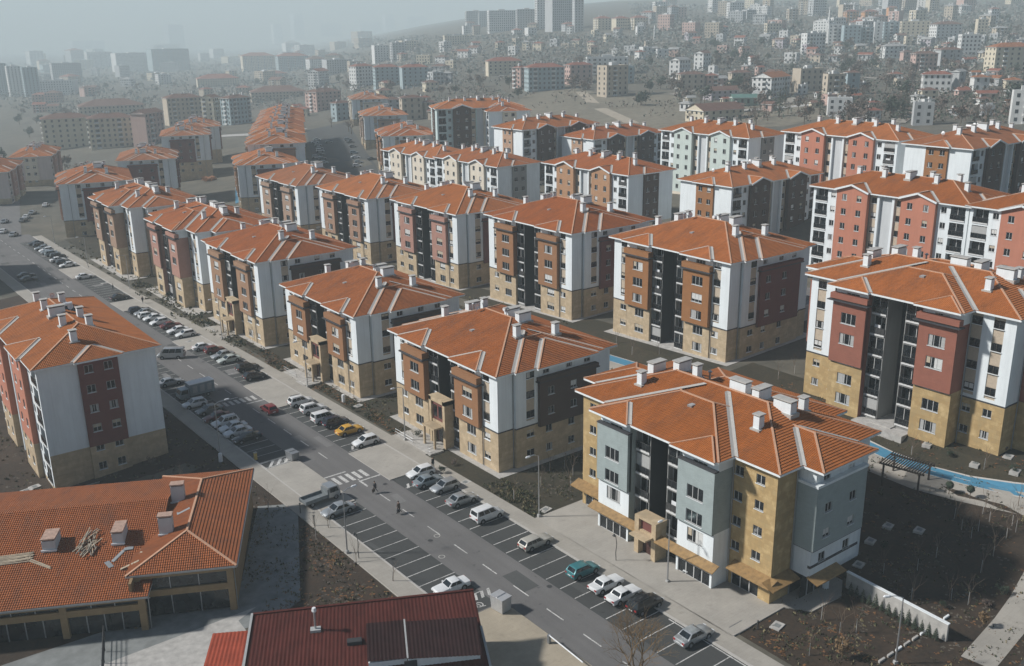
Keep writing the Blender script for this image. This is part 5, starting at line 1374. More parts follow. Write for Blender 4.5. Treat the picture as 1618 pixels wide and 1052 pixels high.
# left wing: front slope, ridge parallel to the street front, back slope
zr = e4 + 16.6 * .19
for pts, sgn in (([(-45, -2.5, e4), (.15, -2.5, e4), (.15, 14.2, zr), (-45, 14.2, zr)], 1), ([(.15, 23.6, zr - 1.8), (-45, 23.6, zr - 1.8), (-45, 14.2, zr), (.15, 14.2, zr)], -1)):
    tile_courses(rf, pts, 1, pts[0][1], sgn, TILE_SHOP, 1.018, .37, .055)
rf.face([(.15, -2.5, e4), (.15, 14.2, zr), (.15, -.2, e4)], TILE_SHOP, [(0, 0), (1, 0), (1, 1)])
sr = rf.build('roof', shop)
cp = MB()
for a, b in (((x0, y0, e5), A), ((x1, y0, e5), A), (A, B_), ((x1, y1, e5), B_), ((x0, y1, e5), B_)): cp.bar(Vector(a) + Vector((0, 0, .04)), Vector(b) + Vector((0, 0, .04)), .24, RIDGE, .12)
cp.build('ridge_tiles', sr)
g = MB(); g.box(x0, x1, y0 - .12, y0, e5 - .2, e5 - .02, METAL); g.box(x1, x1 + .12, y0, y1, e5 - .2, e5 - .02, METAL); g.box(x0 - .02, x1, y0, y1, e5 - .24, e5 - .05, TRIM); g.build('rain_gutter', sr)
g = MB(); g.box(-45, .15, -2.62, -2.5, e4 - .2, e4 - .02, METAL); g.box(-45, .1, -2.5, 23.4, e4 - .24, e4 - .06, TRIM); g.build('rain_gutter', sr)
g = MB(); g.tube([(.3, -2.5, e4 - .2), (.0, -1.9, e4 - .5), (-.2, -1.75, ZB)], .06, METAL, 6); g.build('downpipe', shop)
g = MB(); g.tube([(8.95, -.2, e5 - .2), (8.75, .1, e5 - .5), (8.75, .1, ZB)], .06, METAL, 6); g.build('downpipe', shop)
def big_chim(p, q, w, l, h, rot=0):
    z = (e5 + min(p - x0, x1 - p, q - y0) * P2) if p > -.5 else e4 + (q + 2.5) * .19
    m = MB(); m.box(-w / 2, w / 2, -l / 2, l / 2, -1.2, h, GREYP); o = m.build('chimney', sr, (p, q, z))
    c = MB(); c.box(-w / 2 - .06, w / 2 + .06, -l / 2 - .06, l / 2 + .06, h + .12, h + .3, plain('chimney_brick', (.40, .27, .21), .9, scale=3, var=.35))
    c.box(-w / 2 + .08, w / 2 - .08, -l / 2 + .08, l / 2 - .08, h, h + .12, CHAR); c.build('chimney_cap', o); c = MB(); c.box(-w / 2 - .14, w / 2 + .14, -l / 2 - .14, -l / 2 - .02, -.1, .08, TRIM); c.build('flashing', o)
big_chim(-11.6, 7.4, 1.4, 2.4, 1.1); big_chim(-4.3, 7.5, 1.2, 2.6, 1.2); big_chim(.9, 7.0, 1.5, 1.0, 2.0); big_chim(1.1, 14.9, 1.5, 1.0, 2.0)
WOOD = plain('raw_timber', (.40, .33, .24), .85, scale=2, var=.3); WOODG = plain('grey_timber', (.30, .27, .22), .9, scale=2, var=.35)
def roofz(p, q): return e5 + min(p - x0, x1 - p, q - y0) * P2 if p > -1.5 else e4 + (q + 2.5) * .19
def lumber(name, label, p, q, items, group='timber and offcuts left on the shop roof'):
    """loose timber lying on the tile roof of the shop building"""
    m = MB()
    c, s = math.cos(SA), math.sin(SA)
    for (dp, dq, ln, ang, w, t, mat, lift) in items:
        a = D2R(ang); d = Vector((math.cos(a), math.sin(a)))
        pa = Vector((p + dp, q + dq)) - d * ln / 2; pb = Vector((p + dp, q + dq)) + d * ln / 2
        m.bar((pa.x - p, pa.y - q, roofz(pa.x, pa.y) - roofz(p, q) + t / 2 + .03 + lift), (pb.x - p, pb.y - q, roofz(pb.x, pb.y) - roofz(p, q) + t / 2 + .03 + lift), w, mat, t)
    return tag(m.build(name, None, (24.1 + c * p - s * q, 96.8 + s * p + c * q, roofz(p, q)), SA), label, 'timber', group)
rr = random.Random(9)
lumber('timber_heap', 'tangled heap of grey sticks on the orange roof between two chimneys', -7.4, 6.6, [(rr.uniform(-.9, .9), rr.uniform(-1.3, 1.6), rr.uniform(.9, 2.6), 78 + rr.uniform(-35, 35), .09, .07, WOODG if i % 2 else WOOD, i * .012) for i in range(34)])
lumber('timber_stack', 'curved bundle of pale planks at the left end of the orange roof', -15.6, 5.6, [(rr.uniform(-.3, .3), -.8 + .17 * i, 4.6, 6 + rr.uniform(-3, 3), .14, .08, WOOD, .02 * (i % 3)) for i in range(9)])
lumber('plank', 'two crossed pale planks lying beside the left chimney', -12.4, 4.6, [(0, 0, 3.6, -34, .16, .07, WOOD, .0), (.3, -.45, 3.0, -32, .15, .07, WOOD, .0), (-1.1, .9, .9, 80, .12, .06, WOOD, .02)])
METS = plain('flashing_sheet', (.34, .36, .37), .5, .3)
lumber('metal_sheet', 'bent grey flashing sheets on the roof below the middle chimney', -4.0, 4.4, [(0, 0, 2.0, 62, .42, .03, METS, 0), (-.75, -1.3, 1.2, -55, .55, .03, METS, .01), (.9, 1.1, 1.0, 5, .7, .03, METS, .0)])
lumber('plank', 'short pale board lying level near the hip of the orange roof', -2.4, 2.2, [(0, 0, 2.0, 6, .32, .05, WOOD, 0)])
lumber('plank', 'small pale offcuts leaning up the orange roof under the chimneys', -1.7, 3.9, [(0, 0, .9, 58, .28, .05, WOOD, 0), (.0, 1.2, .8, 62, .12, .05, WOODG, 0)])
lumber('metal_sheet', 'pale flashing piece on the roof beside the ridge of the orange wing', 2.2, 11.0, [(0, 0, 1.5, 20, .35, .04, METS, 0), (-.7, .1, .4, 100, .2, .04, METS, 0)])
# ---------------------------------------------------------------- dark red house at the bottom
ho = tag(empty('house', (29.6, 82.0, 0), SA), 'house with dark red corrugated roof and a black-red dormer, at the bottom edge', 'house')
def corrug(name, col, per=.36):
    m, n, b = nt(name); uv = coord(n, 'UV'); s = n.nodes.new('ShaderNodeSeparateXYZ'); n.links.new(uv, s.inputs[0])
    w = n.nodes.new('ShaderNodeMath'); w.operation = 'MULTIPLY'; w.inputs[1].default_value = 6.2832 / per; n.links.new(s.outputs[0], w.inputs[0])
    q = n.nodes.new('ShaderNodeMath'); q.operation = 'SINE'; n.links.new(w.outputs[0], q.inputs[0])
    f = noise(n, coord(n), .5, 5); g = noise(n, mapping(n, uv, (3, .6, 1)), 1, 4)
    c = mixc(n, .5, ramp(n, f, [(.3, sc(col, .55)), (.7, sc(col, 1.35))]), ramp(n, g, [(.3, sc(col, .6)), (.7, sc(col, 1.3))]))
    n.links.new(c, b.inputs['Base Color']); b.inputs['Roughness'].default_value = .9; b.inputs['Specular IOR Level'].default_value = .2; return m
DRED = corrug('dark_red_roof', (.085, .020, .015)); RED = corrug('red_roof', (.30, .058, .030)); BLKR = corrug('black_red_roof', (.026, .010, .010))
def corr_sheet(mb, a, b, c, d, mat, per=.36, amp=.038):
    """real corrugations between the top edge a-b and the bottom edge d-c"""
    a, b, c, d = map(Vector, (a, b, c, d)); n = max(2, int((b - a).length / per) * 2); nz = (b - a).cross(d - a).normalized()
    if nz.z < 0: nz = -nz
    pr_ = None
    for i in range(n + 1):
        t = i / n; o = nz * (amp if i % 2 else 0); p, q = a.lerp(b, t) + o, d.lerp(c, t) + o
        if pr_: mb.face([pr_[0], p, q, pr_[1]], mat, [(t * 20, 0), (t * 20, 0), (t * 20, 9), (t * 20, 9)])
        pr_ = (p, q)
w_ = MB(); w_.box(.6, 21.3, -9.4, -.7, -2, 2.9, WHITE)
for x in (.6, 21.3): w_.face([(x, -9.4, 2.9), (x, -.7, 2.9), (x, -.7, 5.7)], WHITE)
w_.face([(.6, -.7, 2.9), (21.3, -.7, 2.9), (21.3, -.7, 5.8), (.6, -.7, 5.8)], WHITE)
w_.build('wall', ho)
r_ = MB(); corr_sheet(r_, (0, -.4, 6), (21.9, -.4, 6), (22.2, -10.2, 2.9), (-.9, -10.2, 2.9), DRED)
hr = r_.build('roof', ho)
g = MB(); g.bar((-.05, -.4, 6.12), (-.95, -10.2, 3.02), .22, CURT, .1); g.build('verge_trim', hr); g = MB(); g.bar((22.0, -4.8, 4.7), (22.25, -10.2, 3.02), .22, CURT, .1); g.build('verge_trim', hr)
g = MB(); g.bar((0, -.4, 6.06), (21.9, -.4, 6.06), .3, DRED, .1); g.build('ridge_cap', hr)
dm = MB(); corr_sheet(dm, (10.9, -3.0, 5.25), (14.6, -3.2, 5.3), (14.5, -8.1, 4.35), (10.8, -7.9, 4.35), DRED if False else BLKR); corr_sheet(dm, (14.7, -3.6, 5.36), (21.7, -4.2, 5.36), (21.5, -9.2, 4.5), (14.6, -8.4, 4.5), BLKR)
dr_ = dm.build('dormer', ho)
g = MB(); g.box(10.9, 14.5, -7.9, -4, 2.6, 4.2, WHITE); g.box(14.6, 21.4, -8.3, -4.5, 2.6, 4.36, WHITE); g.build('dormer_wall', dr_)
g = MB(); g.bar((14.62, -3.3, 5.42), (14.55, -8.3, 4.52), .16, CURT, .12); g.build('verge_trim', dr_)
g = MB(); g.box(14.2, 15.4, -8.42, -8.3, 3.2, 4.25, CHAR); g.build('dormer_opening', dr_)
pv_ = MB(); pv_.box(-.5, .5, -.35, .35, -.4, .15, CURT); pv_.tube([(0, 0, .1), (0, 0, 2.0)], .11, STEEL, 8); pv_.tube([(0, 0, 2.0), (0, 0, 2.12), (0, 0, 2.45)], [.2, .24, .18], SOLAR, 8); pv_.build('flue_pipe', hr, (6.05, -3.0, 5.2))
g = MB(); g.box(-.7, .7, -.35, .35, -.3, .28, CHAR); g.build('roof_vent', hr, (9.7, -4.9, 4.58)); g = MB(); g.box(-.3, .3, -.3, .3, -.5, 1.0, CURT); g.box(-.36, .36, -.36, .36, 1.0, 1.12, CONC); g.build('chimney', hr, (5.9, -8.6, 3.5))
an = MB(); corr_sheet(an, (-4.4, 2.0, 2.8), (-.9, 1.8, 2.8), (-1.4, -7.2, 1.9), (-5.2, -7.2, 1.9), RED); an.box(-4.2, .5, -7.0, 1.6, -2, 1.85, WHITE); an.build('lean_to', ho)
# fence, gate and railing of the yard
fm = MB()
fa, fb = (18.6, 96.0), (15.6, 86.0)
root = tag(empty('metal_gate', (0, 0, 0)), 'black metal gate and railing running down from the shop columns', 'gate')
for i in range(6):
    t = i / 5; x, y = fa[0] + (fb[0] - fa[0]) * t, fa[1] + (fb[1] - fa[1]) * t; m = MB(); m.tube([(x, y, 0), (x, y, 1.7)], .06, RAIL, 5); m.build('post', root)
m = MB()
for z in (.4, .8, 1.2, 1.6): m.tube([(fa[0], fa[1], z), (fb[0], fb[1], z)], .05, RAIL, 4)
m.build('rail', root)
root = tag(empty('wire_fence', (0, 0, 0)), 'thin wire fence along the bottom of the yard beside the red house', 'fence')
for i in range(6): x, y = 15.6 + 2.6 * i, 86.0 - 1.5 * i; m = MB(); m.tube([(x, y, 0), (x, y, 1.2)], .04, METAL, 4); m.build('post', root)
m = MB()
for z in (.5, 1.1): m.tube([(15.6, 86, z), (28.6, 78.5, z)], .02, METAL, 4)
m.build('wire', root)
# low wall behind the shop, below the maroon block
lw = MB(); a, b = at(50, 796), at(235, 735)
lw.obox((a.x, a.y, a.z - .5), (b.x - a.x, b.y - a.y, 0), (.1, .22, 0), (0, 0, 1.0), CONC); tag(lw.build('low_wall'), 'low grey wall along the garden behind the shop building', 'wall')
# ---------------------------------------------------------------- vehicles
TYRE = BLACK; RIMM = plain('wheel_rim', (.30, .31, .32), .35, .5); LAMPW = plain('headlamp', (.62, .64, .66), .2); LAMPR = plain('tail_lamp', (.30, .02, .02), .3); CGL = glassy('car_glass', (.010, .014, .017), .06); PLATE = plain('number_plate', (.7, .7, .7), .5)
PAINT = {k: paint('paint_' + k, c, r, m_) for k, (c, r, m_) in {'white': ((.70, .71, .71), .3, 0), 'silver': ((.42, .44, .45), .3, .5), 'blue-grey': ((.26, .31, .34), .3, .3), 'grey': ((.20, .21, .21), .3, .4), 'black': ((.014, .015, .018), .2, 0), 'dark red': ((.13, .018, .016), .3, 0), 'red': ((.20, .020, .018), .3, 0), 'teal': ((.045, .20, .22), .3, .2), 'yellow': ((.62, .34, .04), .35, 0), 'beige': ((.46, .44, .39), .35, .1), 'navy': ((.018, .024, .045), .25, 0), 'pale green': ((.46, .50, .47), .35, .1)}.items()}
SPEC = {  # length, width, hull stations (x, zbottom, ztop), glasshouse base x0 x1, top x0 x1, belt, roof, wheelbase
 'sedan': (4.45, 1.74, ((-2.22, .38, .78), (-2.12, .30, .90), (-1.5, .24, .95), (.9, .22, .92), (1.55, .24, .84), (2.05, .28, .72), (2.22, .36, .58)), (-1.62, 1.0), (-.95, .22), .93, 1.43, 2.6),
 'old sedan': (4.35, 1.66, ((-2.17, .40, .86), (-2.1, .32, .93), (-1.2, .26, .95), (.75, .24, .93), (1.3, .26, .90), (2.05, .30, .84), (2.17, .40, .72)), (-1.25, .78), (-.85, .22), .94, 1.40, 2.5),
 'hatchback': (4.05, 1.72, ((-2.02, .36, .80), (-1.95, .28, .95), (-1.4, .24, .98), (.8, .22, .94), (1.4, .24, .86), (1.85, .28, .72), (2.02, .36, .56)), (-1.93, .95), (-1.5, .18), .95, 1.47, 2.5),
 'suv': (4.35, 1.80, ((-2.17, .45, .95), (-2.1, .36, 1.05), (-1.4, .32, 1.08), (.8, .30, 1.04), (1.4, .32, 1.0), (1.98, .38, .86), (2.17, .46, .66)), (-2.06, 1.0), (-1.75, .3), 1.06, 1.68, 2.6),
 'van': (4.4, 1.82, ((-2.2, .38, 1.0), (-2.15, .30, 1.10), (-1.4, .26, 1.12), (.9, .25, 1.08), (1.5, .27, .98), (2.05, .32, .80), (2.2, .40, .62)), (-2.14, 1.25), (-2.0, .55), 1.1, 1.82, 2.7),
 'estate': (4.5, 1.68, ((-2.25, .40, .80), (-2.2, .30, .92), (-1.4, .26, .95), (.7, .24, .93), (1.3, .26, .90), (2.1, .30, .82), (2.25, .40, .70)), (-2.2, .75), (-1.8, .15), .94, 1.43, 2.55),
 'minibus': (5.3, 1.95, ((-2.65, .40, 1.1), (-2.6, .32, 1.2), (-1.5, .28, 1.22), (1.4, .28, 1.2), (2.0, .30, 1.08), (2.5, .34, .90), (2.65, .44, .70)), (-2.6, 2.0), (-2.5, 1.3), 1.2, 2.15, 3.1)}
_car = {}
def hull(mb, w, st, mat):
    rows = []
    for i, (x, zb, zt) in enumerate(st):
        e = .86 if i in (0, len(st) - 1) else .97 if i in (1, len(st) - 2) else 1
        h = w / 2 * e; zm = zb + (zt - zb) * .52
        rows.append([(x, -h * .9, zb), (x, -h, zb + .12), (x, -h * 1.0, zm), (x, -h * .95, zt - .05), (x, -h * .82, zt), (x, h * .82, zt), (x, h * .95, zt - .05), (x, h, zm), (x, h, zb + .12), (x, h * .9, zb)])
    for a, b in zip(rows, rows[1:]):
        for k in range(9): mb.face([a[k], b[k], b[k+1], a[k+1]], mat)
        mb.face([a[9], b[9], b[0], a[0]], BLACK)
    mb.face(rows[0][::-1], mat); mb.face(rows[-1], mat)
def lerp3(a, b, t): return tuple(a[i] + (b[i] - a[i]) * t for i in range(3))
def pane4(mb, q, m0, m1, mat, n, off=.012):
    """glass inset in the quad q (bottom-left, bottom-right, top-right, top-left)"""
    a, b, c, d = q
    def P(u, v): return Vector(lerp3(lerp3(a, b, u), lerp3(d, c, u), v)) + Vector(n) * off
    mb.face([P(m0, m1), P(1 - m0, m1), P(1 - m0, 1 - m1), P(m0, 1 - m1)], mat)
def car_meshes(kind, col):
    key = (kind, col)
    if key in _car: return _car[key]
    L, W, st, gb, gt, belt, roof, wb = SPEC[kind]; pt = PAINT[col]; M_ = {}
    b = MB(); hull(b, W, st, pt)
    hb_, ht = W / 2 * .93, W / 2 * .76
    B = [(gb[0], -hb_, belt - .04), (gb[1], -hb_, belt - .04), (gb[1], hb_, belt - .04), (gb[0], hb_, belt - .04)]
    T = [(gt[0], -ht, roof - .03), (gt[1], -ht, roof - .03), (gt[1], ht, roof - .03), (gt[0], ht, roof - .03)]
    for i in range(4): b.face([B[i], B[(i+1) % 4], T[(i+1) % 4], T[i]], pt)
    T2 = [(gt[0] + .1, -ht * .9, roof), (gt[1] - .1, -ht * .9, roof), (gt[1] - .1, ht * .9, roof), (gt[0] + .1, ht * .9, roof)]
    for i in range(4): b.face([T[i], T[(i+1) % 4], T2[(i+1) % 4], T2[i]], pt)
    b.face(T2, pt)
    for s in (-1, 1): b.box(gb[1] - .28, gb[1] - .12, s * (W / 2 + .07) - .06, s * (W / 2 + .07) + .06, belt - .02, belt + .12, pt)
    for x in (-wb / 2, wb / 2):
        for s in (-1, 1): b.tube([(x, s * (W / 2 - .2), .33), (x, s * (W / 2 + .004), .33)], .40, BLACK, 14)
    M_['body'] = b.mesh('body', smooth=38)
    m = MB(); pane4(m, (B[1], B[2], T[2], T[1]), .07, .1, CGL, (.7, 0, .7)); M_['windscreen'] = m.mesh('windscreen')
    m = MB(); pane4(m, (B[3], B[0], T[0], T[3]), .09, .14, CGL, (-.7, 0, .7)); M_['rear_window'] = m.mesh('rear_window')
    for s, (i, j) in ((-1, (0, 1)), (1, (3, 2))):
        m = MB(); n_ = 3 if kind in ('minibus', 'van', 'estate', 'suv') else 2
        def P(u, v): return Vector(lerp3(lerp3(B[i], B[j], u), lerp3(T[i], T[j], u), v)) + Vector((0, s * .016, .004))
        for k in range(n_):
            u0, u1 = .07 + .86 * k / n_ + .012, .07 + .86 * (k + 1) / n_ - .012; m.face([P(u0, .13), P(u1, .13), P(u1, .9), P(u0, .9)], CGL)
        M_['side_window%d' % s] = m.mesh('side_window')
    m = MB(); m.tube([(0, -.1, 0), (0, .1, 0)], .325, TYRE, 16); M_['wheel'] = m.mesh('wheel')
    m = MB(); m.tube([(0, -.108, 0), (0, .108, 0)], .20, RIMM, 10); M_['rim'] = m.mesh('rim')
    xf, zf = st[-1][0], (st[-1][1] + st[-1][2]) / 2 + .12; xr = st[0][0]; zr = (st[0][1] + st[0][2]) / 2 + .14
    m = MB(); m.box(-.10, .02, -.19, .19, -.07, .07, LAMPW); M_['headlight'] = m.mesh('headlight')
    m = MB(); m.box(-.02, .08, -.15, .15, -.10, .10, LAMPR); M_['tail_light'] = m.mesh('tail_light')
    m = MB(); m.box(xf - .12, xf + .05, -W * .36, W * .36, st[-1][1] + .02, st[-1][1] + .16, BLACK if kind in ('old sedan', 'estate', 'van', 'suv') else pt); m.box(xf + .05, xf + .06, -.25, .25, st[-1][1] + .04, st[-1][1] + .14, PLATE); M_['bumper'] = m.mesh('bumper')
    m = MB(); m.box(xr - .05, xr + .12, -W * .36, W * .36, st[0][1] + .02, st[0][1] + .16, BLACK if kind in ('old sedan', 'estate', 'van', 'suv') else pt); m.box(xr - .06, xr - .05, -.25, .25, st[0][1] + .2, st[0][1] + .31, PLATE); M_['bumper_rear'] = m.mesh('bumper')
    if kind in ('suv',): m = MB(); [m.bar((gt[0] + .1, s * ht * .9, roof + .06), (gt[1] - .1, s * ht * .9, roof + .06), .05, BLACK) for s in (-1, 1)]; M_['roof_rack'] = m.mesh('roof_rack')
    M_['_'] = (W, wb, xf, zf, xr, zr); _car[key] = M_; return M_
_proto = {}
def make_car(kind, col, full=True):
    M_ = car_meshes(kind, col); W, wb, xf, zf, xr, zr = M_['_']
    root = empty('car'); place('body', M_['body'], root); place('windscreen', M_['windscreen'], root); place('rear_window', M_['rear_window'], root)
    place('side_window', M_['side_window-1'], root); place('side_window', M_['side_window1'], root)
    for x in (-wb / 2, wb / 2):
        for s in (-1, 1):
            w_ = place('wheel', M_['wheel'], root, (x, s * (W / 2 - .09), .325))
            if full: place('rim', M_['rim'], w_)
    if full:
        for s in (-1, 1): place('headlight', M_['headlight'], root, (xf, s * W * .33, zf)); place('tail_light', M_['tail_light'], root, (xr, s * W * .36, zr))
        place('bumper', M_['bumper'], root); place('bumper', M_['bumper_rear'], root)
        if 'roof_rack' in M_: place('roof_rack', M_['roof_rack'], root)
    return root
def car(x, y, kind, col, deg, where, grp, full=True, lab=None, key=None):
    k = (kind, col, full)
    if k in _proto: o = copy_tree(_proto[k])
    else: o = make_car(kind, col, full); _proto[k] = o
    for p in ('label', 'group', 'category'):
        if p in o: del o[p]
    o.location = (x, y, zg(x, y) + .045); o.rotation_euler = (0, 0, D2R(deg + random.uniform(-2.5, 2.5)))
    o.name = {'minibus': 'minibus', 'van': 'van'}.get(kind, 'car')
    tag(o, lab, {'minibus': 'minibus', 'van': 'van'}.get(kind, 'car'), grp)
    if not lab: pend(o, '%s %s parked' % (col, kind), where, y if key is None else key, 'counting up the street')
    return o
random.seed(21)
GR = 'cars parked along the right kerb'; GL = 'cars parked along the left kerb'
RN = 'in the bays facing the brown block'; RM = 'in the bays before the yellow car'
for x, y, k, c, d, lab in (
 (66.6, 57.5, 'sedan', 'silver', 0, 'silver saloon parked alone in the bay closest to the bottom edge'), (66.7, 64.7, 'suv', 'black', 0, 'black car beside two white saloons below the shops'), (66.1, 67.5, 'old sedan', 'white', 0, 'older white saloon next to the black car'), (66.1, 70.3, 'old sedan', 'white', 0, 'older white saloon next to the teal car'), (66.1, 74.2, 'hatchback', 'teal', 0, 'teal hatchback parked below the shops'),
 (65.8, 82.6, 'estate', 'beige', 0, 'beige estate car parked alone with empty bays on both sides'), (65.3, 92.0, 'van', 'white', 0, 'white passenger van with black rear window, beside the silver saloons'), (65.2, 97.6, 'sedan', 'silver', 0, 'silver saloon parked next to the white passenger van'), (65.6, 102.3, 'hatchback', 'silver', 180, 'silver hatchback parked nose out between two saloons'), (64.8, 105.2, 'sedan', 'blue-grey', 0, 'blue-grey saloon tucked between white hatchback and silver hatchback'), (65.4, 108.2, 'hatchback', 'white', 180, 'white hatchback parked nose out nearest the zebra crossing'),
 (64.8, 123.0, 'hatchback', 'white', 180, 'white hatchback with dark glass roof next to the yellow car'), (65.0, 128.6, 'sedan', 'yellow', 0, 'yellow taxi saloon in the right-hand bays'), (64.8, 132.8, 'suv', 'navy', 0, 'dark navy car between the yellow taxi and a white van'), (64.3, 135.7, 'van', 'white', 0, 'white van beside the dark navy car'), (64.6, 140.5, 'suv', 'white', 0, 'white SUV with roof rails next to the white van'), (64.5, 145.0, 'suv', 'white', 0, 'white SUV with roof rails parked beside the paved apron'),
 (63.8, 162.7, 'hatchback', 'black', 0, 'black hatchback at the near end of its row of bays'), (64.6, 167.9, 'suv', 'black', 0, 'black SUV with a gap beside the black hatchback'), (63.8, 175.0, 'sedan', 'pale green', 180, 'pale green saloon parked nose out beside a silver one'), (63.9, 178.4, 'sedan', 'silver', 180, 'silver saloon between the pale green saloon and a dark red car'), (63.9, 182.7, 'hatchback', 'dark red', 0, 'dark red hatchback between white and silver saloons'), (62.9, 186.2, 'sedan', 'white', 0, 'white saloon at the far end of its bays, beside the dark red hatchback'),
 (63.2, 197.3, 'hatchback', 'white', 180, 'white hatchback at the near end of the long packed row'), (62.9, 201.2, 'sedan', 'white', 180, 'white saloon beside a dark red saloon in the packed row'), (63.0, 205.8, 'sedan', 'dark red', 0, 'dark red saloon in the long packed row of pale cars')): car(x, y, k, c, d, '', GR, True, lab)
for x, y, k, c, d in ((61.9, 210.1, 'hatchback', 'white', 180), (62.0, 214.4, 'sedan', 'white', 180), (61.6, 217.2, 'hatchback', 'white', 0), (61.8, 220.3, 'sedan', 'silver', 180), (61.3, 223.3, 'hatchback', 'navy', 0)): car(x, y, k, c, d, 'in the long packed row', GR, False)
car(61.6, 238.2, 'sedan', 'black', 0, '', GR, True, 'black saloon standing alone beside the pavement, beyond the packed row'); car(60.9, 266.7, 'sedan', 'white', 0, '', GR, False, 'white saloon standing alone on the paved apron up the street')
for x, y, k, c in ((61.0, 284.3, 'sedan', 'white'), (60.9, 288.6, 'hatchback', 'black'), (60.6, 293.2, 'sedan', 'white'), (61.6, 298.0, 'suv', 'black'), (61.3, 302.8, 'suv', 'blue-grey'), (61.1, 306.2, 'sedan', 'silver'), (61.1, 309.7, 'hatchback', 'white'), (61.0, 314.0, 'sedan', 'silver'), (61.3, 318.6, 'hatchback', 'black'), (61.1, 322.8, 'sedan', 'black')): car(x, y, k, c, random.choice((0, 180)), 'in the far row up the street', GR, False)
for x, y, k, c, d, lab in ((51.2, 136.3, 'sedan', 'black', 180, 'black saloon at the near end of the left-hand row'), (51.0, 139.4, 'sedan', 'white', 180, 'white saloon next to the black saloon in the left-hand row'), (51.2, 141.8, 'sedan', 'white', 180, 'white saloon in the middle of the left-hand row'), (50.9, 144.3, 'suv', 'white', 180, 'tall white SUV between a white saloon and a dark red car, left kerb'), (50.8, 147.6, 'sedan', 'dark red', 180, 'dark red saloon between the grey saloon and the tall white SUV'), (51.0, 151.6, 'sedan', 'grey', 180, 'grey saloon between the white hatchback and dark red saloon, left kerb'), (50.1, 156.0, 'hatchback', 'white', 180, 'white hatchback parked beside the grey box truck'), (50.5, 169.6, 'sedan', 'silver', 0, 'silver saloon at the far end of the left-hand row beyond the truck'), (50.9, 105.6, 'sedan', 'silver', 180, 'silver saloon parked under the lamp beside the flatbed truck'), (52.2, 80.9, 'old sedan', 'white', 180, 'white saloon half hidden by the dark red house roof')): car(x, y, k, c, d, '', GL, True, lab)
car(58.9, 145.4, 'hatchback', 'red', 93, '', 'vehicles driving on the street', True, 'red hatchback driving along the street past the crosswalk')
car(56.0, 185.0, 'minibus', 'silver', 146, '', 'vehicles driving on the street', True, 'silver minibus turning across the street')
for x, y in ((49.1, 278.8), (48.7, 273.8)): car(x, y, 'sedan', 'black', 0, 'beside the shaded block at the left edge', GL, False)
def far_car(u, v, k, c, deg, where):
    p = at(u, v); o = car(p.x, p.y, k, c, deg, where, 'cars in the far car park' if 'car park' in where else 'cars far down the road', False, None, p.y); return o
for u, v, c in ((22, 373, 'silver'), (42, 345, 'white'), (52, 338, 'silver'), (73, 326, 'white'), (6, 368, 'white'), (8, 352, 'silver'), (37, 350, 'grey')): far_car(u, v, 'sedan', c, 60, 'on the road at far left')
for i, (u, v) in enumerate(((501, 222), (503, 231), (506, 240), (507, 246), (510, 252), (512, 259), (498, 226), (505, 236), (500, 250), (554, 226), (558, 233), (560, 243), (562, 250), (567, 258), (565, 264), (588, 253), (520, 226), (550, 222))): far_car(u, v, ('sedan', 'hatchback', 'suv')[i % 3], ('white', 'silver', 'white', 'black', 'grey', 'blue-grey')[i % 6], -25, 'in the far car park')
for i, (u, v) in enumerate(((1285, 438), (1288, 480), (1286, 492))): far_car(u, v, 'sedan', ('white', 'grey', 'black')[i], 90, 'beyond the concrete box')
for i, (u, v) in enumerate(((1208, 158), (1270, 157), (1100, 183))): far_car(u, v, 'suv', ('white', 'black', 'silver')[i], 20, 'on the dry ground of the hillside')
# flatbed truck by the apron
def wheels4(root, xs, w, r=.36, tw=.22):
    for x in xs:
        for s in (-1, 1):
            m = MB(); m.tube([(0, -tw / 2, 0), (0, tw / 2, 0)], r, TYRE, 16); o = m.build('wheel', root, (x, s * (w / 2 - tw / 2), r))
            m = MB(); m.tube([(0, -tw / 2 - .01, 0), (0, tw / 2 + .01, 0)], r * .55, RIMM, 10); m.build('rim', o)
def cab(root, x0, x1, w, zf, zr, pt):
    m = MB(); xs = x1 - (x1 - x0) * .28
    pr = [(x0, .45), (x1, .45), (x1 + .12, .75), (x1 + .1, zf), (xs + .25, zr - .05), (xs, zr), (x0, zr)]
    for s in (-1, 1): m.face([(x, s * w / 2, z) for x, z in (pr if s > 0 else pr[::-1])], pt)
    for a, b in zip(pr, pr[1:] + pr[:1]): m.face([(a[0], -w / 2, a[1]), (b[0], -w / 2, b[1]), (b[0], w / 2, b[1]), (a[0], w / 2, a[1])], pt)
    m.build('cab', root)
    g = MB(); pane4(g, ((x1 + .1, -w / 2, zf), (x1 + .1, w / 2, zf), (xs + .25, w / 2, zr - .05), (xs + .25, -w / 2, zr - .05)), .07, .08, CGL, (.8, 0, .5), .015); g.build('windscreen', root)
    for s in (-1, 1): g = MB(); y = s * (w / 2 + .012); g.face([(x0 + .25, y, zf + .03), (x1 - .12, y, zf + .03), (xs + .1, y, zr - .15), (x0 + .25, y, zr - .15)], CGL); g.build('side_window', root)
    for s in (-1, 1): g = MB(); g.box(x1 + .08, x1 + .15, s * w * .36 - .16, s * w * .36 + .16, .72, .9, LAMPW); g.build('headlight', root)
    g = MB(); g.box(x1 + .02, x1 + .2, -w / 2, w / 2, .42, .62, BLACK); g.build('bumper', root)
tr = tag(empty('flatbed_truck', (50.6, 110.0, zg(50, 110) + .16), D2R(4)), 'grey flatbed truck with open empty bed standing on the sandy apron', 'truck')
BEDM = plain('truck_bed', (.17, .19, .20), .6, scale=2, var=.3)
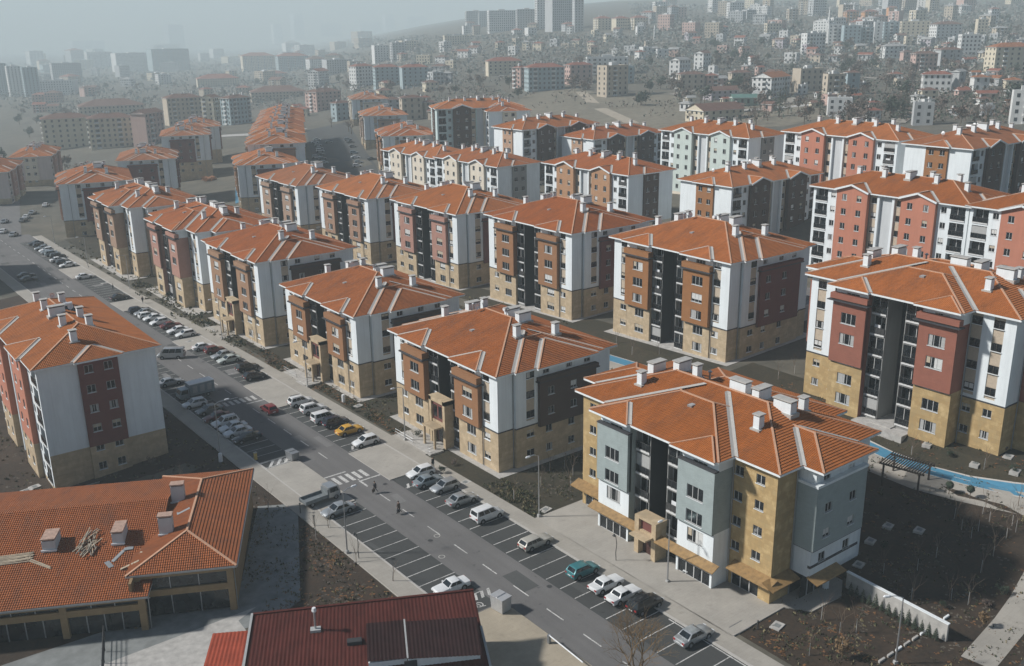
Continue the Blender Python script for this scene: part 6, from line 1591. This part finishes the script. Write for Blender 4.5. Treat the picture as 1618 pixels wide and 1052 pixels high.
m = MB(); m.box(-2.7, .7, -.95, .95, .62, .74, BEDM); m.box(-2.7, .7, -.95, -.89, .74, 1.12, BEDM); m.box(-2.7, .7, .89, .95, .74, 1.12, BEDM); m.box(-2.7, -2.63, -.89, .89, .74, 1.12, BEDM); m.box(.64, .7, -.89, .89, .74, 1.75, BEDM); m.build('cargo_bed', tr)
m = MB(); m.box(-2.5, 2.4, -.4, .4, .4, .62, BLACK); m.build('chassis', tr)
cab(tr, .8, 2.5, 1.8, 1.15, 2.0, PAINT['silver']); wheels4(tr, (-1.7, 1.9), 1.8)
tr = tag(empty('box_truck', (51.6, 160.4, zg(51, 160) + .045), D2R(182)), 'grey box truck with white roof and three side panels, left kerb', 'truck')
m = MB(); m.box(-3.4, 1.0, -1.05, 1.05, .75, 2.75, PAINT['blue-grey']); m.box(-3.44, 1.04, -1.09, 1.09, 2.75, 2.86, PAINT['white'])
for s in (-1, 1):
    for k in range(3): y = s * 1.06; x = -2.9 + 1.3 * k; m.box(x, x + .8, min(y, y + s * .02), max(y, y + s * .02), 1.2, 2.4, PAINT['silver'])
m.build('cargo_box', tr)
m = MB(); m.box(-3.2, 2.4, -.45, .45, .42, .74, BLACK); m.build('chassis', tr)
cab(tr, 1.1, 2.7, 1.9, 1.3, 2.15, PAINT['blue-grey']); wheels4(tr, (-2.2, 1.9), 1.9)
# ---------------------------------------------------------------- street furniture, walls, garden things
def lamp(x, y, h, arm, deg, label, base=True, head='flat'):
    root = tag(empty('street_lamp', (x, y, zg(x, y) + (.15 if 49 > x > 46 or 67 < x < 72 else 0)), D2R(deg)), label, 'street lamp', 'street lamps')
    m = MB(); m.tube([(0, 0, -.2), (0, 0, h * .35), (0, 0, h)], [.10, .085, .055], STEEL, 8); m.build('pole', root)
    m = MB(); m.tube([(0, 0, h), (arm * .5, 0, h + .28), (arm, 0, h + .3)], .04, STEEL, 6); m.build('arm', root)
    m = MB(); m.tube([(arm - .1, 0, h + .3), (arm + .1, 0, h + .31), (arm + .55, 0, h + .32), (arm + .7, 0, h + .3)], [.06, .15, .14, .05], SOLAR, 8); m.build('lamp_head', root)
    if base: m = MB(); m.box(-.18, .18, -.18, .18, -.2, .35, CURT); m.build('pole_base', root)
    return root
lamp(70.7, 88.0, 8.6, 1.4, 180, 'tall street lamp at the lawn corner below the shop block'); lamp(72.4, 66.8, 8.0, 1.2, 180, 'street lamp on the forecourt in front of the shop windows')
lamp(70.2, 120.3, 8.6, 1.4, 180, 'tall street lamp by the planted bed behind the white hatchback'); lamp(45.6, 133.0, 8.6, 1.6, 0, 'street lamp with white head leaning over the left-hand parked cars'); lamp(46.9, 95.6, 8.2, 1.2, 0, 'slim lamp on the left pavement beside the empty bays')
lamp(79.2, 42.4, 7.5, 1.4, 150, 'lamp with white head near the bottom right corner'); lamp(66.1, 320.9, 8.5, 1.4, 180, 'street lamp at the far bend beside the last point block'); lamp(65.1, 279.5, 8.5, 1.4, 180, 'street lamp on the pavement across from the far row of cars'); lamp(66.7, 247.3, 8.5, 1.4, 180, 'street lamp in front of the rose and white block'); lamp(68.3, 190, 8.5, 1.4, 180, 'street lamp by the second paved apron up the street'); lamp(69.2, 152, 8.5, 1.4, 180, 'street lamp beside the paved apron opposite the far crosswalk')
def small_lamp(x, y, label):
    root = tag(empty('garden_lamp', (x, y, zg(x, y) + .15)), label, 'street lamp', 'low black lamps')
    m = MB(); m.tube([(0, 0, -.1), (0, .1, 1.0), (0, -.05, 2.2), (-.1, .05, 3.3), (-.35, .05, 3.5)], [.05, .05, .045, .04, .035], RAIL, 6); m.build('pole', root)
    m = MB(); m.tube([(-.3, .05, 3.62), (-.35, .05, 3.5), (-.4, .05, 3.34)], [.04, .16, .2], RAIL, 8); m.build('lamp_head', root)
small_lamp(71.0, 73.8, 'short curved black lamp on the pavement beside the teal car'); small_lamp(47.4, 93.6, 'short curved black lamp on the left pavement by the empty bays')
def skip(x, y, w, l, h, deg, label, mat):
    root = tag(empty('waste_container', (x, y, zg(x, y) + .05), D2R(deg)), label, 'container')
    m = MB(); t = .06
    B0 = [(-w / 2, -l / 2, .15), (w / 2, -l / 2, .15), (w / 2, l / 2, .15), (-w / 2, l / 2, .15)]; T0 = [(-w / 2 - .08, -l / 2 - .08, h), (w / 2 + .08, -l / 2 - .08, h), (w / 2 + .08, l / 2 + .08, h), (-w / 2 - .08, l / 2 + .08, h)]
    for i in range(4): m.face([B0[i], B0[(i+1) % 4], T0[(i+1) % 4], T0[i]], mat)
    m.face(B0, mat); m.build('body', root)
    m = MB(); m.box(-w / 2 - .12, w / 2 + .12, -l / 2 - .12, l / 2 + .12, h, h + .09, mat); m.tube([(-w / 2, 0, h + .09), (w / 2, 0, h + .09)], .1, mat, 8); m.build('lid', root)
    for sx in (-1, 1):
        for sy in (-1, 1): m = MB(); m.tube([(-.05, 0, 0), (.05, 0, 0)], .1, BLACK, 8); m.build('wheel', root, (sx * w * .4, sy * l * .4, .1))
skip(54.3, 74.3, 1.3, 1.7, 1.75, 8, 'tall pale grey waste container at the kerb by the wheelchair symbol', plain('pale_steel', (.50, .50, .50), .45, .4))
skip(53.7, 125.3, 1.1, 1.8, 1.2, 5, 'low grey waste container at the end of the hatched bay', METAL)
m = MB(); m.tube([(0, 0, -.1), (0, 0, 1.15), (0, 0, 1.35), (0, 0, 1.4)], [.3, .3, .26, .05], SOLAR, 12); tag(m.build('litter_bin', None, (45.1, 131.6, zg(45, 131))), 'white cylindrical bin on the soil beside the left lamp', 'bin', 'white bins')
p = at(543, 635); tag(place('litter_bin', m.mesh('litter_bin'), None, (p.x, p.y, p.z)), 'white cylindrical bin on the lawn behind the white SUVs', 'bin', 'white bins')
m = MB(); m.box(-.2, .2, -.2, .2, -.1, 1.0, plain('yellow_post', (.50, .36, .10), .6)); m.box(-.23, .23, -.23, .23, 1.0, 1.08, CONC); tag(m.build('bollard', None, (49.35, 128.7, zg(49, 128) + .15)), 'yellow utility post at the kerb by the hatched bay', 'post')
for (u, v, lab) in ((475, 812, 'dark post on the left pavement behind the flatbed truck'), (497, 832, 'dark post on the left pavement behind the silver saloon')):
    p = at(u, v); m = MB(); m.tube([(0, 0, -.1), (0, 0, 1.5)], .07, RAIL, 6); m.box(-.1, .1, -.1, .1, 1.5, 1.6, RAIL); tag(m.build('bollard', None, (p.x, p.y, p.z)), lab, 'post', 'dark posts on the left pavement')
root = tag(empty('barrier', (54.5, 66.3, .15)), 'white pole barrier along the sandy apron near the bare tree', 'barrier')
m = MB(); m.box(-.15, .15, -.15, .15, -.1, 1.0, METAL); m.build('post', root); m = MB(); m.tube([(0, 0, .95), (-.3, -5.6, 1.0)], .07, SOLAR, 8); m.build('pole', root)
# boundary wall with young conifers, bottom right
wl = MB()
z0 = zg(87, 48)
wl.obox((86.4, 41.2, z0 - 1), (.7, 12.3, 0), (.3, 0, 0), (0, 0, 3.0), CONC); wl.obox((86.35, 41.15, z0 + 2.0), (.7, 12.4, 0), (.4, 0, 0), (0, 0, .1), TRIM)
tag(wl.build('boundary_wall'), 'pale boundary wall with a row of young conifers in front', 'wall')
cs = [conifer(90 + i, 1.7, .34) for i in range(3)]
for i in range(14):
    t = i / 13; x, y = 85.6 + .6 * t, 52.3 - 10.3 * t + .0
    x = 85.9 + .55 * (1 - t) - .2; put_tree(cs[i % 3], 'young_conifer', x, y, 'young conifer', 'along the pale boundary wall', 'young conifers along the boundary wall', i, random.uniform(.8, 1.15), -y, 'shrub')
bw = MB(); a, b = at(1500, 975), at(1385, 1052)
rr = random.Random(4)
for i in range(9):
    t0 = i / 9; q = a.lerp(b, t0); q2 = a.lerp(b, t0 + .075); q.z = zg(q.x, q.y); bw.obox((q.x, q.y, q.z - .3), (q2.x - q.x, q2.y - q.y, 0), (.12, .22, 0), (0, 0, .55), CONC if i % 3 else TRIM)
tag(bw.build('low_wall'), 'broken line of low kerb blocks running from the boundary wall', 'wall')
# concrete box beside the ochre block
cb = MB(); p = at(1275, 577)
cb.box(-6, 6, -.3, 0, -1, 3.0, CONC); cb.box(-6, -5.7, 0, 7, -1, 3.0, CONC); cb.box(-5.7, 6, 6.7, 7, -1, 3.0, CONC); cb.box(5.7, 6, 0, 6.7, -1, 3.0, CONC); cb.box(-5.7, 5.7, 0, 6.7, -1, 2.2, CONCD)
tag(cb.build('retaining_box', None, (150.5, 106.5, zg(150, 106))), 'pale concrete retaining box to the right of the ochre block', 'wall')
# pergola by the track
p = at(1412, 772); root = tag(empty('pergola', (110.0, 60.6, zg(110, 60.6)), D2R(10)), 'dark wooden pergola with slatted top beside the blue track', 'pergola')
WD = plain('dark_timber', (.045, .032, .025), .8)
for sx in (-1, 1):
    for sy in (-1, 1): m = MB(); m.box(-.1, .1, -.1, .1, -.8, 2.5, WD); m.build('leg', root, (sx * 1.8, sy * 2.3, 0))
for sx in (-1, 1): m = MB(); m.box(-.07, .07, -2.9, 2.9, 2.5, 2.72, WD); m.build('beam', root, (sx * 1.8, 0, 0))
for i in range(17): m = MB(); m.box(-2.4, 2.4, -.045, .045, 2.72, 2.86, WD); m.build('slat', root, (0, -2.7 + 5.4 * i / 16, 0))
# slabs (manhole covers) set in the beds
for i, (u, v) in enumerate(((1466, 702), (1541, 733), (1604, 745), (1593, 722), (1404, 831), (1453, 838), (1228, 990), (1376, 855), (735, 763), (862, 806), (566, 642), (42, 776), (55, 770), (300, 540), (165, 448), (1357, 893))):
    p = at(u, v); m = MB(); m.box(-.75, .75, -.55, .55, -.3, .16, CONC); m.box(-.3, .3, -.3, .3, .16, .2, CONCD)
    o = tag(m.build('manhole_slab', None, (p.x, p.y, p.z), .2), None, 'manhole cover', 'pale manhole slabs in the beds'); pend(o, 'pale concrete manhole slab', 'set in the ' + ('dark right-hand garden' if u > 1200 else 'beds between the blocks'), u)
# topiary balls beside the track
for i, (u, v) in enumerate(((1499, 781), (1532, 788))):
    p = at(u, v); root = empty('topiary_tree', (p.x, p.y, p.z)); m = MB(); m.tube([(0, 0, -.2), (0, 0, 1.0)], .05, BARK, 5); m.build('trunk', root)
    m = MB(); r = random.Random(i)
    for k in range(260):
        d = Vector((r.gauss(0, 1), r.gauss(0, 1), r.gauss(0, 1))).normalized(); c = Vector((0, 0, 1.35)) + d * .5 * r.uniform(.8, 1.02); a = d.orthogonal().normalized() * .1; b = a.cross(d); m.face([c - a, c + b, c + a, c - b], CONIF)
    m.build('crown', root); tag(root, 'clipped dark ball shrub beside the blue track, ' + ('closer to the pergola' if i == 0 else 'farther from the pergola'), 'shrub', 'clipped ball shrubs')
# staked saplings in the beds
SP = [twig_tree(120 + i, 3.6, 3, 2, TWIG, .045, .4, .42, TWIG) for i in range(4)]
STK = MB(); STK.tube([(.18, 0, -.2), (.14, 0, 1.5)], .03, CURT, 4); STKM = STK.mesh('stake')
def sapling(u, v, where, s=1.0):
    p = at(u, v); o = put_tree(random.choice(SP), 'sapling', p.x, p.y, 'thin leafless sapling', where, 'staked saplings in the beds', random.uniform(0, 6), s, u)
    place('stake', STKM, o)
random.seed(8)
for u, v in ((1510, 820), (1518, 836), (1532, 850), (1545, 838), (1555, 812), (1563, 826), (1448, 900), (1500, 948), (1395, 905), (1552, 905), (1598, 830), (1606, 840), (1590, 850), (1480, 880), (1570, 880), (1610, 800), (1530, 955), (1440, 950)): sapling(u, v, 'in the dark right-hand garden')
for u, v in ((1280, 1035), (1350, 1000), (1332, 1030), (1328, 1000), (1300, 980)): sapling(u, v, 'in the front bed at bottom right')
for u, v in ((870, 745), (893, 742), (812, 790), (900, 770), (855, 770), (905, 752), (924, 735)): sapling(u, v, 'on the lawn beside the shop block')
for u, v in ((520, 835), (562, 890), (622, 920), (500, 850), (425, 810), (270, 780), (285, 770)): sapling(u, v, 'in the soil left of the street')
for u, v in ((1000, 560), (975, 545), (1255, 590), (1040, 560), (1230, 600), (1440, 720), (1556, 740)): sapling(u, v, 'near the second row of blocks')
for u, v in ((705, 660), (640, 620), (660, 652), (560, 630), (400, 540), (440, 545), (330, 490), (300, 470), (250, 440)): sapling(u, v, 'on the strips before the street blocks')
# small dark shrubs before the blocks
SH = [bushy(200 + i, 1.3, .8, (CONIF, HAZEL, GREEN1)[i]) for i in range(3)]
for i, (u, v) in enumerate(((1500, 722), (1585, 712), (1600, 745), (490, 590), (500, 600), (520, 600), (415, 560), (425, 575), (440, 585), (380, 545), (395, 548), (330, 515), (700, 748), (716, 735), (660, 690), (1395, 870), (1560, 960), (1585, 940), (1490, 960), (1460, 985), (580, 660), (265, 470), (240, 735), (225, 725), (560, 650))):
    p = at(u, v); put_tree(SH[i % 3], 'shrub', p.x, p.y, ('dark green shrub', 'dry brown shrub', 'dull green shrub')[i % 3], 'in the beds on the right' if u > 1200 else 'in the beds along the street', 'shrubs in the beds', i, random.uniform(.7, 1.2), u, 'shrub')
# entrance railing blocks, crates and air-conditioning boxes
# large bare tree at the bottom edge
pair = twig_tree(333, 12.5, 6, 3, TWIGO, .19, .56, .26); pt_ = at(1004, 1110); put_tree(pair, 'bare_tree', pt_.x, pt_.y, 'large bare ochre-brown tree', 'standing at the bottom edge over the near bays', 'large bare trees', 0, 1.0, 0)
for (u, v, s) in ((1340, 1050, 2.4), ): pass
OC = [bushy(230, 2.2, .8, TWIGO)]; p = at(1330, 1040); put_tree(OC[0], 'ochre_shrub', p.x, p.y, 'tall ochre conical shrub', 'in the front bed at bottom right', 'ochre shrubs', 0, 1, 0, 'shrub'); p = at(1552, 990); put_tree(OC[0], 'ochre_shrub', p.x, p.y, 'low orange-brown shrub', 'by the right-hand path', 'ochre shrubs', 1, .8, 0, 'shrub')
# construction spot far up the second row
p = at(330, 285); m = MB(); r = random.Random(2)
for k in range(60): m.bar((r.uniform(-3, 3), r.uniform(-3, 3), r.uniform(0, 1.5)), (r.uniform(-3, 3), r.uniform(-3, 3), r.uniform(0, 2.2)), .25, plain('orange_rubble', (.36, .17, .08), .9) if k == 0 else bpy.data.materials['orange_rubble'], .2)
tag(m.build('rubble_heap', None, (p.x, p.y, p.z)), 'heap of orange building rubble between the maroon blocks and the second row', 'heap')
# weeds, leaf litter and clods nobody could count
TUFT = plain('weeds', (.040, .050, .020), .9, scale=.7, var=.6); LITTER = plain('leaf_litter', (.16, .075, .028), .9, scale=.8, var=.5); CLOD = plain('clods', (.10, .085, .066), .95, scale=.8, var=.5); DRYG = plain('dry_grass', (.17, .145, .075), .9, scale=.7, var=.4)
wd = MB(); r = random.Random(77)
def strew(n, x0, x1, y0, y1, mats, s=.16):
    for i in range(n):
        x, y = r.uniform(x0, x1), r.uniform(y0, y1)
        if math.sin(x * .9 + 2 * math.sin(y * .31)) + math.sin(y * .7 + x * .23) < r.uniform(-1.6, .9): continue
        z = zg(x, y) + .03; m = r.choice(mats)
        for k in range(3):
            a = r.uniform(0, 6.28); h = s * r.uniform(.4, 1.9); w = s * r.uniform(.4, 1.1); dx, dy = math.cos(a) * w, math.sin(a) * w; ox, oy = r.uniform(-.25, .25), r.uniform(-.25, .25)
            if m in (LITTER, CLOD): wd.face([(x + ox - dx, y + oy - dy, z), (x + ox + dy, y + oy - dx, z + .02), (x + ox + dx, y + oy + dy, z + h * .25), (x + ox - dy, y + oy + dx, z + .02)], m)
            else: wd.face([(x + ox - dx, y + oy - dy, z), (x + ox + dx, y + oy + dy, z), (x + ox + dx * .3 + dy * .5, y + oy + dy * .3 - dx * .5, z + h)], m)
strew(5200, 79, 113, 28, 88, (TUFT, CLOD, LITTER, DRYG, CLOD)); strew(900, 71.5, 80, 30, 55, (TUFT, DRYG, LITTER)); strew(1500, 97, 112, 88, 140, (TUFT, DRYG, TUFT)); strew(1200, 113, 123, 40, 90, (LITTER, LITTER, TUFT, CLOD))
strew(700, 70.2, 74, 88.6, 100, (TUFT, DRYG)); strew(900, 74, 97, 88.6, 99.8, (TUFT, CLOD, DRYG)); strew(800, 70.2, 73.3, 120, 150, (TUFT, DRYG, LITTER)); strew(700, 74, 97, 131, 139, (TUFT, DRYG)); strew(700, 69, 72.6, 150, 180, (TUFT, LITTER)); strew(900, 68, 72, 183, 260, (TUFT, DRYG), .25); strew(1600, 66, 120, 205, 320, (TUFT, DRYG), .4)
strew(2600, 34, 46.6, 75, 112, (CLOD, LITTER, TUFT, DRYG)); strew(2600, 0, 46, 112, 170, (TUFT, CLOD, DRYG), .2); strew(1400, 97, 121, 140, 300, (TUFT, DRYG), .3)
tag(wd.build('weeds'), 'weeds, leaf litter and clods scattered over the garden beds', 'weeds', kind='stuff')
# ---------------------------------------------------------------- people
SKIN = plain('skin', (.42, .26, .18), .6); HAIRM = plain('dark_hair', (.02, .015, .012), .7)
def person(x, y, deg, label, coat, legs, stride=.32, lift=0):
    """one skinned figure in mid stride; feet on the ground at z = 0"""
    V = [(0, 0, .95), (0, 0, 1.12), (.01, 0, 1.32), (.02, 0, 1.46), (.03, 0, 1.55), (.05, 0, 1.66), (.05, 0, 1.74)]; R_ = [.15, .14, .17, .10, .055, .10, .085]
    E_ = [(i, i + 1) for i in range(6)]
    def chain(start, pts):
        prev = start
        for (p, r) in pts: V.append(p); R_.append(r); E_.append((prev, len(V) - 1)); prev = len(V) - 1
    s = stride
    chain(0, [((s * .35, .10, .88), .105), ((s * .75, .10, .50), .07), ((s * .8, .10, .09), .045), ((s * .8 + .16, .10, .045), .04)])
    chain(0, [((-s * .2, -.10, .88), .105), ((-s * .35, -.10, .50), .07), ((-s * 1.15, -.10, .14), .045), ((-s * 1.0, -.10, .05), .04)])
    for sy, f in ((1, -1), (-1, 1)):
        n0 = len(V)
        chain(3, [((.0, sy * .19, 1.42), .075), ((f * .10, sy * .24, 1.14), .052), ((f * .10 + .14, sy * .23, .92), .038), ((f * .10 + .18, sy * .23, .85), .03)])
        hx, hz = f * .10 + .18, .85
        for k in range(4): chain(len(V) - 1 - (2 * k if k else 0), [((hx + .03, sy * (.245 - .012 * k), hz - .05), .010), ((hx + .035, sy * (.245 - .012 * k), hz - .09 + .008 * abs(k - 1)), .008)])
        chain(n0 + 3, [((hx + .05, sy * .20, hz - .03), .010)])
    me = bpy.data.meshes.new('skel'); me.from_pydata(V, E_, []); o = bpy.data.objects.new('person', me); C.objects.link(o)
    md = o.modifiers.new('s', 'SKIN'); sv = me.skin_vertices[0].data
    for i, r in enumerate(R_): sv[i].radius = (r, r * (1.15 if i in (1, 2) else 1))
    sv[0].use_root = True
    sb = o.modifiers.new('u', 'SUBSURF'); sb.levels = 1; sb.render_levels = 1
    dg = bpy.context.evaluated_depsgraph_get(); ev = o.evaluated_get(dg); m2 = bpy.data.meshes.new_from_object(ev); o.modifiers.clear(); o.data = m2
    for mt in (SKIN, coat, legs, BLACK): m2.materials.append(mt)
    for p_ in m2.polygons:
        c = p_.center; p_.material_index = 3 if c.z < .10 else 2 if c.z < .93 and abs(c.y) < .18 else 0 if (c.z > 1.5 or (c.z < .9 and abs(c.y) > .18)) else 1; p_.use_smooth = True
    o.location = (x, y, zg(x, y) + .035 + lift); o.rotation_euler = (0, 0, D2R(deg)); tag(o, label, 'person', 'people in the street')
    h = MB(); n = 10
    for i in range(n):
        for j in range(4):
            def P(a, b): t, f = 2 * math.pi * a / n, (.1 + b * .38) ; return (.04 + .105 * math.cos(t) * math.sin(f), .1 * math.sin(t) * math.sin(f), 1.70 + .115 * math.cos(f))
            h.face([P(i, j), P(i + 1, j), P(i + 1, j + 1), P(i, j + 1)], HAIRM)
    h.build('hair', o)
    k = MB(); k.tube([(0, 0, .80), (0, 0, 1.0), (.01, 0, 1.3), (.015, 0, 1.44)], [.23, .2, .215, .13], coat, 12, cap=False); k.build('coat', o)
    return o
def bag(x, y, label, mat):
    m = MB(); m.box(-.2, .2, -.11, .11, 0, .42, mat); m.tube([(-.1, 0, .42), (-.08, 0, .58), (.08, 0, .58), (.1, 0, .42)], .014, mat, 5); tag(m.build('bag', None, (x, y, zg(x, y) + .36)), label, 'bag', 'bags carried by people')
CO1 = plain('dark_coat', (.022, .022, .026), .9); CO2 = plain('brown_coat', (.04, .028, .022), .9); TR1 = plain('dark_trousers', (.02, .02, .024), .9); WT = plain('white_shirt', (.6, .6, .6), .9)
person(57.7, 107.7, 150, 'person in a dark coat walking on the road just below the crosswalk', CO1, TR1); bag(57.35, 107.55, 'dark bag carried by the walker below the crosswalk', CO2)
person(57.15, 100.5, 160, 'person in brown and black walking down the middle of the road', CO2, TR1); bag(56.9, 100.2, 'dark bag carried by the walker in the middle of the road', CO1)
person(77.0, 71.9, 200, 'person in white top standing outside the shop door', WT, TR1, .05, .12); person(68.0, 109.0, 90, 'person in dark clothes standing behind the white hatchback', CO1, TR1, .1, .12)
p = at(226, 480); person(p.x, p.y, 40, 'person in black standing on the pavement at the packed row', CO1, TR1, .15, .12); p = at(179, 460); person(p.x, p.y, 20, 'person in grey coat on the pavement by the lone black saloon', plain('grey_coat', (.12, .13, .13), .9), TR1, .15, .12)
# things outside the shop
m = MB(); m.box(-.5, .5, -.3, .3, .35, .42, TRIM); [m.box(sx * .45 - .03, sx * .45 + .03, sy * .25 - .03, sy * .25 + .03, 0, .35, METAL) for sx in (-1, 1) for sy in (-1, 1)]; tag(m.build('display_table', None, (75.6, 66.8, .16), .3), 'low white display bench outside the shop window', 'bench')
m = MB(); m.box(-.9, .9, -.6, .6, -.2, .03, BLACK); m.box(-1.0, 1.0, -.7, -.6, -.2, .08, METAL); m.box(-1.0, 1.0, .6, .7, -.2, .08, METAL); tag(m.build('drain_grate', None, (72.0, 55.9, .16)), 'dark square drain pit at the corner of the forecourt', 'drain')
m = MB(); m.tube([(0, 0, -.1), (0, 0, 1.0)], .09, RAIL, 8); m.tube([(0, 0, 1.0), (0, 0, 1.1)], [.12, .03], RAIL, 8); tag(m.build('bollard', None, (73.2, 54.6, .1)), 'short black bollard near the forecourt drain', 'post')
# big bird-free aerial: stainless cowl on the shop block is part of its roof
settle()
HAZE_COL = (.84, .965, 1.0, 1); HAZE_D = .00040; SUN_EL = 38; SKY_S = .055; SUN_E = 5.0; EXPO = .02
for _o in bpy.data.objects:
    if 'label' in _o and len(_o['label'].split()) > 16: print('LONG', _o.name, _o['label'])
# ---------------------------------------------------------------- air, light, camera
hz = MB(); hz.box(-7000, 7000, -7000, 7000, -14, 270, None) if False else None
hm, hn, hb = nt('haze_air'); hn.nodes.remove(hb)
pv = hn.nodes.new('ShaderNodeVolumePrincipled'); pv.inputs['Color'].default_value = HAZE_COL; pv.inputs['Density'].default_value = HAZE_D
pv.inputs['Anisotropy'].default_value = 0.0
hn.links.new(pv.outputs[0], hn.nodes['Material Output'].inputs['Volume'])
b = MB(); b.box(-4300, 6500, -800, 6500, -75, 260, hm); tag(b.build('haze'), kind='stuff')
w = bpy.data.worlds.new('World'); scene.world = w; w.use_nodes = True
wn = w.node_tree; bg = wn.nodes['Background']; sky = wn.nodes.new('ShaderNodeTexSky'); sky.sky_type = 'NISHITA'; sky.sun_disc = False
SUN_DIR = Vector((.80, -.60, 0)).normalized()      # the way the light travels over the ground
EL = D2R(SUN_EL)
sky.sun_elevation = EL; sky.sun_rotation = math.atan2(-SUN_DIR.x, -SUN_DIR.y)
sky.air_density = 1.0; sky.dust_density = .6; sky.ozone_density = 3.0
wn.links.new(sky.outputs[0], bg.inputs['Color']); bg.inputs['Strength'].default_value = SKY_S
sl = bpy.data.lights.new('sun', 'SUN'); sl.energy = SUN_E; sl.angle = D2R(4.0); sl.color = (1, .972, .93)
so = bpy.data.objects.new('sun', sl); link(so)
d = Vector((SUN_DIR.x * math.cos(EL), SUN_DIR.y * math.cos(EL), -math.sin(EL))); so.rotation_euler = d.to_track_quat('-Z', 'Y').to_euler(); so.location = (0, 0, 200)
cam = bpy.data.cameras.new('camera'); co_ = bpy.data.objects.new('camera', cam); link(co_)
cam.sensor_width = 36; cam.lens = 36 * FPX / 1618; cam.clip_end = 20000; cam.clip_start = .5
M = Matrix((CR, CU, -CF)).transposed().to_4x4(); M.translation = CO; co_.matrix_world = M
scene.camera = co_
vs = scene.view_settings; vs.view_transform = 'Standard'; vs.look = 'None'; vs.exposure = EXPO; vs.gamma = 1
scene.cycles.use_denoising = True
scene.cycles.volume_bounces = 4; scene.cycles.max_bounces = 6; scene.cycles.diffuse_bounces = 3
